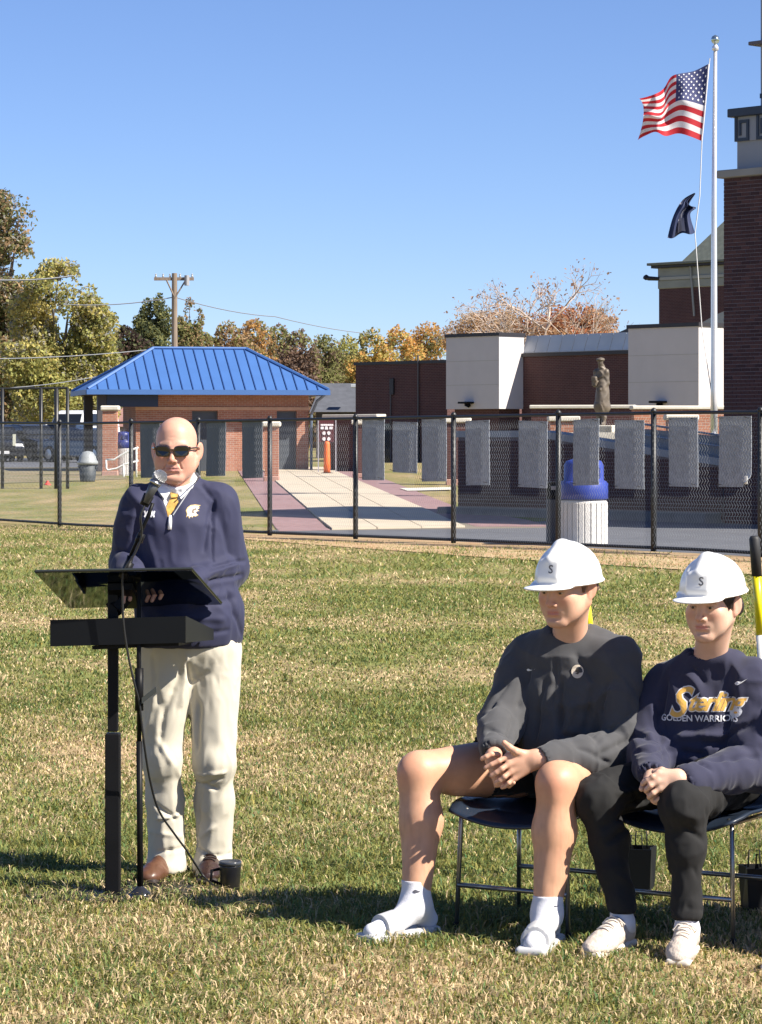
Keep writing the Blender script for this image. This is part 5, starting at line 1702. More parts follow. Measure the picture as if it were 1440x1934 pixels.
def shoe(root, heel, toe, col, sole_col, name='shoe', r=.042, lace=True, hi=.0):
    heel = np.asarray(heel, float); toe = np.asarray(toe, float); d = unit3(toe - heel); L = np.linalg.norm(toe - heel)
    sd = np.cross(d, V(0, 0, 1))
    hz, tz = V(0, 0, 1), V(0, 0, 1)
    ball = heel + d * L * .72
    Rs = np.stack([d, sd, V(0, 0, 1)], 1)
    up = [('+', 'c', (heel + V(0, 0, .048), heel + d * .03 + V(0, 0, .085 + hi), r * .86, r * .80), .02),
          ('+', 'c', (heel + d * .03 + V(0, 0, .055), ball + V(0, 0, .040), r * .92, r * .95), .025),
          ('+', 'c', (heel + d * L * .30 + V(0, 0, .082), ball + V(0, 0, .046), r * .68, r * .55), .02),
          ('+', 'e', (ball + V(0, 0, .034), V(.07, .047, .034), Rs), .02),
          ('+', 'e', (toe - d * .020 + V(0, 0, .030), V(.046, .040, .028), Rs), .02),
          ('&', 'p', (V(0, 0, .016), V(0, 0, -1)))]
    u, v, f = cloth_obj('upper', up, .0045, col, root, (), [((30, 30, 30), .0016, 7, True)])
    u.name = name
    so = [('+', 'b', (heel * .5 + toe * .5 - d * .0 + V(0, 0, .014), V(L / 2 + .026, .040, .014), .013, Rs)), ]
    v2, f2 = sdf_mesh(so, .005)
    obj('sole', v2, f2, sole_col, u, True, world=True)
    if lace:
        bv = BVHTree.FromPolygons([tuple(p) for p in v], [tuple(int(i) for i in q) for q in f])
        m = MB()
        for i in range(5):
            c = heel + d * (L * .34 + i * .021); pts = []
            for t in np.linspace(-1, 1, 7):
                st = c + sd * t * .024 + d * (.006 * t * (1 if i % 2 else -1)) + V(0, 0, .25)
                hit = bv.ray_cast(Vector(st), Vector((0, 0, -1)), .4)
                pts.append((np.array(hit[0]) if hit[0] else st - V(0, 0, .17)) + V(0, 0, .003))
            m.tube(pts, .0028, 5)
        a = heel + d * L * .36 + V(0, 0, .115)
        a = a - V(0, 0, .012)
        m.tube([a, a + sd * .02 + V(0, 0, .004), a + sd * .038 - V(0, 0, .014), a + sd * .026 - V(0, 0, .02)], .0026, 5)
        m.tube([a, a - sd * .02 + V(0, 0, .004), a - sd * .042 - V(0, 0, .012), a - sd * .03 - V(0, 0, .022)], .0026, 5)
        m.out('laces', sole_col, u, True, world=True)
    return u

def sock_prims(ank, heel, ball, top_z, an=.043, knee=None):
    t = ank + (knee - ank) * ((top_z - ank[2]) / max(.01, knee[2] - ank[2]))
    return [('+', 'c', (t, ank, an + .006, an), .01), ('+', 'c', (ank, heel + V(0, 0, .005), an, .038), .03), ('+', 'c', (ank - V(0, 0, .02), ball, an - .004, .036), .04),
            ('&', 'p', (V(0, 0, top_z), V(0, 0, 1)))]

fleece = dict(rough=.95, var=.10, vscale=14, bump=.35, bscale=300, sheen=.12, bdist=.0012)
char_m = mat('charcoal_fleece', (.062, .062, .066), **fleece)
navyf = mat('navy_fleece', (.026, .027, .056), **fleece)
blk = mat('black_fabric', (.005, .0052, .006), .9, var=.2, vscale=12, bump=.25, bscale=260, sheen=.1, bdist=.001)
blk2 = mat('black_jersey', (.0085, .0085, .009), .9, var=.2, vscale=10, bump=.25, bscale=260, bdist=.001)
sockw = mat('white_sock', (.66, .66, .70), .95, var=.05, vscale=30, bump=.5, bscale=240, bdist=.0015)
slidew = mat('white_slide', (.52, .52, .52), .45, var=.04, vscale=10)
greysole = mat('grey_sole', (.22, .22, .235), .7, var=.1)
cream = mat('cream_leather', (.55, .47, .40), .7, var=.14, vscale=25, bump=.3, bscale=70)
creamw = mat('cream_sole', (.66, .60, .52), .7, var=.08, vscale=20)
hair_b = mat('dark_hair', (.020, .012, .010), .6, var=.5, vscale=60, bump=.8, bscale=120, stretch=(1, 1, .25))
hair_a = mat('light_brown_hair', (.15, .085, .055), .8, var=.4, vscale=60, bump=.6, bscale=200)

def hair_obj(root, o, Rm, s, m, t=.006, low=-.045, front=-.035):
    pr = [('+', 'e', (V(0, .012, .038), V(.074 + t, .094 + t, .083 + t)), ),
          ('+', 'c', (V(-.045, .05, -.01), V(.045, .05, -.01), .040 + t, .040 + t), .02),
          ('+', 'c', (V(-.074, -.01, .02), V(-.072, -.012, -.005), .009, .006), .01), ('+', 'c', (V(.074, -.01, .02), V(.072, -.012, -.005), .009, .006), .01),
          ('&', 'w', [(V(0, front, 0), V(0, -1, -.25)), ]) ,
          ('-', 'e', (V(.085, .016, -.006), V(.022, .026, .036)), .004), ('-', 'e', (V(-.085, .016, -.006), V(.022, .026, .036)), .004),
          ('&', 'p', (V(0, 0, low), V(0, 0, -1)))]
    v, f = sdf_mesh(pr, .0035)
    v = folds(v, f, (), [((90, 90, 20), .0018, 3, False)])
    return obj('hair', at_head(o, Rm, s, v), f, m, root, True, world=True)

def ribs(so, m, neck, nr, ws, nz=.020):
    for w_, n_ in ws:
        v, f_ = sdf_mesh([('+', 'c', (w_ - n_ * .045, w_ + n_ * .008, .047, .040), 0), ('-', 'c', (w_ - n_ * .0, w_ + n_ * .06, .0335, .034), 0), ('-', 'w', [(w_ - n_ * .048, n_)]), ('&', 'p', (w_ + n_ * .016, n_))], .004)
        o = obj('cuff', v, f_, m, so, True, world=True)
    if neck is not None:
        v, f_ = sdf_mesh(ring(neck + V(0, -.010, nz - .004), V(0, -.50, 1), nr - .002, .0075, 20) + ring(neck + V(0, -.008, nz - .014), V(0, -.50, 1), nr + .003, .008, 20), .004)
        obj('collar', v, f_, m, so, True, world=True)

# ---------------------------------------------------------------- person in charcoal crew-neck and shorts (first chair)
def pj(px, py, Y): return P(px, py, Y)
def person_a():
    root = empty('person', (.60, 10.0, 0), 0, 'seated person in charcoal sweatshirt, black shorts, white socks and slides, wearing a white hard hat', 'person', 'people seated in hard hats')
    f = unit3(V(-.52, -.85, 0))
    J = dict(neck=pj(1076, 1206, 10.06), shL=pj(1160, 1247, 10.00), shR=pj(1000, 1247, 10.16), hipL=V(.715, 10.11, .545), hipR=V(.575, 10.21, .545), f=f)
    eL, wL = pj(1176, 1418, 9.93), pj(1026, 1434, 9.70)
    eR, wR = pj(947, 1366, 10.03), pj(936, 1418, 9.80)
    kR, aR = V(.130, 9.93, .540), V(.117, 9.83, .115)
    kL, aL = V(.585, 9.66, .535), V(.548, 9.62, .115)
    o = pj(1071, 1111, 9.95)
    hv, hf, hc, Rm = head_mesh(o, R_(-36), R_(9), R_(0), 1.04, J['neck'] - V(0, 0, .03), SKIN_A, neck_r=.063, jaw=1.08, slit=.0028, browh=.027, brow=(.22, .13, .08), chinw=1.15)
    # bare legs
    cR, cL = unit3(V(-.7, -.5, 0)), unit3(V(-.25, -.95, 0))
    lg = leg_prims(J['hipR'], kR, aR, 0, .100, .070, .068, .046, cR) + leg_prims(J['hipL'], kL, aL, 0, .100, .070, .070, .046, cL)
    for k_, c_ in ((kR, cR), (kL, cL)):
        lg += [('+', 'e', (k_ + c_ * .046 + V(0, 0, .002), V(.026, .026, .034)), .03), ('+', 'c', (k_ + c_ * .040 - V(0, 0, .05), k_ + c_ * .036 - V(0, 0, .30), .024, .016), .04)]
        lg += [('+', 'c', (k_ * .25 + (J['hipR'] if k_ is kR else J['hipL']) * .75 - V(0, 0, .02), k_ * .7 + (J['hipR'] if k_ is kR else J['hipL']) * .3 - V(0, 0, .012), .098, .078), .03)]
    lv, lf = sdf_mesh(lg, .0065)
    lv = folds(lv, lf, (), [((9, 9, 6), .0022, 5, False)])
    lc = np.tile(SKIN_A * V(.98, .92, .84), (len(lv), 1)) * (1 - .16 * np.clip(fnoise(lv * V(110, 110, 22), 4, 2)[:, None] + .2, 0, 1) * (lv[:, 2:3] < .48))
    kd = np.minimum(np.linalg.norm(lv - kR - cR * .06, axis=1), np.linalg.norm(lv - kL - cL * .06, axis=1))
    lc = lc * (1 - (.16 * np.exp(-(kd / .05) ** 2))[:, None] * V(0, 1, 1))
    # clasped hands
    q = lambda x, y, d=0.0: P(x, y, 9.70 + d)
    H = []
    w0 = q(1012, 1434, .0)
    kn = [q(961, 1428, -.01), q(963, 1442, -.016), q(967, 1456, -.014), q(973, 1469, -.008)]
    for i, k_ in enumerate(kn):
        H.append(('+', 'c', (w0 + V(0, 0, .012 - .008 * i), k_, .020, .0125), .014))
    H.append(('+', 'c', (wL, w0, .032, .027), .02))
    H += finger([kn[0], q(943, 1437, -.022), q(929, 1444, -.022), q(918, 1450, -.018)])
    H += finger([kn[1], q(948, 1452, -.030), q(938, 1459, -.028), q(929, 1465, -.024)], .0097)
    H += finger([kn[2], q(953, 1467, -.028), q(945, 1474, -.024), q(938, 1478, -.018)], .0092)
    H += finger([kn[3], q(961, 1479, -.020), q(954, 1485, -.014), q(949, 1487, -.008)], .0082, .007)
    H += finger([q(992, 1424, -.005), q(974, 1419, -.022), q(962, 1411, -.020), q(953, 1403, -.016)], .0135, .0095, .006)
    v1, f1 = sdf_mesh(H, .0027)
    G = [('+', 'c', (wR, q(930, 1432, .05), .029, .024), .02)]
    for i, (x, y) in enumerate(((948, 1432), (944, 1447), (942, 1461), (944, 1474))):
        G.append(('+', 'c', (q(930, 1424 + i * 5, .045), q(x - 6, y, .022), .018, .013), .014))
    G += finger([q(942, 1425, .01), q(928, 1424, -.008), q(919, 1429, -.012), q(911, 1433, -.008)], .0094)
    for i, (x, y) in enumerate(((972, 1441), (977, 1453), (981, 1464), (976, 1477))):
        G += finger([q(938, 1447 + i * 12, .022), q(954, 1447 + i * 11, .008), q(x - 8, y + 2, .004)], .009)
    G += finger([q(952, 1481, .012), q(962, 1484, -.004), q(970, 1478, -.014)], .0086)
    v2, f2 = sdf_mesh(G, .0027)
    # slim body hidden by the clothes, keeps the figure whole
    bp = torso_prims(J, -.02) + arm_prims(J['shL'], eL, wL, -.012) + arm_prims(J['shR'], eR, wR, -.012)
    v3, f3 = sdf_mesh(bp, .011)
    body_obj(root, [(hv, hf, hc), (lv, lf, lc), (v1, f1), (v2, f2), (v3, f3)], SKIN_A * V(1, .96, .95))
    eyes(root, o, Rm, 1.04)
    hair_obj(root, o, Rm, 1.04, hair_a, .0025, -.016, -.02)
    hard_hat(root, o + Rm @ V(0, .0, -.020), Rm, 1.03, R_(-4), 1.0)
    # sweatshirt
    d = .020
    pr = torso_prims(J, d, .112, .118) + arm_prims(J['shL'], eL, wL, d, (.064, .052, .046, .022)) + arm_prims(J['shR'], eR, wR, d, (.062, .046, .040, .022))
    pr += [('+', 'e', (pj(1068, 1405, 10.05), V(.145, .11, .10)), .06)]
    pr += [('-', 'c', (J['neck'] - V(0, 0, .02), J['neck'] + V(0, -.02, .10), .060, .078), .004)]
    axw = [(wL, unit3(wL - eL)), (wR, unit3(wR - eR))]
    for w_, n_ in axw:
        pr += [('-', 'c', (w_ + n_ * .012, w_ + n_ * .09, .033, .06), .0)]
    S_ = lambda a, b, w, am: (pj(*a), pj(*b), w, am)
    sg = [S_((1000, 1265, 10.05), (960, 1400, 9.95), .016, -.014), S_((1030, 1290, 9.93), (1010, 1400, 9.9), .013, -.011), S_((1052, 1250, 9.92), (1046, 1330, 9.9), .012, -.009),
          S_((1060, 1285, 9.9), (1062, 1390, 9.88), .016, -.016), S_((1085, 1330, 9.88), (1065, 1385, 9.88), .015, .014), S_((1062, 1390, 9.88), (1120, 1398, 9.86), .015, -.016),
          S_((1120, 1300, 9.9), (1105, 1380, 9.85), .015, -.014), S_((1150, 1290, 9.9), (1120, 1390, 9.82), .014, -.013), S_((1120, 1410, 9.82), (1190, 1350, 9.92), .012, -.010),
          S_((1130, 1425, 9.8), (1205, 1390, 9.9), .012, -.012), S_((1090, 1415, 9.78), (1150, 1440, 9.8), .010, -.007), S_((960, 1290, 10.1), (930, 1340, 10.05), .012, -.010),
          S_((925, 1380, 10.0), (965, 1395, 9.9), .012, -.010), S_((1090, 1240, 9.95), (1125, 1290, 9.9), .013, -.009)]
    so, sv_, sf = cloth_obj('sweatshirt', pr, .0062, char_m, root, sg, [((7, 7, 3.5), .012, 12, True), ((16, 16, 9), .005, 18, True)])
    tgt = BVHTree.FromPolygons([tuple(p) for p in sv_], [tuple(int(i) for i in q_) for q_ in sf])
    ribs(so, char_m, J['neck'], .070, axw)
    decal('logo_print', [scaled(swoosh, .030)], pj(1003, 1265, 9.95), (1, -.1, 0), (0, 0, 1), tgt, white_paint, so)
    crest_c = pj(1091, 1268, 9.92)
    circ = lambda r_, n=20, sx=1.0: [(r_ * sx * math.cos(2 * math.pi * i / n), r_ * math.sin(2 * math.pi * i / n)) for i in range(n)]
    decal('crest_badge', [circ(.023, sx=.9)], crest_c, (1, -.2, 0), (0, 0, 1), tgt, mm('badge_cream', (.60, .52, .42), .7), so, .0025)
    decal('crest_mark', [scaled([(-.008, .010), (.004, .015), (.012, .006), (.002, .004), (.012, -.004), (.004, -.014), (-.010, -.010), (.0, -.004), (-.012, .0)], .72)], crest_c, (1, -.2, 0), (0, 0, 1), tgt, mm('badge_dark', (.09, .07, .05), .7), so, .0045)
    # shorts
    pr = []
    for hip, kn_ in ((J['hipR'], kR), (J['hipL'], kL)):
        dd = unit3(kn_ - hip); cut = hip + dd * (np.linalg.norm(kn_ - hip) * (.50 if kn_ is kR else .42))
        pr.append(('+', 'c', (hip, cut + dd * .02, .118, .104), .05))
    pr.append(('+', 'c', (J['hipR'] + V(0, .02, .02), J['hipL'] + V(0, .02, .02), .122, .122), .05))
    cuts = []
    for hip, kn_ in ((J['hipR'], kR), (J['hipL'], kL)):
        dd = unit3(kn_ - hip); cut = hip + dd * (np.linalg.norm(kn_ - hip) * (.49 if kn_ is kR else .40))
        pr.append(('-', 'c', (cut + dd * .10, cut + dd * .22, .14, .14), 0))
        pr.append(('-', 'c', (cut + dd * .0, cut + dd * .12, .0985, .096), 0))
    so2, _sv, _sf = cloth_obj('shorts', pr, .0062, blk, root, (), [((14, 14, 14), .005, 22, True)])
    tsh = BVHTree.FromPolygons([tuple(p) for p in _sv], [tuple(int(i) for i in q_) for q_ in _sf])
    hp = [(1096, 1456), (1110, 1459), (1128, 1470), (1138, 1484), (1132, 1487), (1120, 1474), (1104, 1465)]
    decal('hem_stripe', [[((x - 1117) / 553., (1470 - y) / 553.) for x, y in hp]], pj(1117, 1470, 9.85), (1, 0, 0), (0, 0, 1), tsh, mm('white_print', (.7, .7, .72), .6), so2, .004, 1)
    hem = J['hipL'] + (kL - J['hipL']) * .60
    m = MB(); 
    cc = unit3(kL - J['hipL']); sd = unit3(np.cross(cc, V(0, 0, 1)))
    pts = [J['hipL'] + (kL - J['hipL']) * .52 + (sd * math.cos(t) + V(0, 0, 1) * math.sin(t)) * .103 for t in np.linspace(R_(0), R_(70), 8)]
    # socks and slides
    for kn_, an_, heel, ball, toe, side in ((kR, aR, V(.155, 9.868, .045), V(.020, 9.735, .040), V(-.030, 9.70, .034), 'R'), (kL, aL, V(.560, 9.690, .045), V(.512, 9.52, .040), V(.492, 9.455, .034), 'L')):
        pr = sock_prims(an_, heel, ball, .188 if side == 'R' else .170, .045, kn_) + [('+', 'c', (ball, toe, .040, .030), .02)]
        pr = [p_ for p_ in pr if p_[0] != '&'] + [p_ for p_ in pr if p_[0] == '&']
        s1, s1v, s1f = cloth_obj('sock', pr, .0045, sockw, root, (), [((22, 22, 50), .0009, 3, False)])
        dd = unit3((toe - heel) * V(1, 1, 0)); sd = V(-dd[1], dd[0], 0)
        Rs = np.stack([dd, sd, V(0, 0, 1)], 1); c = (heel + toe) / 2 * V(1, 1, 0) + V(0, 0, .014)
        v, f_ = sdf_mesh([('+', 'b', (c + dd * .005, V(.158, .052, .017), .015, Rs)), ('-', 'e', (c + V(0, 0, .030), V(.13, .040, .018), Rs), .008)], .005)
        sl_ = obj('slide_sole', v, f_, slidew if side == 'R' else slidew, root, True, world=True)
        v, f_ = sdf_mesh([('+', 'c', (ball * .75 + heel * .25 + V(0, 0, .006), ball * .55 + toe * .45 + V(0, 0, .002), .053, .050)), ('&', 'p', (V(0, 0, .012), V(0, 0, -1))),
                          ('&', 'w', [(ball * .8 + heel * .2, -dd)]), ('&', 'w', [(ball * .5 + toe * .5, dd)])], .0045)
        obj('slide_strap', v, f_, slidew, sl_, True, world=True)
        tg = BVHTree.FromPolygons([tuple(p) for p in s1v], [tuple(int(i) for i in q_) for q_ in s1f])
        lp = pj(792, 1683, 9.80) if side == 'R' else pj(1053, 1711, 9.57)
        decal('logo_print', [scaled(swoosh, .042 if side == 'R' else .02)], lp, (1, -.2, 0), (0.1, 0, 1), tg, mm('sock_logo', (.07, .07, .09), .7), s1, .0015)
person_a()

# ---------------------------------------------------------------- person in navy sweatshirt and joggers; the same build serves the neighbour whose foot shows
def person_b(off=V(0, 0, 0), full=True):
    O = off
    lab = ('seated person in navy sweatshirt with gold lettering, black joggers and cream sneakers' if full else
           'person almost wholly outside the right edge, only a pale shoe tip showing in the grass')
    root = empty('person', tuple(V(1.1, 9.9, 0) + O), 0, lab, 'person', 'people seated in hard hats')
    f = unit3(V(-.52, -.85, 0))
    pjo = lambda x, y, Y: pj(x, y, Y) + O
    J = dict(neck=pjo(1338, 1250, 9.90), shL=pjo(1414, 1290, 9.82), shR=pjo(1262, 1296, 10.0), hipL=V(1.19, 9.93, .54) + O, hipR=V(1.06, 10.03, .54) + O, f=f)
    eL, wL = pjo(1428, 1448, 9.74), pjo(1296, 1476, 9.52)
    eR, wR = pjo(1224, 1415, 9.90), pjo(1232, 1462, 9.62)
    kR, aR = V(.715, 9.66, .487) + O, V(.795, 9.585, .10) + O
    kL, aL = V(.985, 9.48, .485) + O, V(.995, 9.47, .10) + O
    hR, tR = V(.805, 9.615, 0) + O, V(.680, 9.39, 0) + O
    hL, tL = V(1.0, 9.50, 0) + O, V(.945, 9.255, 0) + O
    if not full:
        aR = V(1.43, 9.35, .10); hR, tR = V(1.45, 9.36, 0), V(1.235, 9.15, 0)
    o = pjo(1345, 1142, 9.78)
    hv, hf, hc, Rm = head_mesh(o, R_(-29), R_(5), R_(0), 1.0, J['neck'] - V(0, 0, .03), SKIN_B, neck_r=.056, jaw=.95, slit=.0030, browh=.0235, brow=(.03, .018, .012), nose=1.6, chinw=.95)
    q = lambda x, y, d=0.0: P(x, y, 9.50 + d) + O
    w0 = q(1280, 1472)
    kn = [q(1245, 1461, -.01), q(1243, 1475, -.018), q(1248, 1488, -.016), q(1257, 1500, -.008)]
    H = [('+', 'c', (w0 + V(0, 0, .012 - .009 * i), k_, .021, .013), .014) for i, k_ in enumerate(kn)]
    H.append(('+', 'c', (wL, w0, .031, .027), .02))
    H += finger([kn[0], q(1233, 1467, -.02), q(1223, 1474, -.016), q(1214, 1480, -.006)], .0098, .0080)
    H += finger([kn[1], q(1229, 1484, -.026), q(1222, 1490, -.018), q(1220, 1494, -.002)], .0097)
    H += finger([kn[2], q(1234, 1498, -.024), q(1228, 1503, -.014), q(1226, 1506, .0)], .0094)
    H += finger([kn[3], q(1246, 1509, -.014), q(1240, 1513, -.006), q(1237, 1514, .004)], .0085, .0072)
    H += finger([q(1268, 1462, .0), q(1250, 1455, .005), q(1236, 1458, .014)], .0125, .0098, .006)
    v1, f1 = sdf_mesh(H, .0027)
    G = [('+', 'c', (wR, q(1228, 1480, .045), .028, .024), .02)]
    for i in range(4):
        G.append(('+', 'c', (q(1226, 1480, .045), q(1222 + i * 5, 1486 + i * 8, .018), .018, .0125), .012))
    for i in range(4):
        G += finger([q(1220 + i * 5, 1488 + i * 8, .016), q(1236 + i * 5, 1494 + i * 8, .012), q(1250 + i * 3, 1492 + i * 8, .012)], .009)
    G += finger([q(1240, 1515, .01), q(1248, 1518, -.004), q(1254, 1513, -.010)], .0085)
    G += finger([q(1222, 1474, .03), q(1216, 1480, .012), q(1212, 1490, .004)], .0105, .009)
    v2, f2 = sdf_mesh(G, .0027)
    bp = torso_prims(J, -.02) + arm_prims(J['shL'], eL, wL, -.014) + arm_prims(J['shR'], eR, wR, -.014) + leg_prims(J['hipR'], kR, aR, -.018) + leg_prims(J['hipL'], kL, aL, -.018)
    v3, f3 = sdf_mesh(bp, .011)
    body_obj(root, [(hv, hf, hc), (v1, f1), (v2, f2), (v3, f3)], SKIN_B)
    eyes(root, o, Rm, 1.0)
    hair_obj(root, o, Rm, 1.0, hair_b, .007, -.038, -.045)
    hard_hat(root, o + Rm @ V(0, 0, .0), Rm, 1.02, R_(2), .95)
    d = .020
    pr = torso_prims(J, d, .108, .112) + arm_prims(J['shL'], eL, wL, d, (.060, .052, .046, .022)) + arm_prims(J['shR'], eR, wR, d, (.060, .050, .043, .022))
    pr += [('+', 'e', (pjo(1330, 1420, 9.88), V(.14, .11, .10)), .06)]
    pr += [('-', 'c', (J['neck'] - V(0, 0, .02), J['neck'] + V(0, -.02, .10), .056, .075), .004)]
    for w_, n_ in ((wL, unit3(wL - eL)), (wR, unit3(wR - eR))):
        pr += [('-', 'c', (w_ + n_ * .012, w_ + n_ * .09, .033, .055), .0)]
    S_ = lambda a, b, w, am: (pjo(*a), pjo(*b), w, am)
    sg = [S_((1262, 1290, 9.9), (1240, 1400, 9.85), .016, -.015), S_((1240, 1330, 9.95), (1255, 1440, 9.75), .014, -.012), S_((1200, 1390, 9.9), (1245, 1405, 9.8), .012, -.011),
          S_((1205, 1425, 9.85), (1250, 1420, 9.75), .012, -.010), S_((1280, 1395, 9.72), (1380, 1385, 9.68), .018, .016), S_((1260, 1415, 9.72), (1330, 1425, 9.66), .014, -.014),
          S_((1330, 1402, 9.66), (1400, 1410, 9.62), .013, -.013), S_((1340, 1440, 9.62), (1430, 1430, 9.65), .013, -.012), S_((1370, 1395, 9.68), (1430, 1360, 9.75), .014, -.014),
          S_((1300, 1440, 9.62), (1340, 1455, 9.58), .010, -.009), S_((1385, 1310, 9.76), (1375, 1380, 9.7), .016, -.012), S_((1310, 1262, 9.82), (1330, 1290, 9.78), .012, -.008)]
    so, sv_, sf = cloth_obj('sweatshirt', pr, .0062 if full else .009, navyf, root, sg, [((7, 7, 3.5), .012, 32, True), ((16, 16, 9), .005, 38, True)])
    ribs(so, navyf, J['neck'], .067, ((wL, unit3(wL - eL)), (wR, unit3(wR - eR))))
    if full:
        tgt = BVHTree.FromPolygons([tuple(p) for p in sv_], [tuple(int(i) for i in q_) for q_ in sf])
        xa, ya = (.93, -.36, .03), (0, 0, 1)
        gold = mm('gold_print', (.72, .42, .09), .6, var=.1, vscale=60); wp = mm('white_print', (.70, .70, .72), .6)
        c0 = pj(1279, 1329, 9.72); c1 = pj(1349, 1327, 9.66)
        decal('lettering_outline', [textpoly('S', .140, .35, .0060)], c0, xa, ya, tgt, wp, so, .0022, 2)
        decal('lettering', [textpoly('S', .140, .35, .0022)], c0, xa, ya, tgt, gold, so, .0044, 2)
        decal('lettering_outline', [textpoly('terling', .085, .40, .0055, .88)], c1, xa, ya, tgt, wp, so, .0022, 2)
        decal('lettering', [textpoly('terling', .085, .40, .0018, .88)], c1, xa, ya, tgt, gold, so, .0044, 2)
        decal('lettering', [textpoly('GOLDEN WARRIORS', .030, .0, .0006, .98)], pj(1319, 1357, 9.66), xa, ya, tgt, wp, so, .003, 1)
        decal('logo_print', [scaled(swoosh, .044)], pj(1400, 1288, 9.70), (1, -.1, .25), (0, 0, 1), tgt, wp, so, .003)
    # joggers
    pr = leg_prims(J['hipR'], kR, aR, .010, .098, .058, .046, .032, unit3(V(-.7, -.7, 0))) + leg_prims(J['hipL'], kL, aL, .010, .098, .058, .046, .032, unit3(V(-.35, -.9, 0)))
    pr.append(('+', 'c', (J['hipR'] + V(0, .02, .01), J['hipL'] + V(0, .02, .01), .118, .118), .05))
    pr.append(('-', 'c', (aR + V(0, 0, .035), aR - V(0, 0, .2), .20, .20), 0) if False else ('&', 'p', (V(0, 0, .122), V(0, 0, -1))))
    S2 = lambda a, b, w, am: (pjo(*a), pjo(*b), w, am)
    sg = [S2((1140, 1560, 9.6), (1200, 1530, 9.65), .014, -.010), S2((1150, 1590, 9.6), (1190, 1560, 9.65), .012, -.010), S2((1165, 1500, 9.65), (1210, 1490, 9.7), .012, .010),
          S2((1180, 1520, 9.65), (1220, 1510, 9.7), .012, -.010), S2((1190, 1490, 9.7), (1225, 1545, 9.7), .012, -.009), S2((1330, 1530, 9.45), (1350, 1590, 9.45), .012, -.009),
          S2((1290, 1560, 9.42), (1345, 1600, 9.45), .012, -.008), S2((1310, 1640, 9.42), (1345, 1700, 9.45), .010, -.006), S2((1300, 1715, 9.4), (1345, 1722, 9.42), .008, -.006)]
    jo, jv, jf = cloth_obj('joggers', pr, .0062 if full else .009, blk2, root, sg, [((11, 11, 8), .009, 42, True), ((26, 26, 18), .003, 44, True)])
    if full:
        tj = BVHTree.FromPolygons([tuple(p) for p in jv], [tuple(int(i) for i in q_) for q_ in jf])
        decal('logo_print', [scaled([(-.5, .18), (.0, .06), (.5, -.2), (.5, -.34), (.05, -.06), (-.5, .06)], .05)], pj(1361, 1472, 9.75), (1, 0, 0), (0, 0, 1), tj, mm('white_print', (.7, .7, .7), .6), jo, .003)
    for an_, kn_, heel, toe in ((aR, kR, hR, tR), (aL, kL, hL, tL)):
        cloth_obj('sock', [('+', 'c', (an_ + (kn_ - an_) * .07, an_ - V(0, 0, .02), .036, .038)), ('+', 'c', (an_ - V(0, 0, .02), heel + V(0, 0, .05), .04, .035), .02)], .006, sockw, root, (), [((22, 22, 50), .0009, 3, False)])
        shoe(root, heel, toe, cream, creamw, 'sneaker')
person_b()
person_b(V(.66, -.13, 0), False)
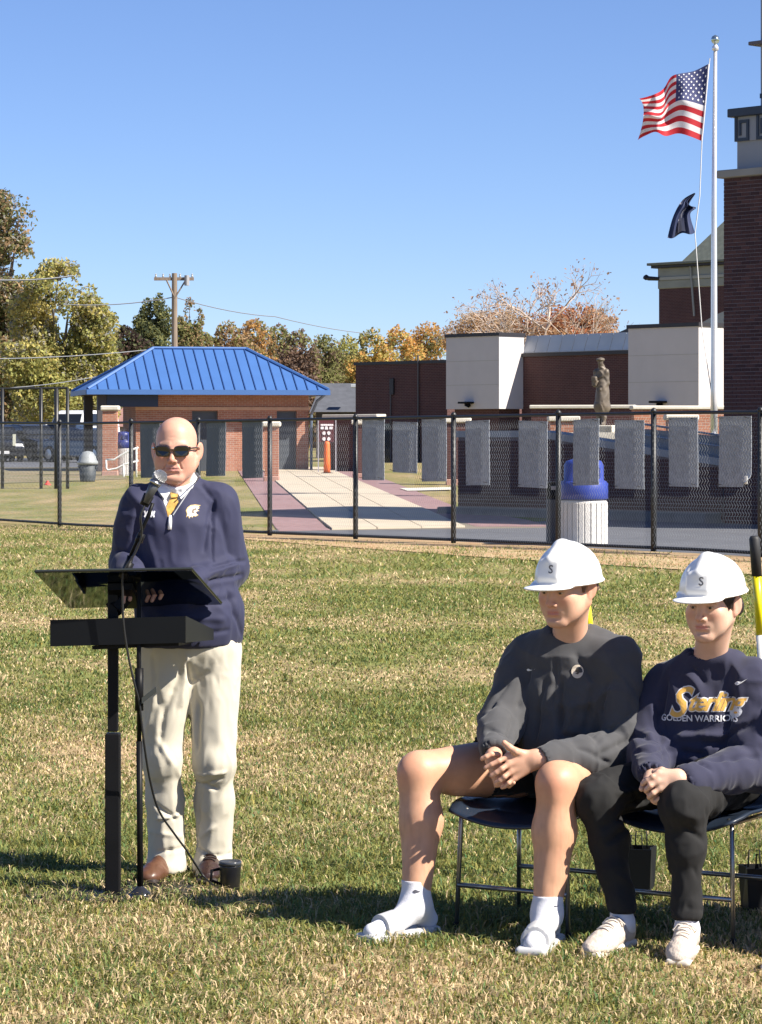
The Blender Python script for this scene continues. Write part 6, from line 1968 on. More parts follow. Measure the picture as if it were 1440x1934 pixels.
# ---------------------------------------------------------------- speaker behind the lectern
navyq = mat('navy_pullover', (.017, .019, .055), rough=.8, var=.08, vscale=12, bump=.3, bscale=260, sheen=.08, bdist=.001)
chino = mat('stone_chino', (.53, .49, .40), .9, var=.05, vscale=6, bump=.25, bscale=260, bdist=.001)
shirtw = mat('white_shirt', (.78, .78, .80), .8, var=.03, vscale=20, bump=.1, bscale=150)
browns = mat('brown_leather', (.035, .016, .012), .4, var=.3, vscale=20, bump=.2, bscale=80)
def speaker():
    Ys_ = 11.1
    p = lambda x, y, d=0.0: P(x, y, Ys_ + d)
    root = empty('person', (-.74, 11.1, 0), 0, 'bald man in sunglasses, navy quarter-zip and pale trousers standing behind the lectern', 'person')
    f = unit3(V(-.12, -1, 0))
    J = dict(neck=p(336, 925, .02), shL=p(408, 955, .03), shR=p(266, 958, -.02), hipL=p(400, 1232, .02), hipR=p(318, 1236, -.02), f=f)
    eL, wL = p(431, 1076, .07), p(362, 1098, -.20)
    eR, wR = p(243, 1066, .02), p(250, 1098, -.22)
    kR, aR = p(308, 1432, -.03), p(316, 1636, .03)
    kL, aL = p(405, 1438, -.02), p(404, 1628, .06)
    o = p(333, 851, 0)
    s = 1.05
    hv, hf, hc, Rm = head_mesh(o, R_(-4), R_(2), R_(0), s, J['neck'] - V(0, 0, .03), SKIN_S, neck_r=.066, jaw=1.08, slit=.003, browh=.026, brow=(.36, .22, .16), stub=.25, chinw=1.2, lipc=(.48, .21, .18))
    # hands: left on the lectern papers, right by the microphone stand
    def hand(w, dirv, side, up, curl=.5):
        d = unit3(dirv); u = unit3(up - d * (d @ up)); sd = np.cross(d, u) * side
        H = []
        for i in range(4):
            k_ = w + d * (.086 - .006 * abs(i - 1)) + sd * (.030 - .020 * i) + u * .006
            H.append(('+', 'c', (w + sd * (.014 - .009 * i), k_, .019, .0115), .012))
            L = (.040, .046, .043, .034)[i]; a = .25; pt = [k_]; dd = d.copy()
            for j in range(3):
                dd = unit3(dd * math.cos(curl * (.6 + .4 * j)) - u * math.sin(curl * (.6 + .4 * j)))
                pt.append(pt[-1] + dd * L * (1, .68, .55)[j])
            H += finger(pt, .0092, .0074)
        t0 = w + d * .02 + sd * .022
        H += finger([t0, t0 + d * .035 + sd * .028 - u * .006, t0 + d * .065 + sd * .034 - u * .010, t0 + d * .088 + sd * .026 - u * .012], .0125, .009, .006)
        H.append(('+', 'c', (w - d * .06, w, .028, .024), .02))
        return sdf_mesh(H, .0028)
    v1, f1 = hand(wL + V(-.02, -.01, -.002), V(-.75, -.55, -.12), 1, V(0, -.25, 1), .45)
    v2, f2 = hand(wR + V(0, -.01, 0), V(-.15, -.9, -.10), -1, V(0, -.2, 1), .5)
    bp = torso_prims(J, -.02) + arm_prims(J['shL'], eL, wL, -.012) + arm_prims(J['shR'], eR, wR, -.012) + leg_prims(J['hipR'], kR, aR, -.02) + leg_prims(J['hipL'], kL, aL, -.02)
    v3, f3 = sdf_mesh(bp, .011)
    body_obj(root, [(hv, hf, hc), (v1, f1), (v2, f2), (v3, f3)], SKIN_S)
    # shirt, collar, tie
    nk = J['neck']
    pr = torso_prims(J, .006, .084, .090, sp=.40) + [('-', 'c', (nk - V(0, 0, .01), nk + V(0, -.01, .12), .056, .07), .003), ('&', 'p', (nk - V(0, 0, .26), V(0, 0, -1)))]
    sh, shv, shf = cloth_obj('shirt', pr, .006, shirtw, root, (), [((20, 20, 20), .002, 3, True)])
    cn = unit3(V(0, -.62, 1)); pr = []
    for k_ in range(4):
        pr += ring(nk + V(0, -.010, .012) + cn * (k_ * .011), cn, .073 - .002 * k_, .0075, 20)
    v, f_ = sdf_mesh(pr, .004)
    obj('shirt_collar', v, f_, shirtw, sh, True, world=True)
    tsh = BVHTree.FromPolygons([tuple(q) for q in shv], [tuple(int(i) for i in q) for q in shf])
    tie = mat('gold_tie', (.60, .36, .09), .5, var=.35, vscale=60, bump=.2, bscale=200, bdist=.001)
    c0 = p(331, 930)
    def piece(name, pix, m_, par, off, thk):
        o_ = decal(name, [[((x - 331) / 495.5, (930 - y) / 495.5) for x, y in pix]], c0, (1, 0, 0), (0, 0, 1), tsh, m_, par, off, 3)
        so_ = o_.modifiers.new('thick', 'SOLIDIFY'); so_.thickness = thk; so_.offset = 1
        return o_
    tk = piece('tie', [(326, 936), (337, 936), (343, 960), (324, 984), (317, 958)], tie, root, .006, .006)
    piece('tie_knot', [(323, 920), (341, 919), (338, 938), (326, 939)], tie, tk, .014, .010)
    piece('collar_wing', [(332, 918), (366, 890), (374, 902), (346, 944)], shirtw, sh, .016, .005)
    piece('collar_wing', [(330, 920), (300, 905), (300, 925), (316, 944)], shirtw, sh, .016, .005)
    # pullover
    d = .016
    pr = torso_prims(J, d, .094, .104, .06, belly=.004, sp=.40) + arm_prims(J['shL'], eL, wL, d, (.066, .054, .048, .022)) + arm_prims(J['shR'], eR, wR, d, (.066, .050, .044, .022))
    hb = (J['hipL'] + J['hipR']) / 2
    pr += [('+', 'e', (p(364, 1165, 0), V(.190, .145, .16)), .05), ('&', 'p', (p(362, 1217), V(0.02, 0, -1))),]
    pr = [x for x in pr if x[0] != '&'] + [('-', 'c', (nk - V(0, 0, .02), nk + V(0, -.02, .14), .066, .085), .004)]
    ap = p(323, 976); tl, trr = p(288, 885), p(384, 885)
    nl = unit3(np.cross(trr - ap, V(0, 1, 0))); nr = unit3(np.cross(V(0, 1, 0), tl - ap))
    if nl @ (tl - ap) > 0: nl = -nl
    if nr @ (trr - ap) > 0: nr = -nr
    pr += [('-', 'w', [(ap, nl), (ap, nr), (nk + V(0, .0, 0), V(0, 1, 0))], .003)]
    pr += [('&', 'p', (p(362, 1216), V(0, 0, -1)))]
    for w_, n_ in ((wL, unit3(wL - eL)), (wR, unit3(wR - eR))):
        pr += [('-', 'c', (w_ + n_ * .02, w_ + n_ * .10, .033, .055), .0)]
    S_ = lambda a, b, w, am, d1=-.12, d2=-.12: (p(*a, d1), p(*b, d2), w, am)
    sg = [S_((385, 1100), (455, 1085), .011, -.012), S_((395, 1085), (450, 1065), .010, .010), S_((400, 1072), (460, 1060), .010, -.010, -.05, 0), S_((400, 955), (385, 1040), .012, -.009),
          S_((404, 945), (402, 1060), .009, -.014, -.08, -.1), S_((360, 1150), (440, 1130), .016, -.010), S_((300, 1160), (420, 1170), .016, .008), S_((365, 900), (400, 940), .012, -.006),
          S_((262, 960), (252, 1060), .014, -.012), S_((340, 1200), (430, 1190), .012, -.007), S_((430, 1120), (455, 1200), .014, -.010), S_((280, 1010), (300, 1080), .016, .006), S_((225, 1040), (262, 1050), .010, -.009)]
    po, pv, pf = cloth_obj('pullover', pr, .006, navyq, root, sg, [((6, 6, 3.5), .009, 62, True), ((15, 15, 9), .004, 68, True)])
    ribs(po, navyq, None, 0, ((wL, unit3(wL - eL)), (wR, unit3(wR - eR))))
    # zip, pull tab, stand collar lining
    tg = BVHTree.FromPolygons([tuple(q) for q in pv] + [tuple(q) for q in shv], [tuple(int(i) for i in q) for q in pf] + [tuple(int(i) + len(pv) for i in q) for q in shf])
    front = lambda x, y, off=.004: None
    def onto(x, y, off=.004):
        st = P(x, y, Ys_ - .5); dr = Vector(unit3(P(x, y, Ys_) - V(0, 0, CH)))
        h = tg.ray_cast(Vector(st), dr, 2)
        return (np.array(h[0]) if h[0] else P(x, y, Ys_ - .12)) - np.array(dr) * off
    zt_ = MB()
    zt_.tube([onto(x, y, .001) for x, y in ((378, 899), (368, 913), (355, 931), (341, 952), (327, 973))], .0024, 6)
    zt_.tube([onto(x, y, .001) for x, y in ((294, 915), (302, 933), (311, 953), (320, 973))], .0024, 6)
    zt_.out('zip_edge', mat('grey_trim', (.30, .31, .33), .6), po, world=True)
    MB().tube([onto(322, 974), onto(321.5, 985), onto(321, 1000)], [.006, .0075, .0075], 8).out('zip_pull', white_paint, po, True, world=True)
    cn2 = unit3(V(0, -.62, 1)); pr = []
    for k_ in range(4):
        pr += ring(nk + V(.0, .004, .004) + cn2 * (k_ * .011), cn2, .088 - .001 * k_, .007, 20)
    pr += [('-', 'w', [(nk + V(0, -.035, 0), V(0, 1, 0))])]
    v, f_ = sdf_mesh(pr, .0045)
    obj('stand_collar', v, f_, mat('grey_lining', (.055, .06, .075), .8), po, True, world=True)
    head_ = [(-.50, .10), (-.42, .34), (-.22, .52), (.10, .56), (.50, .50), (.28, .38), (.46, .30), (.24, .20), (.44, .08), (.20, .04), (.26, -.16), (.40, -.22), (.22, -.34), (.02, -.30), (.0, -.44), (-.12, -.30), (-.22, -.50), (-.30, -.28), (-.44, -.40), (-.40, -.12)]
    cpt = p(365, 967)
    gw = mm('gold_edge', (.50, .34, .12), .6); wp = mm('white_print', (.7, .7, .72), .6)
    decal('crest_outline', [scaled(head_, .050)], cpt, (1, -.1, 0), (0, 0, 1), tg, gw, po, .002)
    decal('crest', [scaled(head_, .041)], cpt, (1, -.1, 0), (0, 0, 1), tg, wp, po, .0035)
    decal('crest_line', [[(-.002, .012), (.010, .016), (.012, .008), (.002, .004), (.010, -.006), (-.004, -.002)]], cpt, (1, -.1, 0), (0, 0, 1), tg, mm('crest_dark', (.12, .08, .04), .6), po, .005)
    for x in (277, 289):
        decal('logo_print', [[(-.009, .012), (-.003, .014), (.0, .005), (.004, .013), (.009, .010), (.006, .0), (.009, -.011), (.003, -.012), (0, -.004), (-.005, -.013), (-.009, -.009), (-.005, .0)]], p(x, 971), (1, -.1, 0), (0, 0, 1), tg, wp, po, .003)
    # trousers
    pr = leg_prims(J['hipR'], kR, aR, .014, .092, .056, .052, .050) + leg_prims(J['hipL'], kL, aL, .014, .096, .062, .054, .052)
    pr += [('+', 'e', (p(361, 1215), V(.165, .125, .11)), .05)]
    for a_, q in ((aR, -1), (aL, 1)):
        pr += [('+', 'c', (a_ + V(0, -.005, .03), a_ + V(q * .0 - .004, -.02, -.012), .062, .072), .02)]
    pr += [('-', 'c', (p(356, 1300, -.02), p(357, 1700, -.02), .006, .022), .02)]
    pr += [('&', 'p', (V(0, 0, .028), V(0, 0, -1)))]
    T = lambda a, b, w, am, dd=-.10: (p(*a, dd), p(*b, dd), w, am)
    sg = [T((352, 1235), (340, 1330), .014, .010), T((352, 1250), (360, 1290), .010, -.012), T((345, 1260), (310, 1350), .014, -.010), T((365, 1290), (390, 1270), .013, -.010),
          T((290, 1240), (300, 1330), .014, -.008), T((300, 1290), (280, 1380), .014, .007), T((310, 1330), (300, 1420), .015, -.010), T((300, 1400), (340, 1470), .014, .008),
          T((378, 1330), (372, 1420), .014, -.010), T((372, 1475), (410, 1490), .009, -.013), T((375, 1462), (425, 1458), .010, .009), T((385, 1480), (420, 1470), .008, -.008), T((380, 1500), (372, 1600), .014, -.009),
          T((295, 1520), (330, 1545), .010, -.010), T((298, 1545), (335, 1540), .008, .010), T((285, 1570), (340, 1580), .010, .006), T((300, 1610), (345, 1600), .009, -.010), T((375, 1600), (400, 1618), .008, -.012), T((375, 1585), (405, 1560), .010, .008), T((385, 1618), (435, 1612), .007, -.010)]
    cloth_obj('trousers', pr, .0062, chino, root, sg, [((13, 13, 3.2), .006, 82, True), ((26, 26, 9), .0022, 88, True)])
    shoe(root, aR * V(1, 1, 0) + V(.01, .05, 0), aR * V(1, 1, 0) + V(-.06, -.19, 0), mat('tan_leather', (.10, .045, .025), .4, var=.2, vscale=20), mm('shoe_sole', (.03, .02, .018), .7), 'shoe', .040, False)
    shoe(root, aL * V(1, 1, 0) + V(.0, .05, 0), aL * V(1, 1, 0) + V(-.015, -.20, 0), browns, mm('shoe_sole', (.03, .02, .018), .7), 'shoe', .040, True)
    # sunglasses
    fr = mat('tortoise_frame', (.028, .014, .008), .15, var=.5, vscale=60, coat=.5)
    G = MB()
    L_ = MB()
    def lens(q, grow, y):
        pts = []
        for t in range(16):
            a = 2 * math.pi * t / 16
            cx_, cz_ = math.cos(a), math.sin(a)
            x = np.sign(cx_) * abs(cx_) ** .55 * (.0245 + grow); z = np.sign(cz_) * abs(cz_) ** .6 * (.0165 + grow) + (.002 if cz_ > 0 else 0) + .0015 * cx_ * q
            pts.append((q * .034 + x, y + abs(q * .034 + x) ** 2 * 4.2, z + .001))
        return pts
    for q in (-1, 1):
        a, b = lens(q, .0030, -.113), lens(q, -.0008, -.1135)
        n = len(a)
        vs = a + b + [(x, y + .005, z) for x, y, z in a] + [(x, y + .005, z) for x, y, z in b]
        fs = []
        for i in range(n):
            j = (i + 1) % n
            fs += [(i, j, n + j, n + i), (2 * n + j, 2 * n + i, 3 * n + i, 3 * n + j), (i, 2 * n + i, 2 * n + j, j), (n + j, 3 * n + j, 3 * n + i, n + i)]
        G.add(vs, fs)
        lp = [(x, y + .002, z) for x, y, z in b]
        L_.prism(lp, V(0, .0018, 0))
        G.box((min(q * .060, q * .066), -.099, .006), (max(q * .060, q * .066), -.090, .018))
        G.tube([V(q * .064, -.094, .012), V(q * .077, -.05, .012), V(q * .083, .0, .010), V(q * .082, .02, .0)], .0034, 6)
    G.box((-.011, -.116, .004), (.011, -.110, .010), None, .001)
    go = obj('sunglasses', at_head(o, Rm, s, G.v), G.f, fr, root, False, world=True)
    obj('lens', at_head(o, Rm, s, L_.v), L_.f, mat('lens_black', (.006, .006, .007), .07, spec=.7), go, False, world=True)
speaker()

# ---------------------------------------------------------------- lectern
def lectern():
    p = lambda x, y, Y: P(x, y, Y)
    root = empty('lectern', (-.99, 10.72, 0), 0, 'black post lectern with tilted smoked glass top and open shelf box', 'lectern')
    gl = bpy.data.materials.new('smoked_glass'); gl.use_nodes = True
    nt = gl.node_tree; nt.nodes.clear()
    ou = nt.nodes.new('ShaderNodeOutputMaterial'); tr_ = nt.nodes.new('ShaderNodeBsdfTransparent'); gg = nt.nodes.new('ShaderNodeBsdfGlossy'); mx = nt.nodes.new('ShaderNodeMixShader'); fz_ = nt.nodes.new('ShaderNodeFresnel')
    tr_.inputs[0].default_value = (.46, .48, .45, 1); gg.inputs['Roughness'].default_value = .04; gg.inputs['Color'].default_value = (.30, .33, .33, 1)
    fz_.inputs['IOR'].default_value = 1.5
    nt.links.new(fz_.outputs[0], mx.inputs[0]); nt.links.new(tr_.outputs[0], mx.inputs[1]); nt.links.new(gg.outputs[0], mx.inputs[2]); nt.links.new(mx.outputs[0], ou.inputs[0])
    A, B, C_, D_ = p(68, 1079, 10.55), p(363, 1074, 10.50), p(419, 1138, 10.92), p(131, 1145, 10.97)
    n_ = unit3(np.cross(B - A, D_ - A))
    if n_[2] < 0: n_ = -n_
    MB().prism([A, B, C_, D_], -n_ * .008).out('glass_top', gl, root, world=True)
    ed = MB()
    for a, b, r_ in ((A, B, .006), (B, C_, .0035), (C_, D_, .005), (D_, A, .006)):
        ed.tube([a, b], r_, 6)
    ed.out('glass_edge', mat('edge_dark', (.03, .035, .035), .2), root, world=True)
    # ledge and papers on top
    def on(u, v, h=0.0): return A * (1 - u) * (1 - v) + B * u * (1 - v) + C_ * u * v + D_ * (1 - u) * v + n_ * h
    MB().prism([on(.30, .96, .0), on(.98, .96, 0), on(.98, .99, 0), on(.30, .99, 0)], n_ * .022).out('paper_stop', black_metal, root, world=True)
    pap = tag(MB().prism([on(.62, .30, .002), on(.92, .26, .002), on(.97, .80, .002), on(.68, .84, .002)], n_ * .003).out('paper_sheets', mat('paper', (.62, .61, .57), .8)), 'sheets of paper lying on the right half of the smoked glass lectern top', 'papers')
    fo = tag(MB().prism([on(.30, .32, .002), on(.46, .30, .002), on(.52, .85, .002), on(.36, .86, .002)], n_ * .010).out('folder', mat('folder_dark', (.06, .05, .045), .7, var=.3, vscale=10)), 'dark notebook lying on the left half of the lectern glass', 'notebook')
    br = MB()
    hub = on(.45, .55) - n_ * .03
    br.prism([on(.40, .30, -.010), on(.56, .30, -.010), on(.50, .85, -.010), on(.34, .85, -.010)], -n_ * .025)
    px_ = -.985
    post_t = V(px_, 10.72, 1.05)
    br.tube([hub, post_t], .035, 8)
    br.out('bracket', black_metal, root, world=True)
    MB().box((px_ - .020, 10.70, .60), (px_ + .018, 10.738, 1.13), None, .004).out('upper_post', black_metal, root, world=True)
    MB().box((px_ - .029, 10.69, .0), (px_ + .026, 10.748, .595), None, .005).out('lower_post', black_metal, root, world=True)
    kn = MB(); kn.tube([V(px_ + .012, 10.70, .97), V(px_ + .012, 10.665, .97)], .012, 10); kn.out('knob', steel, root, world=True)
    MB().box((-1.30, 10.50, .0), (-.70, 11.0, .012), None, .003).out('base_plate', black_metal, root, world=True)
    # shelf box, wedge-shaped towards the speaker, open at the far side
    bm_ = mat('shelf_black', (.007, .008, .010), .4, var=.15, vscale=4, spec=.18)
    a, b = p(95, 1171, 10.62), p(351, 1164, 10.56)
    zb1 = p(95, 1221, 10.62)[2]; zb2 = p(351, 1214, 10.56)[2]
    ax_ = unit3((b - a) * V(1, 1, 0)); dp = unit3(V(.22, .42, 0))
    c_ = p(404, 1188, 10.92); dd_ = (c_ - b) * V(1, 1, 0); dp = unit3(dd_); dl = float(np.linalg.norm(dd_)); c, d = b + dp * dl, a + dp * dl
    zc = p(404, 1188, 10.94)[2]; zcb = p(404, 1208, 10.94)[2]
    q = lambda P0, z: V(P0[0], P0[1], z)
    t = .008
    sh = MB()
    sh.prism([q(a, zb1), q(b, zb2), q(b, b[2]), q(a, a[2])], dp * t)
    sh.out('front_panel', bm_, root, world=True)
    for P0, Q0, z0, z1, sg in ((b, c, zb2, b[2], -1), (a, d, zb1, a[2], 1)):
        MB().prism([q(P0 + dp * (t + .0005), z0), q(Q0, zcb), q(Q0, zc), q(P0 + dp * (t + .0005), z1)], ax_ * sg * t).out('side_panel', bm_, root, world=True)
    MB().prism([q(a + dp * .009 + ax_ * .009, zb1 + .002), q(b + dp * .009 - ax_ * .009, zb2 + .002), q(c - ax_ * .009, zcb + .002), q(d + ax_ * .009, zcb + .002)], V(0, 0, .008)).out('shelf_floor', bm_, root, world=True)
    MB().prism([q(a + ax_ * .14 + dp * .05, zb1 - .014), q(b - ax_ * .04 + dp * .05, zb2 - .014), q(c - ax_ * .08, zcb - .012), q(d + ax_ * .14, zcb - .012)], V(0, 0, .013)).out('mount_plate', black_metal, root, world=True)
lectern()

# ---------------------------------------------------------------- microphone stand, microphone, cable
def mic():
    root = empty('microphone_stand', (-.876, 10.60, 0), 0, 'thin black microphone stand with round base and gooseneck in front of the lectern', 'microphone stand')
    X, Y = -.876, 10.60
    z = lambda y: CH - (y - HY) * Y / F
    MB().lathe([(.0, .0), (.115, .0), (.125, .010), (.118, .022), (.06, .040), (.022, .052), (.018, .09)], (X, Y, 0), 28, .36, .36).out('base', mat('base_gloss', (.02, .02, .022), .12, coat=.6), root, True, world=True)
    MB().tube([V(X, Y, .02), V(X - .004, Y, z(1400))], .0115, 10).out('lower_tube', black_metal, root, True, world=True)
    MB().tube([V(X - .004, Y, z(1405)), V(X - .006, Y, z(1092))], .0085, 10).out('upper_tube', black_metal, root, True, world=True)
    MB().tube([V(X - .004, Y, z(1342)), V(X - .004, Y, z(1262))], .016, 10).out('clutch', black_metal, root, True, world=True)
    hd = MB(); a = P(268, 1318, 10.575); b = P(296, 1296, 10.57)
    hd.prism([a, b, b - V(0, 0, .022), a - V(0, 0, .022)], V(0, .008, 0)); hd.out('handle', mat('handle_grey', (.05, .055, .05), .5), root, world=True)
    g = MB(); g.tube([V(X - .006, Y, z(1094)), P(240, 1078, 10.57), P(247, 1050, 10.57)], [.014, .015, .012], 8)
    g.tube([P(247, 1050, 10.57), P(262, 1015, 10.57), P(280, 975, 10.56), P(289, 950, 10.56)], .007, 8)
    g.tube([P(268, 1008, 10.56), P(262, 1024, 10.56)], .015, 8)
    g.out('boom', black_metal, root, True, world=True)
    MB().tube([P(232, 1092, 10.56), P(246, 1062, 10.56)], .017, 8).out('joint', black_metal, root, True, world=True)
    MB().tube([P(272, 955, 10.54), P(282, 935, 10.54)], [.017, .020], 12).out('clip', black_metal, root, True, world=True)
    m = empty('microphone', tuple(P(285, 928, 10.53)), 0, 'handheld microphone with silver ball grille at the mouth of the speaker', 'microphone')
    MB().tube([P(276, 950, 10.53), P(287, 925, 10.53), P(295, 911, 10.53)], [.012, .017, .020], 14).out('body', mat('mic_body', (.09, .095, .10), .35, metal=.3), m, True, world=True)
    pr = [('+', 'e', (P(302, 901, 10.53), V(.027, .027, .027)))]
    v, f_ = sdf_mesh(pr, .003)
    obj('grille', v, f_, mat('mic_grille', (.50, .50, .52), .35, metal=.7, bump=1.0, bscale=900), m, True, world=True)
    MB().tube([P(292.5, 914, 10.53), P(295.5, 909, 10.53)], .0225, 14).out('ring', steel, m, True, world=True)
    cab = [P(276, 950, 10.53), P(266, 975, 10.52), P(268, 1010, 10.54), P(255, 1045, 10.545), P(234, 1078, 10.54), P(232, 1120, 10.545), P(234, 1180, 10.55), P(243, 1240, 10.56), P(254, 1290, 10.57), P(264, 1330, 10.585), P(272, 1400, 10.6), P(283, 1470, 10.66),
           P(300, 1530, 10.72), P(330, 1575, 10.78), P(352, 1605, 10.82), P(368, 1630, 10.85), P(385, 1655, 10.9), V(-.62, 10.8, .02), V(-.60, 10.7, .018)]
    smooth = [catm(cab, t) for t in np.linspace(0, 1, 70)]
    tag(MB().tube(smooth, .0042, 6).out('microphone_cable', mm('cable_black', (.012, .012, .012), .5), None, True), 'thin black cable hanging from the microphone stand across the pale trousers', 'cable')
mic()
# tumbler by the speaker's foot
c = V((435 - 720) * 10.78 / F, 10.78, 0)
root = empty('tumbler', tuple(c), 0, 'black insulated tumbler with grey lid in the grass by the speaker foot', 'tumbler')
MB().lathe([(.034, 0), (.036, .004), (.041, .095), (.041, .10)], n=24).out('cup', mat('tumbler_black', (.010, .010, .012), .3, coat=.4), root, True)
MB().lathe([(.043, .10), (.043, .112), (.040, .116), (.039, .110)], n=24).out('lid', mat('tumbler_lid', (.05, .055, .065), .25), root, True)
MB().tube([V(-.040, 0, .085), V(-.068, -.01, .08), V(-.070, -.01, .045), V(-.038, 0, .03)], .006, 8).out('handle', black_metal, root, True)

# ---------------------------------------------------------------- chairs
seat_m = mat('navy_plastic', (.018, .028, .048), .35, var=.08, vscale=6, coat=.2)
def chair(fl, label):
    """fl: front-left foot on the grass; the seat faces the lectern"""
    root = empty('stacking_chair', (fl[0], fl[1], 0), math.atan2(-.52, .85), label, 'chair', 'stacking chairs in the row')
    W, D = .43, .46                      # local x to the sitter's left, y to the back
    n, m_ = 17, 17
    def sp_(u, v):
        x = -.03 + (W + .06) * u; y = -.04 + (D + .02) * v
        e_ = abs(2 * u - 1)
        z = .425 + .018 * e_ ** 2.5 - .028 * math.sin(math.pi * min(1, v * 1.1)) * (1 - e_ ** 2) - .045 * max(0, .22 - v) / .22 * (1.15 - .6 * e_ ** 2) + .035 * max(0, v - .85) / .15
        x = (x - W / 2) * (1 - .10 * (v < .15) * (.15 - v) / .15) + W / 2
        return x, y, z
    def shell(fn, name, thk):
        vs = [fn(i / (n - 1), j / (m_ - 1)) for j in range(m_) for i in range(n)]
        fs = [(j * n + i, j * n + i + 1, (j + 1) * n + i + 1, (j + 1) * n + i) for j in range(m_ - 1) for i in range(n - 1)]
        o = obj(name, vs, fs, seat_m, root, True)
        so = o.modifiers.new('solid', 'SOLIDIFY'); so.thickness = thk; so.offset = -1
        return o
    shell(sp_, 'seat', .010)
    def bp_(u, v):
        x = -.01 + (W + .02) * u; e_ = abs(2 * u - 1)
        z = .50 + .30 * v - .03 * (e_ ** 3) * (v > .5)
        y = D + .005 + .10 * v + .035 * (1 - e_ ** 2) - .02
        return x, y, z
    shell(bp_, 'backrest', .010)
    st = mat('chair_steel', (.30, .30, .30), .3, metal=.85, var=.2, vscale=5)
    r_ = .0085
    for nm, pts in (('leg', [V(0, 0, 0), V(.012, .015, .40), V(.03, .03, .413)]), ('leg', [V(W, 0, 0), V(W - .012, .015, .40), V(W - .03, .03, .413)]),
                    ('leg', [V(-.01, D, 0), V(.02, D - .05, .40)]), ('leg', [V(W + .01, D, 0), V(W - .02, D - .05, .40)]),
                    ('front_bar', [V(.005, .004, .155), V(W - .005, .004, .155)]), ('side_bar', [V(.012, .015, .405), V(.02, D - .05, .405)]), ('side_bar', [V(W - .012, .015, .405), V(W - .02, D - .05, .405)]),
                    ('rear_bar', [V(.0, D - .02, .165), V(W, D - .02, .165)]),
                    ('back_frame', [V(.02, D - .05, .40), V(.0, D + .02, .52), V(.005, D + .08, .76)]), ('back_frame', [V(W - .02, D - .05, .40), V(W, D + .02, .52), V(W - .005, D + .08, .76)])):
        o = MB().tube(pts, r_, 8).out(nm, st, root, True)
        if nm == 'leg':
            MB().lathe([(.012, -.01), (.013, .02), (.010, .028)], tuple(pts[0]), 10).out('foot_cap', black_metal, o)
    return root
chair(V(.257, 9.94), 'navy plastic chair with steel legs under the person in shorts')
chair(V(.795, 9.83), 'navy plastic chair with steel legs under the person in black joggers')
chair(V(1.30, 9.73), 'navy plastic chair cut by the right edge of the photo')

# ---------------------------------------------------------------- ceremonial shovels standing in the grass behind the chairs
yel = mat('yellow_fibreglass', (.80, .68, .01), .35, var=.04, vscale=10, coat=.3)
def shovel(top, foot, label, zg, zy):
    root = empty('shovel', tuple(foot), 0, label, 'shovel', 'shovels standing behind the chairs')
    at_z = lambda z: foot + (top - foot) * ((z - foot[2]) / (top[2] - foot[2]))
    MB().tube([at_z(zg), at_z(top[2] - .01), at_z(top[2])], [.019, .020, .014], 14).out('grip', mat('grip_black', (.022, .022, .024), .6), root, True, world=True)
    MB().tube([at_z(zy), at_z(zg + .01)], .0165, 14).out('shaft', yel, root, True, world=True)
    MB().tube([at_z(.15), at_z(zy + .005)], .0170, 14).out('lower_shaft', white_paint, root, True, world=True)
    MB().tube([at_z(.0), at_z(.20)], [.020, .021], 12).out('socket', steel, root, True, world=True)
    vs, fs = [], []
    n = 9
    for j in range(9):
        v = j / 8; z = .03 - .26 * v; w = .10 * (1 - max(0, v - .45) ** 2 * 2.6) * (min(1, .35 + v * 6))
        for i in range(n):
            u = i / (n - 1) * 2 - 1
            vs.append((foot[0] + u * w, foot[1] + .03 * u * u - .02 + .02 * v, z))
    fs = [(j * n + i, j * n + i + 1, (j + 1) * n + i + 1, (j + 1) * n + i) for j in range(8) for i in range(n - 1)]
    b = obj('blade', vs, fs, steel, root, True, world=True)
    so = b.modifiers.new('solid', 'SOLIDIFY'); so.thickness = .003
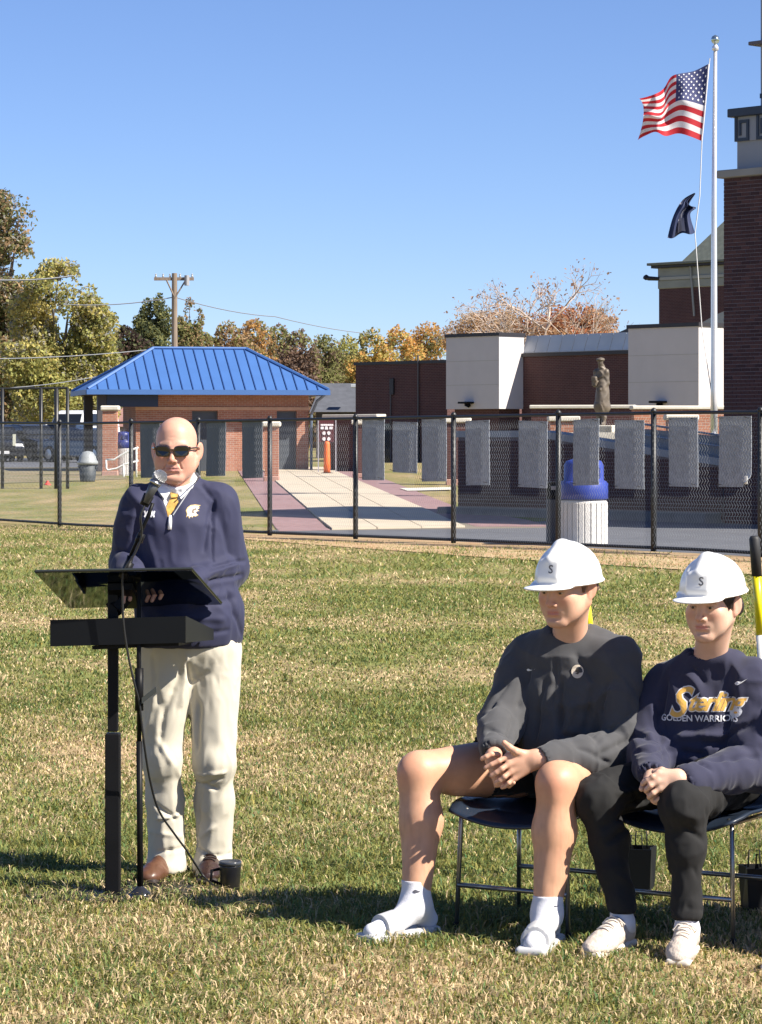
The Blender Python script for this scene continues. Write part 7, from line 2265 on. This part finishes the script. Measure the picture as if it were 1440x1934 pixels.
shovel(P(1425, 1012, 10.70), V((1468 - 720) * 10.75 / F, 10.75, 0.0), 'shovel with black grip and yellow shaft beside the person in navy', CH - (1088 - HY) * 10.7 / F, CH - (1202 - HY) * 10.7 / F)
shovel(P(1101, 1085, 10.85), V((1172 - 720) * 10.9 / F, 10.9, 0.0), 'shovel whose yellow shaft shows behind the neck of the person in charcoal', CH - (1108 - HY) * 10.85 / F, CH - (1240 - HY) * 10.85 / F)

# ---------------------------------------------------------------- black gift bags under the chairs
def bag(px0, px1, ytop, Y, rz, label):
    c = V((px0 + px1) / 2 - 720, 0) * Y / F; w = (px1 - px0) * Y / F; h = CH - (ytop - HY) * Y / F
    root = empty('gift_bag', (c[0], Y, 0), rz, label, 'bag', 'black paper bags behind the chair legs')
    bm_ = mat('black_paper', (.009, .010, .012), .5, var=.1, vscale=6, spec=.25)
    t, d = .003, .10; w0 = w * .42; w1 = w * .5
    for (a, b, c_, d_, nrm) in (((-w0, -d / 2), (w0, -d / 2), (w1, -d / 2 - .01), (-w1, -d / 2 - .01), V(0, t, 0)), ((-w0, d / 2), (w0, d / 2), (w1, d / 2 + .01), (-w1, d / 2 + .01), V(0, -t, 0))):
        MB().prism([(*a, 0), (*b, 0), (*c_, h), (*d_, h)], nrm).out('face_panel', bm_, root)
    for s in (-1, 1):
        MB().prism([(s * w0, -d / 2 + .004, 0), (s * w0, d / 2 - .004, 0), (s * w1, d / 2 + .005, h), (s * (w1 - .012), 0, h), (s * w1, -d / 2 - .005, h)], V(-s * t, 0, 0)).out('side_panel', bm_, root)
    MB().box((-w0, -d / 2 + .004, .002), (w0, d / 2 - .004, .006)).out('bottom', bm_, root)
    for y in (-d / 2, d / 2):
        MB().tube([V(-w * .2, y, h - .01), V(-w * .17, y, h + .05), V(w * .17, y, h + .05), V(w * .2, y, h - .01)], .003, 6).out('handle', bm_, root, True)
bag(1178, 1236, 1600, 10.62, R_(-15), 'black paper bag behind the chair between the two pairs of legs')
bag(1402, 1462, 1636, 10.3, R_(8), 'black paper bag cut off by the right edge of the photo')
